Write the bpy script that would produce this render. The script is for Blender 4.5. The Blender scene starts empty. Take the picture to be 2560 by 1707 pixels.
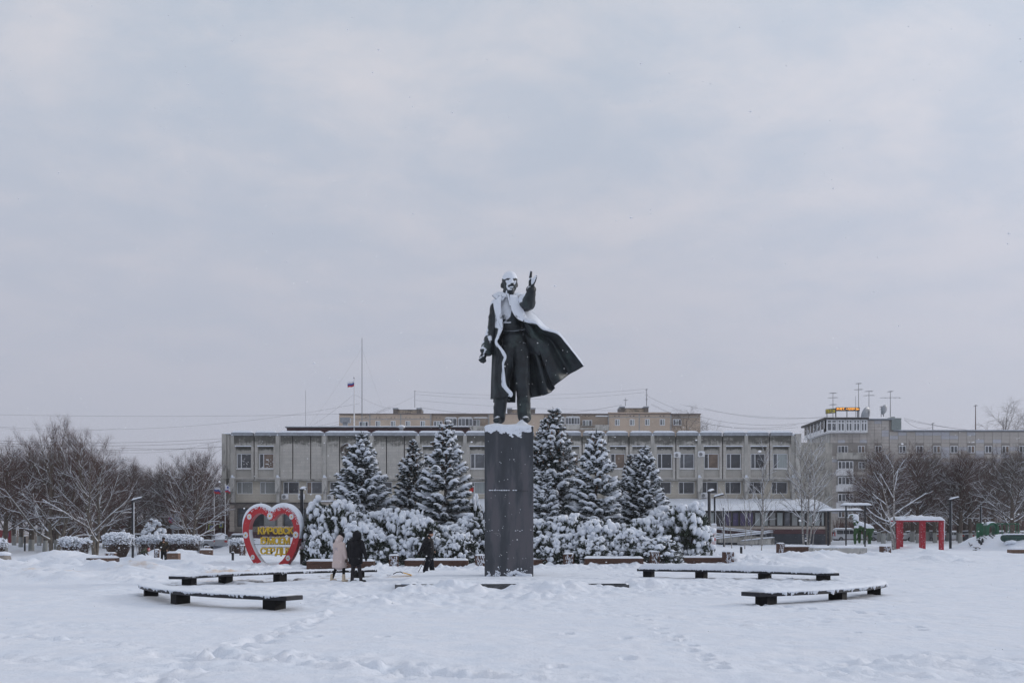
import bpy, bmesh, math, random
import numpy as np
from mathutils import Vector, Matrix

# ------------------------------------------------------------------ camera, sky, sun, exposure
scn = bpy.context.scene
COL = scn.collection
F = 2489.0            # focal length in photograph pixels
HY = 1342.0           # horizon row in the photograph
EYE = 1.65
cam_d = bpy.data.cameras.new('camera'); cam = bpy.data.objects.new('camera', cam_d); COL.objects.link(cam)
cam.location = (0, 0, EYE); cam.rotation_euler = (math.radians(90), 0, 0)
cam_d.sensor_width = 36; cam_d.lens = 35; cam_d.shift_y = (HY - 853.5) / 2560
cam_d.clip_start = .1; cam_d.clip_end = 5000
scn.camera = cam
scn.view_settings.view_transform = 'Standard'; scn.view_settings.look = 'None'
scn.view_settings.exposure = 0.0; scn.view_settings.gamma = 1.0; scn.view_settings.use_curve_mapping = False
scn.cycles.max_bounces = 5; scn.cycles.diffuse_bounces = 3; scn.cycles.transparent_max_bounces = 8
scn.cycles.use_denoising = True

SUN_EL, SUN_ROT = math.radians(17), math.radians(72)
wd = bpy.data.worlds.new('World'); scn.world = wd; wd.use_nodes = True
nt = wd.node_tree; N = nt.nodes; Lk = nt.links; N.clear()
out = N.new('ShaderNodeOutputWorld'); bg = N.new('ShaderNodeBackground'); bg.inputs['Strength'].default_value = 0.1
sky = N.new('ShaderNodeTexSky'); sky.sky_type = 'NISHITA'; sky.sun_disc = False
sky.sun_elevation = SUN_EL; sky.sun_rotation = SUN_ROT; sky.air_density = 1.2; sky.dust_density = 2.0
tc = N.new('ShaderNodeTexCoord')
# cloud deck: direction projected on a flat layer high above
sep = N.new('ShaderNodeSeparateXYZ'); Lk.new(tc.outputs['Generated'], sep.inputs[0])
def wmath(op, a, b=None, c=None, clamp=False):
    n = N.new('ShaderNodeMath'); n.operation = op; n.use_clamp = clamp
    for i, v in enumerate((a, b, c)):
        if v is None: continue
        if isinstance(v, (int, float)): n.inputs[i].default_value = v
        else: Lk.new(v, n.inputs[i])
    return n.outputs[0]
zz = wmath('ADD', wmath('MAXIMUM', sep.outputs[2], 0.0), 0.14)
cx = wmath('DIVIDE', sep.outputs[0], zz); cy = wmath('DIVIDE', sep.outputs[1], zz)
cmb = N.new('ShaderNodeCombineXYZ'); Lk.new(cx, cmb.inputs[0]); Lk.new(cy, cmb.inputs[1])
mp = N.new('ShaderNodeMapping'); Lk.new(cmb.outputs[0], mp.inputs[0])
mp.inputs['Rotation'].default_value = (0, 0, math.radians(-28)); mp.inputs['Scale'].default_value = (1.05, 1.1, 1); mp.inputs['Location'].default_value = (1.7, .4, 0)
n1 = N.new('ShaderNodeTexNoise'); n1.inputs['Scale'].default_value = 3.1; n1.inputs['Detail'].default_value = 8; n1.inputs['Roughness'].default_value = .6
n1.inputs['Distortion'].default_value = .25
Lk.new(mp.outputs[0], n1.inputs[0])
n2 = N.new('ShaderNodeTexNoise'); n2.inputs['Scale'].default_value = .55; n2.inputs['Detail'].default_value = 3
Lk.new(mp.outputs[0], n2.inputs[0])
fac = wmath('ADD', wmath('MULTIPLY', n1.outputs[0], .62), wmath('MULTIPLY', n2.outputs[0], .38))
mr = N.new('ShaderNodeMapRange'); mr.inputs[1].default_value = .36; mr.inputs[2].default_value = .64
mr.interpolation_type = 'SMOOTHSTEP'
Lk.new(fac, mr.inputs[0])
# the structure of the deck shows overhead and melts into even grey towards the horizon
hz = N.new('ShaderNodeMapRange'); hz.interpolation_type = 'SMOOTHSTEP'
hz.inputs[1].default_value = .03; hz.inputs[2].default_value = .55
Lk.new(sep.outputs[2], hz.inputs[0])
ccl = N.new('ShaderNodeMix'); ccl.data_type = 'RGBA'
CLOUD_DARK = (5.3, 5.95, 7.0, 1); CLOUD_LIGHT = (7.15, 7.1, 7.6, 1); CLOUD_LOW = (4.85, 5.05, 6.05, 1)
ccl.inputs['A'].default_value = CLOUD_DARK; ccl.inputs['B'].default_value = CLOUD_LIGHT
Lk.new(mr.outputs[0], ccl.inputs['Factor'])
# low cloud colour
lowm = N.new('ShaderNodeMix'); lowm.data_type = 'RGBA'; lowm.inputs['A'].default_value = CLOUD_LOW
Lk.new(ccl.outputs['Result'], lowm.inputs['B']); Lk.new(hz.outputs[0], lowm.inputs['Factor'])
# thinner deck towards the hidden sun: brighter
vdot = N.new('ShaderNodeVectorMath'); vdot.operation = 'DOT_PRODUCT'
sd = (math.sin(SUN_ROT) * math.cos(SUN_EL), math.cos(SUN_ROT) * math.cos(SUN_EL), math.sin(SUN_EL))
vdot.inputs[1].default_value = sd; Lk.new(tc.outputs['Generated'], vdot.inputs[0])
glow = N.new('ShaderNodeMapRange'); glow.inputs[1].default_value = .45; glow.inputs[2].default_value = 1.0
glow.inputs[3].default_value = 1.0; glow.inputs[4].default_value = 1.22; Lk.new(vdot.outputs['Value'], glow.inputs[0])
gm = N.new('ShaderNodeVectorMath'); gm.operation = 'SCALE'; Lk.new(lowm.outputs['Result'], gm.inputs[0]); Lk.new(glow.outputs[0], gm.inputs['Scale'])
mx = N.new('ShaderNodeMix'); mx.data_type = 'RGBA'; mx.inputs['Factor'].default_value = .93
Lk.new(sky.outputs[0], mx.inputs['A']); Lk.new(gm.outputs[0], mx.inputs['B'])
Lk.new(mx.outputs['Result'], bg.inputs['Color']); Lk.new(bg.outputs[0], out.inputs['Surface'])

sun_d = bpy.data.lights.new('sun', 'SUN'); sun_d.energy = 1.25; sun_d.angle = math.radians(12); sun_d.color = (1, .93, .86)
sun = bpy.data.objects.new('sun', sun_d); COL.objects.link(sun)
sun.rotation_euler = Vector(sd).to_track_quat('Z', 'Y').to_euler()

# ------------------------------------------------------------------ noise
def _h(ix, iy, seed):
    n = (ix.astype(np.int64) * 374761393 + iy.astype(np.int64) * 668265263 + seed * 1442695041) & 0xFFFFFFFF
    n = ((n ^ (n >> 13)) * 1274126177) & 0xFFFFFFFF
    n = n ^ (n >> 16)
    return (n & 0xFFFF) / 65535.0
def vn(x, y, seed=0):
    x = np.asarray(x, float); y = np.asarray(y, float)
    ix = np.floor(x); iy = np.floor(y); fx = x - ix; fy = y - iy
    fx = fx * fx * fx * (fx * (fx * 6 - 15) + 10); fy = fy * fy * fy * (fy * (fy * 6 - 15) + 10)
    a = _h(ix, iy, seed); b = _h(ix + 1, iy, seed); c = _h(ix, iy + 1, seed); d = _h(ix + 1, iy + 1, seed)
    return (a + (b - a) * fx) * (1 - fy) + (c + (d - c) * fx) * fy
def fbm(x, y, seed=0, o=4):
    s = 0; a = .5; t = 0
    for i in range(o):
        s = s + a * vn(x * 2 ** i + 17.3 * i, y * 2 ** i - 9.1 * i, seed + i); t += a; a *= .5
    return s / t * 2 - 1
def sst(a, b, x):
    t = np.clip((np.asarray(x, float) - a) / (b - a), 0, 1); return t * t * (3 - 2 * t)

# ------------------------------------------------------------------ pixel <-> place
def X_(px, D): return (px - 1280) * D / F
def Z_(py, D): return EYE - (py - HY) * D / F
def DG(py, z=0): return F * (EYE - z) / (py - HY)

# ------------------------------------------------------------------ ground shape
_KL = ([0, 80, 100, 115, 160, 500], [0, 0, .32, .55, .7, .8])
_KR = ([0, 45, 60, 80, 115, 160, 500], [0, 0, .12, .45, 1.0, 1.1, 1.15])
MOUNDS = []
def mound(px, py, rx, ry, h, r=.5):
    D = DG(py); MOUNDS.append((X_(px, D), D, rx, ry, h, r))
rg = random.Random(5)
for px, py, rx, ry, h in [(1030, 1484, .6, .6, .12), (1080, 1482, .7, .6, .17), (1125, 1480, .7, .6, .24), (1170, 1480, .6, .6, .19), (1200, 1484, .4, .5, .1), (1305, 1480, .5, .5, .16), (1345, 1478, .6, .6, .19),
                          (1395, 1480, .8, .6, .18), (1450, 1478, .8, .6, .18), (1495, 1478, .5, .5, .12), (1050, 1500, 1.6, 1.0, .08), (900, 1512, 1.5, 1.1, .1), (835, 1505, 1.0, .8, .1), (1600, 1470, 1.4, 1.0, .12), (1340, 1500, 1.6, .8, .07)]:
    mound(px, py, rx, ry, h, .9)
for i in range(46):       # ploughed bank behind the left benches
    t = i / 45
    mound(10 + t * 760, 1423 + 9 * math.sin(i * 1.7) - 6 * t + rg.uniform(-5, 5), rg.uniform(.8, 1.7), rg.uniform(.6, 1.1), rg.uniform(.1, .34) * (.15 if t > .62 else 1), 1.2)
for i in range(26):       # bank in front of the wooden benches
    t = i / 25
    mound(930 + t * 280, 1424 + rg.uniform(-4, 4), rg.uniform(.5, 1.0), rg.uniform(.4, .8), rg.uniform(.02, .10), 1.0)
for i in range(26):
    t = i / 25
    mound(1340 + t * 420, 1420 - 4 * t + rg.uniform(-3, 3), rg.uniform(.5, 1.1), rg.uniform(.4, .8), rg.uniform(.02, .10), 1.0)
for i in range(50):
    t = i / 49
    mound(1760 + t * 640, 1402 + 10 * math.sin(t * 7) + rg.uniform(-9, 9), rg.uniform(1.0, 2.0), rg.uniform(.8, 1.4), rg.uniform(.08, .26), 1.1)
for i in range(18):
    mound(rg.uniform(0, 330), rg.uniform(1432, 1455), rg.uniform(1.0, 1.8), rg.uniform(.6, 1.1), rg.uniform(.05, .16), .8)
for i in range(10):
    mound(120 + i * 11, 1402 + rg.uniform(-2, 2), 1.5, 1.3, .3, .5)
for px, py, rx, ry, h in [(372, 1390, 1.3, 1.2, .5), (393, 1392, 1.0, 1., .35), (466, 1392, 1.3, 1.0, .45), (500, 1397, 2.2, 1.2, .2)]:
    mound(px, py, rx, ry, h)
R_b = random.Random(31)
for i in range(56):       # bank in front of the office
    MOUNDS.append((-29.5 + i * .6, 106 + R_b.uniform(-1, 1), R_b.uniform(.9, 1.6), 1.2, R_b.uniform(.45, .75), .4))
# playground hill
HILL = (X_(2515, 84), 84.0)
TRACKS = []
def track(pts, w, d):
    TRACKS.append(([(X_(px, DG(py)), DG(py)) for px, py in pts], w, d))
track([(805, 1530), (770, 1548), (660, 1590), (560, 1625), (470, 1665), (380, 1712)], .28, .085)
track([(835, 1528), (800, 1546), (690, 1590), (600, 1625)], .2, .06)
track([(0, 1583), (130, 1592), (300, 1612), (420, 1636), (700, 1650), (960, 1672), (1300, 1690)], .3, .075)
track([(0, 1640), (150, 1655), (300, 1680), (420, 1712)], .3, .07)
track([(420, 1636), (620, 1630), (900, 1655), (1220, 1668)], .2, .05)
track([(2120, 1655), (2300, 1640), (2560, 1650)], .4, .05)
track([(2100, 1680), (2300, 1690), (2560, 1675)], .3, .06)
track([(2050, 1668), (2300, 1652), (2560, 1668)], .9, .05); track([(560, 1668), (760, 1640), (980, 1668)], .7, .05); track([(0, 1560), (250, 1570), (520, 1548)], .8, .035); track([(1500, 1530), (1900, 1560), (2300, 1540)], 1.0, .03); track([(900, 1700), (1300, 1680), (1600, 1700)], .5, .05)
DENTS = []
for i in range(13):
    t = i / 12; py = 1540 + t * 130; px = 1590 + 220 * t + (8 if i % 2 else -8)
    DENTS.append((X_(px, DG(py)), DG(py)))
for i in range(12):
    t = i / 11; py = 1512 + 25 * t; px = 1860 + 330 * t + (10 if i % 2 else -10)
    DENTS.append((X_(px, DG(py)), DG(py)))
for i in range(22):
    py = 1465 + 210 * rg.random() ** 1.5; px = rg.uniform(0, 2560); D = DG(py); DENTS.append((X_(px, D), D))
def seg_d(x, y, pts):
    best = np.full(np.shape(x), 1e9)
    for (ax, ay), (bx, by) in zip(pts[:-1], pts[1:]):
        dx, dy = bx - ax, by - ay; L2 = dx * dx + dy * dy
        t = np.clip(((x - ax) * dx + (y - ay) * dy) / L2, 0, 1)
        best = np.minimum(best, np.hypot(x - ax - t * dx, y - ay - t * dy))
    return best
CEN = (0.0, 32.0)      # centre of the ring of curved benches
PLAT = (-3.66, 3.68, 31.0, 44.5, .20)
def base_h(x, y):
    k = sst(-10, 15, x)
    return np.interp(y, *_KL) * (1 - k) + np.interp(y, *_KR) * k
def ground_h(x, y):
    x = np.asarray(x, float); y = np.asarray(y, float)
    z = base_h(x, y)
    near = 1 - sst(200, 300, y)
    ring = np.hypot(x - CEN[0], y - CEN[1])
    rough = .34 + 1.0 * sst(21, 34, y)
    rough = np.maximum(rough, .75 * sst(14, 8, np.hypot(x - 1, y - 31)))
    z = z + near * (.05 * fbm(x / 4.2, y / 4.2, 11, 3) + rough * (.05 * fbm(x / 1.1, y / 1.1, 21, 4)) + .012 * fbm(x / 1.6 + y * .2, y / .5, 41, 3))
    z = z + near * rough * (.07 * np.abs(fbm(x / .5, y / .5, 61, 3)) + .02 * fbm(x / .2, y / .2, 63, 2)) * (.35 + .9 * sst(-.25, .35, fbm(x / 5, y / 5, 71, 2)))
    m = np.zeros_like(z); mr = np.zeros_like(z)
    for (mx_, my_, rx, ry, h, r) in MOUNDS:
        sel = (np.abs(x - mx_) < 3 * rx) & (np.abs(y - my_) < 3 * ry)
        if not sel.any(): continue
        e = np.exp(-((x[sel] - mx_) / rx) ** 2 - ((y[sel] - my_) / ry) ** 2)
        m[sel] = np.maximum(m[sel], 1.35 * h * e) + .25 * np.minimum(m[sel], h * e); mr[sel] = np.maximum(mr[sel], r * e)
    z = z + m * (1 + .45 * fbm(x / .6, y / .6, 77, 3)) + mr * (.15 * fbm(x / .5, y / .45, 81, 3) + .14 * np.abs(fbm(x / .3, y / .3, 83, 2)))
    for pts, w, d in TRACKS:
        e = np.exp(-(seg_d(x, y, pts) / w) ** 2)
        z = z - e * d * .45 + e * d * (.95 * fbm(x / .26, y / .24, 91, 2) + .75 * np.abs(fbm(x / .13, y / .13, 93, 2)))
    for dx, dy in DENTS:
        sel = (np.abs(x - dx) < .5) & (np.abs(y - dy) < .5)
        if sel.any(): z[sel] += -.08 * np.exp(-((x[sel] - dx) / .075) ** 4 - ((y[sel] - dy) / .16) ** 4) + .02 * np.exp(-((np.hypot(x[sel] - dx, (y[sel] - dy) * .6) - .13) / .05) ** 2)
    # flattened under the platform and swept around the monument
    inp = sst(PLAT[0] - .05, PLAT[0] + .15, x) * sst(PLAT[1] + .05, PLAT[1] - .15, x) * sst(PLAT[2] + .1, PLAT[2] + .3, y) * sst(PLAT[3], PLAT[3] - .4, y)
    z = z * (1 - inp) + inp * (.06)
    # bare pavement under the rear left bench
    bl = sst(12.3, 11.6, ring) * sst(9.9, 10.6, ring) * (x < -5.2) * (y > 33.5)
    z = z - bl * .07 * (fbm(x / .9, y / .9, 5, 2) > -.1)
    # playground hill
    hx, hy = HILL
    e = sst(4.3, 1.5, np.hypot(np.where(x > hx, .4, 1.0) * (x - hx), (y - hy) * .6))
    z = z + 1.25 * e * (1 + .06 * fbm(x, y, 3, 2))
    # snow lip on the right
    lip = sst(X_(2300, 72), X_(2340, 72), x) * sst(68.5, 68.7, y) * sst(90, 75, y)
    z = z + lip * .16
    return z
def gz(x, y): return float(ground_h(np.array([float(x)]), np.array([float(y)]))[0])

# ------------------------------------------------------------------ materials
SNOW = (.76, .81, .885)
MATS = {}
def nmath(nt, op, a, b=None, clamp=False):
    n = nt.nodes.new('ShaderNodeMath'); n.operation = op; n.use_clamp = clamp
    for i, v in enumerate((a, b)):
        if v is None: continue
        if isinstance(v, (int, float)): n.inputs[i].default_value = v
        else: nt.links.new(v, n.inputs[i])
    return n.outputs[0]
def noise(nt, vec, scale, detail=4, rough=.6):
    n = nt.nodes.new('ShaderNodeTexNoise'); n.inputs['Scale'].default_value = scale; n.inputs['Detail'].default_value = detail
    n.inputs['Roughness'].default_value = rough; nt.links.new(vec, n.inputs[0]); return n.outputs[0]
def mrange(nt, v, a, b, c=0., d=1., smooth=True):
    n = nt.nodes.new('ShaderNodeMapRange'); n.inputs[1].default_value = a; n.inputs[2].default_value = b
    n.inputs[3].default_value = c; n.inputs[4].default_value = d
    if smooth: n.interpolation_type = 'SMOOTHSTEP'
    nt.links.new(v, n.inputs[0]); return n.outputs[0]
def mixc(nt, f, a, b):
    n = nt.nodes.new('ShaderNodeMix'); n.data_type = 'RGBA'
    if isinstance(f, (int, float)): n.inputs['Factor'].default_value = f
    else: nt.links.new(f, n.inputs['Factor'])
    for k, v in (('A', a), ('B', b)):
        if isinstance(v, tuple): n.inputs[k].default_value = tuple(v[:3]) + (1,)
        else: nt.links.new(v, n.inputs[k])
    return n.outputs['Result']
def mk(name, col, rough=.7, metal=0., var=.2, scale=3., bump=.15, bscale=25., snow=None, attr=None, col2=None, c2=(.5, .62), stretch=(1, 1, 1), spec=.5, coat=0., emit=None, snoise=.35, sscale=9.):
    if name in MATS: return MATS[name]
    m = bpy.data.materials.new(name); m.use_nodes = True; nt = m.node_tree; nd = nt.nodes; lk = nt.links
    p = nd['Principled BSDF']; t = nd.new('ShaderNodeTexCoord'); mp = nd.new('ShaderNodeMapping'); lk.new(t.outputs['Object'], mp.inputs[0])
    mp.inputs['Scale'].default_value = stretch; V = mp.outputs[0]
    n = noise(nt, V, scale, 5)
    c = mixc(nt, mrange(nt, n, .3, .7), tuple(x * (1 - var) for x in col), tuple(min(x * (1 + var), .95) for x in col))
    if col2:
        n3 = noise(nt, V, scale * .6 + .37, 6, .7); c = mixc(nt, mrange(nt, n3, *c2), c, col2)
    ro = rough
    nb = noise(nt, V, bscale, 4)
    if snow or attr:
        if attr:
            a = nd.new('ShaderNodeAttribute'); a.attribute_name = attr; v = a.outputs['Fac']; lo, hi = .40, .66
        else:
            g = nd.new('ShaderNodeNewGeometry'); s = nd.new('ShaderNodeSeparateXYZ'); lk.new(g.outputs['Normal'], s.inputs[0]); v = s.outputs[2]; lo, hi = snow
        ns = noise(nt, t.outputs['Object'], sscale, 4, .7)
        v = nmath(nt, 'ADD', v, nmath(nt, 'MULTIPLY', nmath(nt, 'SUBTRACT', ns, .5), snoise * 2))
        f = mrange(nt, v, lo, hi)
        c = mixc(nt, f, c, SNOW)
        r = nd.new('ShaderNodeMapRange'); lk.new(f, r.inputs[0]); r.inputs[3].default_value = rough; r.inputs[4].default_value = .75
        lk.new(r.outputs[0], p.inputs['Roughness'])
        if metal:
            r2 = nd.new('ShaderNodeMapRange'); lk.new(f, r2.inputs[0]); r2.inputs[3].default_value = metal; r2.inputs[4].default_value = 0; lk.new(r2.outputs[0], p.inputs['Metallic'])
    else:
        p.inputs['Roughness'].default_value = rough; p.inputs['Metallic'].default_value = metal
    lk.new(c, p.inputs['Base Color'])
    p.inputs['Specular IOR Level'].default_value = spec
    if coat: p.inputs['Coat Weight'].default_value = coat; p.inputs['Coat Roughness'].default_value = .04
    if emit: p.inputs['Emission Color'].default_value = tuple(emit[:3]) + (1,); p.inputs['Emission Strength'].default_value = emit[3]
    if bump:
        b = nd.new('ShaderNodeBump'); b.inputs['Strength'].default_value = bump; b.inputs['Distance'].default_value = .02
        lk.new(nb, b.inputs['Height']); lk.new(b.outputs[0], p.inputs['Normal'])
    MATS[name] = m; return m

def mk_ground():
    m = bpy.data.materials.new('ground_snow'); m.use_nodes = True; nt = m.node_tree; nd = nt.nodes; lk = nt.links
    p = nd['Principled BSDF']; t = nd.new('ShaderNodeTexCoord'); V = t.outputs['Object']
    n = noise(nt, V, 1.3, 6, .65)
    c = mixc(nt, mrange(nt, n, .3, .7), (.73, .79, .88), (.79, .825, .89))
    a = nd.new('ShaderNodeAttribute'); a.attribute_name = 'sand'
    n2 = noise(nt, V, 3.5, 5, .7)
    f = mrange(nt, nmath(nt, 'ADD', a.outputs['Fac'], nmath(nt, 'MULTIPLY', nmath(nt, 'SUBTRACT', n2, .5), .9)), .35, .85)
    c = mixc(nt, f, c, (.62, .51, .42))
    a2 = nd.new('ShaderNodeAttribute'); a2.attribute_name = 'bare'
    n4 = noise(nt, V, 1.7, 4, .6)
    f2 = mrange(nt, nmath(nt, 'ADD', a2.outputs['Fac'], nmath(nt, 'MULTIPLY', nmath(nt, 'SUBTRACT', n4, .5), 1.2)), .55, .8)
    c = mixc(nt, f2, c, (.30, .30, .32))
    lk.new(c, p.inputs['Base Color']); p.inputs['Roughness'].default_value = .7; p.inputs['Specular IOR Level'].default_value = .25
    b = nd.new('ShaderNodeBump'); b.inputs['Strength'].default_value = .55; b.inputs['Distance'].default_value = .055
    nb = nmath(nt, 'ADD', noise(nt, V, 4.5, 6, .7), nmath(nt, 'MULTIPLY', noise(nt, V, 19, 3, .6), .35))
    lk.new(nb, b.inputs['Height']); lk.new(b.outputs[0], p.inputs['Normal'])
    return m

snow_m = mk('snow', SNOW, .75, 0, .05, 2.5, .5, 14, spec=.25)
snow_fine = mk('snow_fine', SNOW, .75, 0, .04, 5, .35, 40, spec=.25)

# ------------------------------------------------------------------ mesh builder
_FC = {}
class MB:
    def __init__(s): s.v = []; s.f = []; s.m = []; s.n = 0
    def add(s, vs, fs, mi=0):
        vs = np.asarray(vs, float).reshape(-1, 3); o = s.n; s.v.append(vs); s.n += len(vs)
        if isinstance(fs, np.ndarray): s.f.append(fs + o); s.m.append(mi); return s
        by = {}
        for f in fs: by.setdefault(len(f), []).append(f)
        for k_, l in by.items(): s.f.append(np.array(l, dtype=np.int64) + o); s.m.append(mi)
        return s
    def box(s, x0, x1, y0, y1, z0, z1, mi=0):
        return s.add([(x0, y0, z0), (x1, y0, z0), (x1, y1, z0), (x0, y1, z0), (x0, y0, z1), (x1, y0, z1), (x1, y1, z1), (x0, y1, z1)],
                     [(0, 3, 2, 1), (4, 5, 6, 7), (0, 1, 5, 4), (1, 2, 6, 5), (2, 3, 7, 6), (3, 0, 4, 7)], mi)
    def prism(s, pts, y0, y1, mi=0):          # polygon in XZ, extruded along Y (pts counter-clockwise seen from -Y)
        n = len(pts)
        v = [(x, y0, z) for x, z in pts] + [(x, y1, z) for x, z in pts]
        fs = [tuple(range(n)), tuple(range(2 * n - 1, n - 1, -1))] + [(i, i + n, (i + 1) % n + n, (i + 1) % n) for i in range(n)]
        return s.add(v, fs, mi)
    def tube(s, pts, rad, sides=6, mi=0, caps=True, flat=1.0):
        pts = np.asarray(pts, float); n = len(pts)
        if np.isscalar(rad): rad = [rad] * n
        d = np.gradient(pts, axis=0); d /= np.maximum(np.linalg.norm(d, axis=1, keepdims=True), 1e-9)
        up = np.array([0, 0, 1.]) if abs(d[0][2]) < .9 else np.array([1., 0, 0])
        a = np.cross(d, up); a /= np.maximum(np.linalg.norm(a, axis=1, keepdims=True), 1e-9); b = np.cross(a, d)
        th = np.arange(sides) * 2 * math.pi / sides
        r = np.asarray(rad)[:, None, None]
        v = pts[:, None, :] + r * (a[:, None, :] * np.cos(th)[None, :, None] + b[:, None, :] * flat * np.sin(th)[None, :, None])
        key = ('t', n, sides)
        if key not in _FC:
            i, j = np.meshgrid(np.arange(n - 1), np.arange(sides), indexing='ij'); i = i.ravel(); j = j.ravel(); k = (j + 1) % sides
            _FC[key] = np.stack([i * sides + j, i * sides + k, (i + 1) * sides + k, (i + 1) * sides + j], 1)
        o = s.n; s.add(v.reshape(-1, 3), _FC[key], mi)
        if caps: s.f.append(np.array([list(range(sides - 1, -1, -1)), [(n - 1) * sides + j for j in range(sides)]]) + o); s.m.append(mi)
        return s
    def ell(s, c, r, seg=8, rings=5, mi=0, R=None):
        key = ('e', seg, rings)
        if key not in _FC:
            v = [(0, 0, 1)]
            for i in range(1, rings):
                p = math.pi * i / rings
                for j in range(seg):
                    q = 2 * math.pi * j / seg; v.append((math.sin(p) * math.cos(q), math.sin(p) * math.sin(q), math.cos(p)))
            v.append((0, 0, -1)); f3 = []; f4 = []
            for j in range(seg): f3.append((0, 1 + j, 1 + (j + 1) % seg))
            for i in range(rings - 2):
                for j in range(seg):
                    a = 1 + i * seg + j; b = 1 + i * seg + (j + 1) % seg; f4.append((a, a + seg, b + seg, b))
            L = len(v) - 1; o = 1 + (rings - 2) * seg
            for j in range(seg): f3.append((L, o + (j + 1) % seg, o + j))
            _FC[key] = (np.array(v), np.array(f3), np.array(f4))
        v, f3, f4 = _FC[key]; v = v * np.array(r)
        if R is not None: v = v @ np.array(R).T
        o = s.n; s.add(v + np.array(c), f3, mi); s.f.append(f4 + o); s.m.append(mi)
        return s
    def capsule(s, p0, p1, r0, r1, seg=12, mi=0, flat=1.0, fdir=None):
        p0 = np.array(p0, float); p1 = np.array(p1, float); d = p1 - p0; L = np.linalg.norm(d)
        if L < 1e-6: return s.ell(p0, (r0,) * 3, seg, 8, mi)
        d /= L; prof = []
        for i in range(1, 5): a = math.pi / 2 * i / 4; prof.append((-r0 * math.cos(a), r0 * math.sin(a)))
        for i in range(0, 4): a = math.pi / 2 * (4 - i) / 4; prof.append((L + r1 * math.cos(a), r1 * math.sin(a)))
        a = np.array(fdir, float) if fdir is not None else (np.array([0, 1., 0]) if abs(d[1]) < .8 else np.array([1., 0, 0]))
        a = a - d * a.dot(d); a /= np.linalg.norm(a); b = np.cross(d, a)
        v = [p0 - d * r0]; th = np.arange(seg) * 2 * math.pi / seg
        for t, r in prof:
            for q in th: v.append(p0 + d * t + a * flat * r * math.cos(q) + b * r * math.sin(q))
        v.append(p1 + d * r1); fs = []
        for j in range(seg): fs.append((0, 1 + (j + 1) % seg, 1 + j))
        for i in range(len(prof) - 1):
            for j in range(seg):
                k = (j + 1) % seg; o = 1 + i * seg; fs.append((o + j, o + k, o + seg + k, o + seg + j))
        o = 1 + (len(prof) - 1) * seg; Lx = len(v) - 1
        for j in range(seg): fs.append((Lx, o + j, o + (j + 1) % seg))
        return s.add(v, fs, mi)
    def strip(s, path, w, th, seed=0, mi=0, k=7, cap=True, nz=.25, nscale=2.5, edge=.02, side=None, vertical=False):
        """lump of snow lying along a path: flat below, rounded above"""
        path = np.asarray(path, float); n = len(path)
        d = np.gradient(path, axis=0); d /= np.maximum(np.linalg.norm(d, axis=1, keepdims=True), 1e-9)
        if side is None:
            sd = np.cross(d, np.array([0, 0, 1.])); sd /= np.maximum(np.linalg.norm(sd, axis=1, keepdims=True), 1e-9)
        else: sd = np.tile(np.array(side, float), (n, 1))
        upv = np.cross(sd, d) if vertical else np.tile(np.array([0, 0, 1.]), (n, 1))
        L = np.concatenate([[0], np.cumsum(np.linalg.norm(np.diff(path, axis=0), axis=1))])
        a = np.sin(np.linspace(-1, 1, k) * math.pi / 2)
        e = np.minimum(1, np.minimum(L, L[-1] - L) / max(th * 1.2, .02)) ** .5 if cap else np.ones(n)
        W = (w / 2 if np.isscalar(w) else np.asarray(w)[:, None] / 2)
        hh = th if np.isscalar(th) else np.asarray(th)[:, None]
        nn = fbm(L[:, None] * nscale + seed * 3.1, a[None, :] * w * nscale + seed * 1.7, seed, 3)
        ne = fbm(L[:, None] * nscale * 2.2 + seed, a[None, :] * 0 + a[None, :] * 3, seed + 9, 3) * edge
        z = hh * (1 - np.abs(a[None, :]) ** 3.2) ** .7 * (1 + nz * nn) * (.12 + .88 * e[:, None])
        off = a[None, :] * W + ne * np.sign(a[None, :]) * (np.abs(a[None, :]) > .9)
        v = path[:, None, :] + sd[:, None, :] * off[:, :, None] + upv[:, None, :] * (z[:, :, None] + .002)
        bot = path[:, None, :] + sd[:, None, :] * (off[:, [0, -1]][:, :, None]) - upv[:, None, :] * (np.abs(ne[:, [0, -1]]) * .8 + .004)[:, :, None]
        A = np.concatenate([v, bot[:, ::-1, :]], axis=1); kk = k + 2; fs = []
        for i in range(n - 1):
            for j in range(kk):
                q = (j + 1) % kk; fs.append((i * kk + j, (i + 1) * kk + j, (i + 1) * kk + q, i * kk + q))
        fs.append(tuple(range(kk))); fs.append(tuple((n - 1) * kk + j for j in range(kk - 1, -1, -1)))
        return s.add(A.reshape(-1, 3), fs, mi)
    def xf(s, M):
        M = np.array(M); s.v = [v @ M[:3, :3].T + M[:3, 3] for v in s.v]; return s
    def mesh(s, name, mats, smooth=False):
        me = bpy.data.meshes.new(name)
        v = np.concatenate(s.v) if s.v else np.zeros((0, 3))
        tot = np.concatenate([np.full(len(f), f.shape[1]) for f in s.f]).astype(np.int32) if s.f else np.zeros(0, np.int32)
        idx = np.concatenate([f.ravel() for f in s.f]).astype(np.int32) if s.f else np.zeros(0, np.int32)
        mis = np.concatenate([np.full(len(f), m_) for f, m_ in zip(s.f, s.m)]).astype(np.int32) if s.f else np.zeros(0, np.int32)
        if not len(tot): return me
        me.vertices.add(len(v)); me.vertices.foreach_set('co', v.ravel()); me.loops.add(len(idx)); me.loops.foreach_set('vertex_index', idx)
        me.polygons.add(len(tot)); st = np.concatenate([[0], np.cumsum(tot)[:-1]]).astype(np.int32)
        me.polygons.foreach_set('loop_start', st)
        me.polygons.foreach_set('material_index', mis)
        me.polygons.foreach_set('use_smooth', np.full(len(tot), bool(smooth)))
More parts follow.
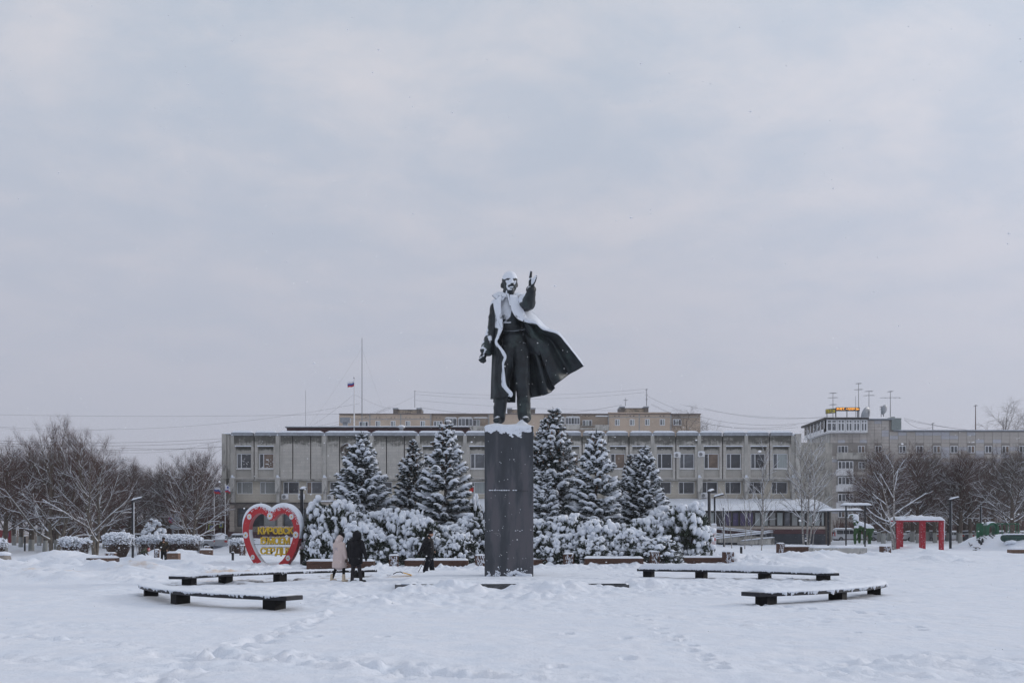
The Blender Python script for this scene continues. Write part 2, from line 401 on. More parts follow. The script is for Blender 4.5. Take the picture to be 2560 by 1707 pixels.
        for m in (mats if isinstance(mats, (list, tuple)) else [mats]): me.materials.append(m)
        me.update(calc_edges=True); me.validate(); return me
    def build(s, name, mats, parent=None, smooth=False, loc=None, rz=0, **kw):
        return ob(name, s.mesh(name, mats, smooth), parent, loc, rz, **kw)
def tag(o, label=None, cat=None, group=None, kind=None):
    if label: o['label'] = label
    if cat: o['category'] = cat
    if group: o['group'] = group
    if kind: o['kind'] = kind
    return o
def ob(name, me, parent=None, loc=None, rz=0, label=None, cat=None, group=None, kind=None, bevel=0):
    o = bpy.data.objects.new(name, me); COL.objects.link(o)
    if parent: o.parent = parent
    if loc is not None: o.location = loc
    if rz: o.rotation_euler = (0, 0, rz)
    if bevel:
        b = o.modifiers.new('bevel', 'BEVEL'); b.width = bevel; b.segments = 2; b.limit_method = 'ANGLE'
    return tag(o, label, cat, group, kind)
def thing(name, label, cat, loc, rz=0, group=None, scale=None):
    o = bpy.data.objects.new(name, None); COL.objects.link(o); o.location = loc; o.rotation_euler = (0, 0, rz); o.empty_display_size = .2
    if scale: o.scale = (scale,) * 3 if np.isscalar(scale) else scale
    return tag(o, label, cat, group)
def copy_thing(src, loc, rz, label=None, group=None, scale=None):
    def rec(o, par):
        c = o.copy(); COL.objects.link(c); c.parent = par
        for ch in o.children: rec(ch, c)
        return c
    r = rec(src, None); r.location = loc; r.rotation_euler = (0, 0, rz)
    if scale: r.scale = (scale,) * 3 if np.isscalar(scale) else scale
    if label: r['label'] = label
    if group: r['group'] = group
    return r
def remesh(name, mb, voxel, mats, parent=None, smooth_it=4, disp=None, **kw):
    me = mb.mesh(name + '_src', mats); o = bpy.data.objects.new(name + '_src', me); COL.objects.link(o)
    r = o.modifiers.new('r', 'REMESH'); r.mode = 'VOXEL'; r.voxel_size = voxel; r.use_smooth_shade = True
    if smooth_it: sm = o.modifiers.new('s', 'SMOOTH'); sm.iterations = smooth_it; sm.factor = .5
    dg = bpy.context.evaluated_depsgraph_get(); m2 = bpy.data.meshes.new_from_object(o.evaluated_get(dg)); m2.name = name
    bpy.data.objects.remove(o); bpy.data.meshes.remove(me)
    if not m2.materials:
        for m in (mats if isinstance(mats, (list, tuple)) else [mats]): m2.materials.append(m)
    if disp:
        co = np.empty(len(m2.vertices) * 3); m2.vertices.foreach_get('co', co); co = co.reshape(-1, 3)
        nr = np.empty(len(m2.vertices) * 3); m2.vertex_normals.foreach_get('vector', nr); nr = nr.reshape(-1, 3)
        co = disp(co, nr); m2.vertices.foreach_set('co', co.ravel()); m2.update()
    return ob(name, m2, parent, **kw)
def attr_set(me, name, vals):
    a = me.attributes.new(name, 'FLOAT', 'POINT'); a.data.foreach_set('value', np.asarray(vals, dtype=np.float32))
def get_cn(me):
    co = np.empty(len(me.vertices) * 3); me.vertices.foreach_get('co', co)
    nr = np.empty(len(me.vertices) * 3); me.vertex_normals.foreach_get('vector', nr)
    return co.reshape(-1, 3), nr.reshape(-1, 3)

# ------------------------------------------------------------------ ground sheet
def axis(bands):
    out_ = []
    for a, b, st in bands:
        n = max(1, int(round((b - a) / st))); out_ += list(np.linspace(a, b, n, endpoint=False))
    out_.append(bands[-1][1]); return np.array(out_)
half = [(0, 9, .055), (9, 15, .075), (15, 30, .2), (30, 62, .5), (62, 130, 3), (130, 400, 20), (400, 1500, 200)]
xp = axis(half); gx = np.concatenate([-xp[::-1][:-1], xp])
gy = axis([(-40, 8, 3), (8, 20, .062), (20, 34, .085), (34, 60, .14), (60, 100, .35), (100, 160, 1.5), (160, 500, 25), (500, 2200, 300)])
GX, GY = np.meshgrid(gx, gy)
GZ = ground_h(GX.ravel(), GY.ravel())
nx, ny = len(gx), len(gy)
me = bpy.data.meshes.new('ground')
me.vertices.add(nx * ny); me.vertices.foreach_set('co', np.stack([GX.ravel(), GY.ravel(), GZ], 1).ravel())
ii = (np.arange(ny - 1)[:, None] * nx + np.arange(nx - 1)[None, :]).ravel()
q = np.stack([ii, ii + 1, ii + nx + 1, ii + nx], 1).astype(np.int32)
me.loops.add(q.size); me.loops.foreach_set('vertex_index', q.ravel()); me.polygons.add(len(q))
me.polygons.foreach_set('loop_start', (np.arange(len(q)) * 4).astype(np.int32)); me.polygons.foreach_set('use_smooth', np.ones(len(q), bool))
me.update(calc_edges=True)
xx, yy = GX.ravel(), GY.ravel()
def line_mask(pts, w):
    P = [(X_(px, DG(py)), DG(py)) for px, py in pts]; return np.exp(-(seg_d(xx, yy, P) / w) ** 2)
sand = .55 * line_mask([(0, 1437), (150, 1434), (360, 1428)], 1.6) + .6 * line_mask([(520, 1452), (700, 1449), (960, 1444), (1010, 1440)], 1.0)
sand += .45 * line_mask([(0, 1507), (110, 1503)], .3) + .5 * line_mask([(1930, 1386), (2010, 1394), (2110, 1392)], 1.5) + .3 * line_mask([(1860, 1376), (1960, 1378)], 2)
sand += .35 * line_mask([(420, 1450), (640, 1420)], 1.2) + .5 * line_mask([(1380, 1433), (1500, 1434)], .8) + .3 * line_mask([(20, 1369), (160, 1366)], 4)
sand += .4 * line_mask([(560, 1432), (900, 1426)], 1.0)
ring = np.hypot(xx - CEN[0], yy - CEN[1])
bare = 1.0 * ((ring > 10.2) & (ring < 12.4) & (xx < -5.2) & (yy > 33.5)) + .75 * ((ring > 10.6) & (ring < 12.4) & (xx > 7.2) & (yy < 30) & (yy > 23.8))
attr_set(me, 'sand', np.clip(sand, 0, 1)); attr_set(me, 'bare', bare * .62)
me.materials.append(mk_ground())
ob('ground', me, kind='structure')
# ------------------------------------------------------------------ building materials
def mk_cladding(name, c1, c2, mortar, bw, bh, off=.5, stain=None, mort=.012, rough=.85, msize=.012, zfade=None, streak=0):
    m = bpy.data.materials.new(name); m.use_nodes = True; nt = m.node_tree; nd = nt.nodes; lk = nt.links
    p = nd['Principled BSDF']; t = nd.new('ShaderNodeTexCoord'); s = nd.new('ShaderNodeSeparateXYZ')
    g = nd.new('ShaderNodeNewGeometry'); lk.new(g.outputs['Position'], s.inputs[0])
    c = nd.new('ShaderNodeCombineXYZ'); lk.new(nmath(nt, 'ADD', s.outputs[0], s.outputs[1]), c.inputs[0]); lk.new(s.outputs[2], c.inputs[1])
    b = nd.new('ShaderNodeTexBrick'); lk.new(c.outputs[0], b.inputs[0]); b.offset = off
    b.inputs['Color1'].default_value = c1 + (1,); b.inputs['Color2'].default_value = c2 + (1,); b.inputs['Mortar'].default_value = mortar + (1,)
    b.inputs['Scale'].default_value = 1; b.inputs['Brick Width'].default_value = bw; b.inputs['Row Height'].default_value = bh; b.inputs['Mortar Size'].default_value = msize
    col = b.outputs['Color']
    V = g.outputs['Position']
    n = noise(nt, V, .55, 6, .65)
    col = mixc(nt, mrange(nt, n, .35, .7, 0, .35), col, tuple(x * .72 for x in c1))
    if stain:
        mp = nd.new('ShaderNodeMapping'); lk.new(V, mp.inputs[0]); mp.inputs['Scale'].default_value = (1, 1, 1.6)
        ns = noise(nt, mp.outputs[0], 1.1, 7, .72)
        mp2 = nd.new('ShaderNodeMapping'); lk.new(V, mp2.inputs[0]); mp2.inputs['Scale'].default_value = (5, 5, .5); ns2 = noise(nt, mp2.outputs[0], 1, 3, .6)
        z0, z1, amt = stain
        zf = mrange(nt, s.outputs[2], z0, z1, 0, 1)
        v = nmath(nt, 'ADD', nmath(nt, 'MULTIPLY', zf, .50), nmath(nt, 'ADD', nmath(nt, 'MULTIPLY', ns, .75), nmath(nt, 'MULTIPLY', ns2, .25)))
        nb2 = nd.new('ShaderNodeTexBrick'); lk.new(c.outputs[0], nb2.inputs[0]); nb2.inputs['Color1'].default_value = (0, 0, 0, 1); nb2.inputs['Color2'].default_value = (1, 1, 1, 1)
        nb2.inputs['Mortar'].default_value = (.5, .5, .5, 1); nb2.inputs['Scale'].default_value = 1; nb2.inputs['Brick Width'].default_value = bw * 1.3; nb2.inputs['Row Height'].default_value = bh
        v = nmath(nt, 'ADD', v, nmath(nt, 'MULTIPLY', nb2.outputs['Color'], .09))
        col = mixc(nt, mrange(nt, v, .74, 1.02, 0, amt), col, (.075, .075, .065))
    if streak:
        mp3 = nd.new('ShaderNodeMapping'); lk.new(V, mp3.inputs[0]); mp3.inputs['Scale'].default_value = (2.2, 2.2, .16)
        n3 = noise(nt, mp3.outputs[0], 1, 5, .7); col = mixc(nt, mrange(nt, n3, .52, .72, 0, streak), col, tuple(x * .5 for x in c1))
    lk.new(col, p.inputs['Base Color']); p.inputs['Roughness'].default_value = rough; p.inputs['Specular IOR Level'].default_value = .3
    bp = nd.new('ShaderNodeBump'); bp.inputs['Strength'].default_value = .3; bp.inputs['Distance'].default_value = .02
    lk.new(nmath(nt, 'ADD', b.outputs['Fac'], nmath(nt, 'MULTIPLY', noise(nt, V, 9, 4), -.6)), bp.inputs['Height']); bp.invert = True
    lk.new(bp.outputs[0], p.inputs['Normal'])
    return m
S0 = .045; D0 = 112.0
def BX(px, s=S0): return (px - 1280) * s
def BZ(py, s=S0): return EYE + (HY - py) * s
clad = mk_cladding('tufa_cladding', (.47, .455, .425), (.54, .52, .48), (.38, .37, .345), .9, .32, stain=(BZ(1136), BZ(1092), .92), streak=.3)
clad_low = mk_cladding('tufa_cladding_low', (.51, .475, .41), (.56, .52, .44), (.41, .385, .34), .9, .32, streak=.18)
conc = mk('weathered_concrete', (.44, .43, .40), .85, 0, .25, 1.2, .3, 20, stretch=(1, 1, .35), col2=(.13, .13, .12), c2=(.52, .68))
conc_light = mk('light_concrete', (.48, .47, .445), .85, 0, .2, 1.5, .25, 20, stretch=(1, 1, .4), col2=(.25, .25, .24), c2=(.5, .66))
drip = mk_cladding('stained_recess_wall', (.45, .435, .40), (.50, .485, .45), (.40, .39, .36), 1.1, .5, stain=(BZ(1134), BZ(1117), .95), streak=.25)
tile_m = mk('ceramic_tile', (.44, .39, .34), .5, 0, .1, 1.5, .05, 30)
grout = mk('grout', (.22, .20, .18), .9)
white_pvc = mk('white_window_frame', (.74, .76, .79), .45, 0, .05, 2, 0)
dark_frame = mk('dark_window_frame', (.035, .033, .033), .5, 0, .1, 3, 0)
def glass(name, c, r=.07): return mk(name, c, r, 0, .35, .8, 0, spec=.8, col2=tuple(x * 1.7 + .015 for x in c), c2=(.5, .75))
g_dark = glass('window_glass_dark', (.028, .034, .042)); g_mid = glass('window_glass_grey', (.09, .10, .115))
g_blind = mk('window_glass_blinds', (.27, .285, .28), .12, 0, .1, 6, 0, stretch=(6, 1, .1), spec=.8); g_brown = glass('window_glass_curtain', (.15, .105, .075))
g_purple = mk('window_glass_purple', (.065, .05, .14), .12, 0, .2, 1, 0, spec=.8); g_pale = mk('window_glass_pale', (.33, .37, .37), .12, 0, .12, 3, 0, stretch=(5, 1, .2), spec=.8)
brick_red = mk_cladding('maroon_wall', (.10, .055, .06), (.12, .065, .07), (.085, .05, .055), .5, .2, msize=.01)
tin = mk('grey_sheet_metal', (.30, .325, .36), .45, .4, .15, 2, .05, 20)
steel = mk('steel_pole', (.25, .26, .28), .5, .5, .1, 3, 0)
dark_metal = mk('dark_painted_metal', (.02, .022, .027), .45, .3, .25, 4, .05, 30)
wire_m = mk('cable_black', (.10, .10, .11), .7)
white_paint = mk('white_paint', (.72, .73, .75), .6, 0, .1, 3, .05)

def panel_open(w, h, ox0, ox1, oz0, oz1, th, mat_i=0):
    """one storey-high facade panel with a window opening, origin at its lower left front corner"""
    m = MB()
    m.box(0, ox0, 0, th, 0, h); m.box(ox1, w, 0, th, 0, h); m.box(ox0, ox1, 0, th, 0, oz0); m.box(ox0, ox1, 0, th, oz1, h); return m
_wm = {}
def window(par, x0, x1, y, z0, z1, splits, fm, glasses, horiz=(), fw=.07, label=None, name='window', sill=None):
    """frame mesh (the part) with one pane sub-part for every light"""
    w = x1 - x0; h = z1 - z0
    key = (round(w, 3), round(h, 3), tuple(splits), tuple(horiz), fm.name, fw)
    if key not in _wm:
        m = MB(); m.box(0, fw, 0, .08, 0, h); m.box(w - fw, w, 0, .08, 0, h); m.box(fw, w - fw, 0, .08, 0, fw); m.box(fw, w - fw, 0, .08, h - fw, h)
        for s_ in splits: m.box(w * s_ - fw / 2, w * s_ + fw / 2, 0, .078, fw, h - fw)
        for (a, b, hh) in horiz: m.box(w * a + fw / 2, w * b - fw / 2, .004, .074, h * hh - fw / 2, h * hh + fw / 2)
        _wm[key] = m.mesh('window_frame', fm)
    f = ob(name, _wm[key], par, (x0, y, z0), label=label)
    xs = [0] + list(splits) + [1]
    for i in range(len(xs) - 1):
        a = w * xs[i] + fw / 2; b = w * xs[i + 1] - fw / 2; gmat = glasses[i % len(glasses)]
        k2 = ('p', round(b - a, 3), round(h, 3), gmat.name)
        if k2 not in _wm: _wm[k2] = MB().box(0, b - a, .035, .05, fw * .6, h - fw * .6).mesh('pane', gmat)
        ob('pane', _wm[k2], f, (a, 0, 0))
    return f
GB = gz(BX(560), 112) - .1
mb = thing('office_building', 'long three storey grey stone office block behind the statue and spruces', 'office building', (0, D0, 0))
def L(y): return y - D0
# body
body = MB()
x0b, x1b = BX(560), BX(1997)
body.box(x0b + .3, x1b - .3, L(113.3), L(127), .2, BZ(1092)); 
body.box(BX(574), BX(1988), L(112.62), L(113.29), BZ(1197) + .02, BZ(1090))
body.build('wall', clad, mb)
roofs = MB(); 
P = [577 + 117.1 * k for k in range(13)]
zt, zb = BZ(1089), BZ(1197)
zw0, zw1 = BZ(1170.5), BZ(1133); zr0, zr1 = BZ(1193), BZ(1116)
pm = {}
def part_mesh(key, fn, mat, name):
    if key not in pm: pm[key] = fn().mesh(name, mat)
    return pm[key]
rw = random.Random(3)
snowcaps = []
glz = [[g_mid, g_dark], [g_mid, g_dark], [g_mid, g_mid], [g_dark, g_dark], [g_dark, g_brown], [g_mid, g_pale]]
for k in range(12):
    a, b = BX(P[k] + 4), BX(P[k + 1] - 4); mid = (a + b) / 2
    if k in (1, 2, 3):
        cuts = [a, a + (b - a) * .31, a + (b - a) * .72, b]
        for i in range(3):
            w = cuts[i + 1] - cuts[i] - .12
            me_ = part_mesh(('blank', i), lambda: MB().box(0, w, 0, .35, 0, zt - zb), clad, 'facade_panel')
            ob('facade_panel', me_, mb, (cuts[i] + .06, L(112.0), zb))
        m = MB()
        for i in (1, 2): m.box(cuts[i] - .055, cuts[i] + .055, L(112.2), L(112.3), zb + .6, zt)
        m.build('joint_strip', dark_frame, mb)
        caps = [(a - .12, b + .12)]
    else:
        for hx0, hx1 in ((a, mid - .06), (mid + .06, b)):
            w = hx1 - hx0; ox0, ox1 = .34, w - .28
            me_ = part_mesh('open', lambda: panel_open(w, zt - zb, ox0, ox1, zr0 - zb, zr1 - zb, .45), clad, 'facade_panel')
            ob('facade_panel', me_, mb, (hx0, L(111.95), zb))
            # recessed stained wall behind the opening, with a window in it
            wx0, wx1 = hx0 + ox0 + .08, hx0 + ox1 - .04
            me_ = part_mesh('recess', lambda: panel_open(ox1 - ox0, zr1 - zr0, wx0 - hx0 - ox0, wx1 - hx0 - ox0, zw0 - zr0, zw1 - zr0, .2), drip, 'recess_wall')
            ob('recess_wall', me_, mb, (hx0 + ox0, L(112.28), zr0))
            window(mb, wx0, wx1, L(112.36), zw0, zw1, (.3,), white_pvc, rw.choice(glz), fw=.08)
            me_ = part_mesh('sill', lambda: MB().box(-.04, wx1 - wx0 + .04, 0, .3, -.09, 0), white_paint, 'window_sill'); ob('window_sill', me_, mb, (wx0, L(112.06), zw0))
            me_ = part_mesh('lsnow', lambda: MB().box(0, ox1 - ox0 + .1, -.08, .1, 0, .09), snow_m, 'ledge_snow'); ob('ledge_snow', me_, mb, (hx0 + ox0 - .05, L(111.93), zr1 + .002))
        caps = [(a - .1, mid - .12), (mid + .12, b + .1)]
    for c0, c1 in caps:
        key = ('cap', round(c1 - c0, 2)); me_ = part_mesh(key, lambda: MB().box(0, c1 - c0, -.12, .7, 0, .34), tin, 'parapet_cap')
        c = ob('parapet_cap', me_, mb, (c0, L(111.95), zt))
        key = ('caps', round(c1 - c0, 2)); me_ = part_mesh(key, lambda: MB().strip([(x, .3, .34) for x in np.linspace(.02, c1 - c0 - .02, 12)], .95, .24, 4, nz=.1), snow_m, 'parapet_snow'); ob('parapet_snow', me_, c)
# ribs (pillars) between the double bays and thin joints
rib = MB().box(-.2, .2, 0, .55, 0, zt - zb + .05).box(-.32, -.22, .1, .5, 0, zt - zb).box(.22, .32, .1, .5, 0, zt - zb).mesh('pillar', conc)
brk = MB().box(-.26, .26, -.35, .6, 0, 1.55).box(-.16, .16, -.1, .6, -1.2, -.002).mesh('bracket', conc_light)
brs = MB().ell((0, .05, 1.56), (.28, .4, .16), 8, 6).mesh('bracket_snow', snow_m)
rbs = MB().ell((0, .2, .0), (.2, .3, .14), 8, 6).mesh('pillar_snow', snow_m)
for k in range(13):
    px = P[k] if k else 581
    o = ob('pillar', rib, mb, (BX(px), L(111.87), zb)); ob('pillar_snow', rbs, o, (0, 0, zt - zb + .08)); ob('pillar_snow', rbs, o, (0, -.08, .32))
    o = ob('bracket', brk, mb, (BX(px + 1), L(111.95), BZ(1229))); ob('bracket_snow', brs, o)
m = MB(); m.box(BX(557), BX(568), L(111.6), L(113), BZ(1197), BZ(1085)); m.box(BX(568) + .03, BX(575), L(111.8), L(113), BZ(1197), BZ(1087)); m.box(BX(552), BX(566), L(111.9), L(113), BZ(1228), BZ(1193))
m.prism([(BX(560), BZ(1245)), (BX(566), BZ(1245)), (BX(566), BZ(1228) - .01), (BX(552), BZ(1228) - .01)], L(111.9), L(113))
m.box(BX(1987), BX(2000), L(111.5), L(127.4), BZ(1197), BZ(1085)); m.build('corner_fin', conc, mb)
m = MB(); m.strip([(x, L(112.3), BZ(1085)) for x in np.linspace(BX(557), BX(576), 6)], 1.2, .15, 2); m.strip([(x, L(112.3), BZ(1085)) for x in np.linspace(BX(1987), BX(2000), 6)], 1.2, .15, 3); m.build('fin_snow', snow_m, mb)
# underside of the upper block and the middle storey
m = MB(); m.box(BX(572), BX(1997), L(112.1), L(113.3), zb - .16, zb - .004); m.build('soffit', conc, mb)
m = MB(); y0, y1 = L(112.75), L(113.2); za, zc = BZ(1256), zb - .17
mz0, mz1 = BZ(1233.5), BZ(1203)
hw = [P[k // 2] + (58.55 if k % 2 else 0) for k in range(24)]
wins = [(BX(h + 10), BX(h + 50)) for h in hw]
m.box(BX(566), BX(1997), y0, y1, za, mz0); m.box(BX(566), BX(1997), y0, y1, mz1, zc)
edges = [BX(566)] + [v for w_ in wins for v in w_] + [BX(1997)]
for i in range(0, len(edges), 2): m.box(edges[i], edges[i + 1], y0, y1, mz0 + .001, mz1 - .001)
m.build('middle_wall', clad_low, mb)
gl2 = {0: [g_blind, g_blind], 1: [g_blind, g_blind], 2: [g_mid, g_dark], 3: [g_brown, g_mid], 8: [g_dark, g_pale]}
for i, (a, b) in enumerate(wins):
    gg = gl2.get(i) or rw.choice([[g_dark, g_dark], [g_pale, g_pale], [g_dark, g_brown], [g_dark, g_dark], [g_blind, g_dark]])
    if i >= 18: gg = [g_dark, g_dark]
    window(mb, a, b, L(112.86), mz0, mz1, (.32,), white_pvc, gg, fw=.075)
m = MB(); m.box(BX(567), BX(1160), L(112.55), L(113), BZ(1257), BZ(1255)); m.build('ledge', dark_frame, mb)
# ground floor, left of the awning
ZG = .2
m = MB(); y0, y1 = L(112.95), L(113.3); gw0, gw1 = BZ(1316), BZ(1269)
gwin = [(587, 686), (704, 764), (838, 870), (890, 940), (955, 1005), (1025, 1075), (1090, 1150)]
m.box(BX(568), BX(1160), y0, y1, ZG, gw0); m.box(BX(568), BX(1160), y0, y1, gw1, za - .001)
e = [568] + [v for g in gwin for v in g] + [1160]
for i in range(0, len(e), 2): m.box(BX(e[i]), BX(e[i + 1]), y0, y1, gw0, gw1)
m.build('ground_floor_wall', grout, mb)
m = MB(); m.box(BX(566), BX(1160), L(112.8), L(112.94), ZG, BZ(1329)); m.build('plinth', brick_red, mb)
for a, b in gwin:
    n = 3 if b - a > 80 else (2 if b - a > 40 else 1)
    window(mb, BX(a), BX(b), L(113.02), gw0, gw1, tuple(i / n for i in range(1, n)), dark_frame, [g_mid, g_dark, g_blind], horiz=[(i / n, (i + 1) / n, .74) for i in range(n)], fw=.11)
# ceramic tiles
tw, thh = .545, .60
tm = MB().box(.012, tw - .012, -.03, 0, .012, thh - .012).mesh('tile', tile_m); cnt = 0
z = BZ(1328)
while z + thh < za + .05:
    x = BX(568)
    while x + tw < BX(835):
        if not any(x + tw > BX(a) - .02 and x < BX(b) + .02 and z + thh > gw0 - .02 and z < gw1 + .02 for a, b in gwin): ob('tile', tm, mb, (x, L(112.94), z)); cnt += 1
        x += tw
    z += thh
# entrance portal and red plate
m = MB(); m.box(BX(800), BX(836), L(111.4), L(112.7), ZG, BZ(1255)); m.build('entrance_portal', tile_m, mb)
m = MB(); m.strip([(x, L(112), BZ(1254)) for x in np.linspace(BX(799), BX(850), 8)], 1.6, .18, 5); m.build('portal_snow', snow_m, mb)
o = MB().box(BX(804.5), BX(813), L(111.33), L(111.39), BZ(1298), BZ(1282)).build('name_plate', mk('maroon_plate', (.22, .012, .02), .4, 0, .1), mb, label='dark red plate beside the entrance')
m = MB()
for i in range(5): m.box(BX(806), BX(811.5), L(111.315), L(111.328), BZ(1287 + i * 2), BZ(1286.3 + i * 2))
m.build('plate_text', mk('gold_print', (.45, .33, .12), .5), o)
# flag in a middle window
o = MB().box(BX(1168.5), BX(1183), L(112.80), L(112.83), BZ(1228), BZ(1214)).build('red_banner', mk('red_cloth', (.55, .015, .015), .7, 0, .08), mb, label='red banner inside the window')
m = MB(); m.tube([(BX(1172 + 2.6 * math.cos(t)), L(112.79), BZ(1220 + 2.6 * math.sin(t))) for t in np.linspace(-1.9, 1.5, 9)], .035, 5); m.tube([(BX(1170), L(112.79), BZ(1224)), (BX(1174), L(112.79), BZ(1218))], .035, 5); m.build('banner_mark', mk('yellow_print', (.7, .45, .05), .6), o)
# snow window stickers on the two left upper windows
m = MB()
for wx in (604, 665):
    for i in range(16):
        cxx = BX(wx + rw.uniform(-1, 18)); czz = BZ(rw.uniform(1145, 1167)); r = rw.uniform(.03, .09)
        m.add([(cxx + r * math.cos(q) * (1 if j % 2 else .45), L(112.33), czz + r * math.sin(q) * (1 if j % 2 else .45)) for j, q in enumerate(np.linspace(0, 2 * math.pi, 10, endpoint=False))], [tuple(range(10))])
m.box(BX(664), BX(670), L(112.32), L(112.335), BZ(1150), BZ(1147)); m.box(BX(662), BX(669), L(112.32), L(112.335), BZ(1160), BZ(1158))
m.build('paper_snowflakes', white_paint, mb, kind='stuff')
# awning extension on the right half
ex0, ex1 = BX(1178), X_(2068, 106)
ext = thing('shop_annex', 'low dark glazed annex with long snowy lean-to roof in front of the office block', 'annex', ((ex0 + ex1) / 2, 106.5, 0))
ex0 -= ext.location.x; ex1 -= ext.location.x
sx = 106 / F
def EX(px): return (px - 1280) * sx - ext.location.x
def EZ(py): return EYE + (HY - py) * sx
zi = BZ(1249)
pts = [(-.6, EZ(1279)), (6.1, zi - .1), (6.1, zi), (-.6, EZ(1276))]
v = [(ex0, y, z) for y, z in pts] + [(ex1 + .6, y, z) for y, z in pts]
m = MB(); m.add(v, [(0, 1, 2, 3), (7, 6, 5, 4), (0, 4, 5, 1), (1, 5, 6, 2), (2, 6, 7, 3), (3, 7, 4, 0)]); m.build('roof', dark_frame, ext)
# snow sheet of the roof
nxs, nys = 90, 8; XS = np.linspace(ex0 - .1, ex1 + .9, nxs); YS = np.linspace(-.68, 6.08, nys)
vv = []
for j, y in enumerate(YS):
    for i, x in enumerate(XS):
        zc_ = EZ(1276) + (y + .6) / 6.7 * (zi - EZ(1276)); xr = max(0, x - (ex1 - 3)); 
        vv.append((x, y + .05 * math.sin(i * 1.7 + j), zc_ + .17 + .05 * float(fbm(x * .6, y, 3, 3)) - (.15 if j in (0,) else 0) - .03 * xr))
m = MB(); m.add(vv, [(j * nxs + i, j * nxs + i + 1, (j + 1) * nxs + i + 1, (j + 1) * nxs + i) for j in range(nys - 1) for i in range(nxs - 1)]); m.build('roof_snow', snow_m, ext, smooth=True)
zg0, zg1 = EZ(1315), EZ(1279)
m = MB(); m.box(ex0, ex1, .02, 6, ZG, zg0); m.box(ex0, ex1, 1.2, 6.0, zg0 + .001, zg1 + .1); m.build('wall', dark_frame, ext)
m = MB(); m.box(ex0, ex1, -.04, .015, EZ(1322), zg0); m.build('beige_band', tile_m, ext)
m = MB(); m.box(ex0, ex1, -.06, .015, EZ(1334), EZ(1322) - .003); m.build('maroon_band', brick_red, ext)
m = MB(); m.box(ex0, ex1, -.08, .015, ZG, EZ(1334) - .003); m.build('plinth', mk('dark_slate', (.035, .042, .055), .6, 0, .25, 2), ext)
px = 1182
i = 0
while px < 2062:
    w_ = 18.6
    gg = g_purple if 1806 < px < 1875 else rw.choice([g_pale, g_pale, g_blind, g_mid])
    if 1790 < px < 1806 or 1995 < px < 1998: gg = g_dark
    window(ext, EX(px), EX(min(px + w_ - 1, 2066)), .05, zg0, zg1, (), dark_frame, [gg], fw=.09); px += w_; i += 1
m = MB(); m.box(EX(2067), EX(2080), -.1, 6, ZG, zg1); m.build('corner_pier', mk('brown_render', (.10, .085, .075), .8), ext)
# ramp with railings
rm = thing('access_ramp', 'concrete access ramp with crossing snowy steel railings before the annex', 'ramp', (X_(1860, 103), 103, 0))
def RX(px): return (px - 1280) * 103 / F - rm.location.x
def RZ(py): return EYE + (HY - py) * 103 / F
m = MB(); m.prism([(RX(1850), RZ(1360)), (RX(1935), RZ(1360)), (RX(1935), RZ(1345)), (RX(1850), RZ(1352))], -.2, 1.2); m.prism([(RX(1790), RZ(1356)), (RX(1930), RZ(1356)), (RX(1930), RZ(1342)), (RX(1790), RZ(1334))], 1.5, 2.6); m.build('slab', conc, rm)
m = MB(); sn = MB()
for (xa, ya, xb, yb, yy_) in [(1790, 1316, 1930, 1331, 2.6), (1790, 1320, 1930, 1335, 2.6), (1780, 1343, 1933, 1326.5, 0), (1780, 1348, 1933, 1330.5, 0), (1850, 1352, 1935, 1343.5, -.3), (1790, 1334, 1870, 1340, 1.4)]:
    a = (RX(xa), yy_, RZ(ya)); b = (RX(xb), yy_, RZ(yb)); m.tube([a, b], .035, 6)
    sn.strip(np.linspace(a, b, 14) + np.array([0, 0, .03]), .11, .1, xa, k=5)
for px in range(1790, 1936, 14): m.tube([(RX(px), 0, RZ(1358)), (RX(px), 0, RZ(1343 - (px - 1780) * .108))], .025, 5); m.tube([(RX(px), 2.6, RZ(1340)), (RX(px), 2.6, RZ(1316 + (px - 1790) * .107))], .025, 5)
m.build('railing', steel, rm); sn.build('rail_snow', snow_m, rm, smooth=True)
# rooftop lantern block with skylights
rb = thing('rooftop_block', 'maroon rooftop block with snowy edge on the flat roof of the office', 'roof structure', (0, 118, 0)); s8 = 118 / F
def RBX(px): return (px - 1280) * s8
def RBZ(py): return EYE + (HY - py) * s8
m = MB(); m.box(RBX(717), RBX(1172), 0, 6, RBZ(1090), RBZ(1069)); m.build('wall', brick_red, rb)
m = MB(); m.box(RBX(714), RBX(1175), -.35, 6.3, RBZ(1069), RBZ(1066.5)); m.build('roof_edge', tin, rb)
m = MB(); m.strip([(x, 3, RBZ(1066.5)) for x in np.linspace(RBX(714), RBX(1175), 60)], 6.6, .22, 7, nz=.15, k=9); m.build('roof_snow', snow_m, rb, smooth=True)
for a, b in ((731, 800), (844, 913), (960, 1024)):
    sk = thing('skylight', {731: 'white framed skylight box above the two left windows of the office roof', 844: 'white framed skylight box left of the middle of the office roof', 960: 'white framed skylight box right of the flagpoles on the office roof'}[a], 'skylight', (RBX((a + b) / 2), 115.5, 0), group='skylights on the office roof')
    w2 = (b - a) * .046 / 2
    MB().box(-w2 + .3, w2 - .3, 0, 1.6, BZ(1092), BZ(1074.5)).build('box', white_pvc, sk)
    for i in range(3): MB().box(-w2 + .5 + i * (2 * w2 - .9) / 3, -w2 + .5 + (i + 1) * (2 * w2 - .9) / 3 - .15, -.03, -.002, BZ(1084), BZ(1077)).build('pane', g_mid, sk)
    m = MB(); m.prism([(-w2, BZ(1074.4)), (w2 + .2, BZ(1074.4)), (w2, BZ(1074.4) + .1), (-w2, BZ(1074.4) + .1)], -.15, 1.8); m.build('lid', tin, sk)
    m = MB(); m.strip([(x, .8, BZ(1074.4) + .1) for x in np.linspace(-w2, w2, 14)], 2, .16, a); m.build('lid_snow', snow_m, sk, smooth=True)
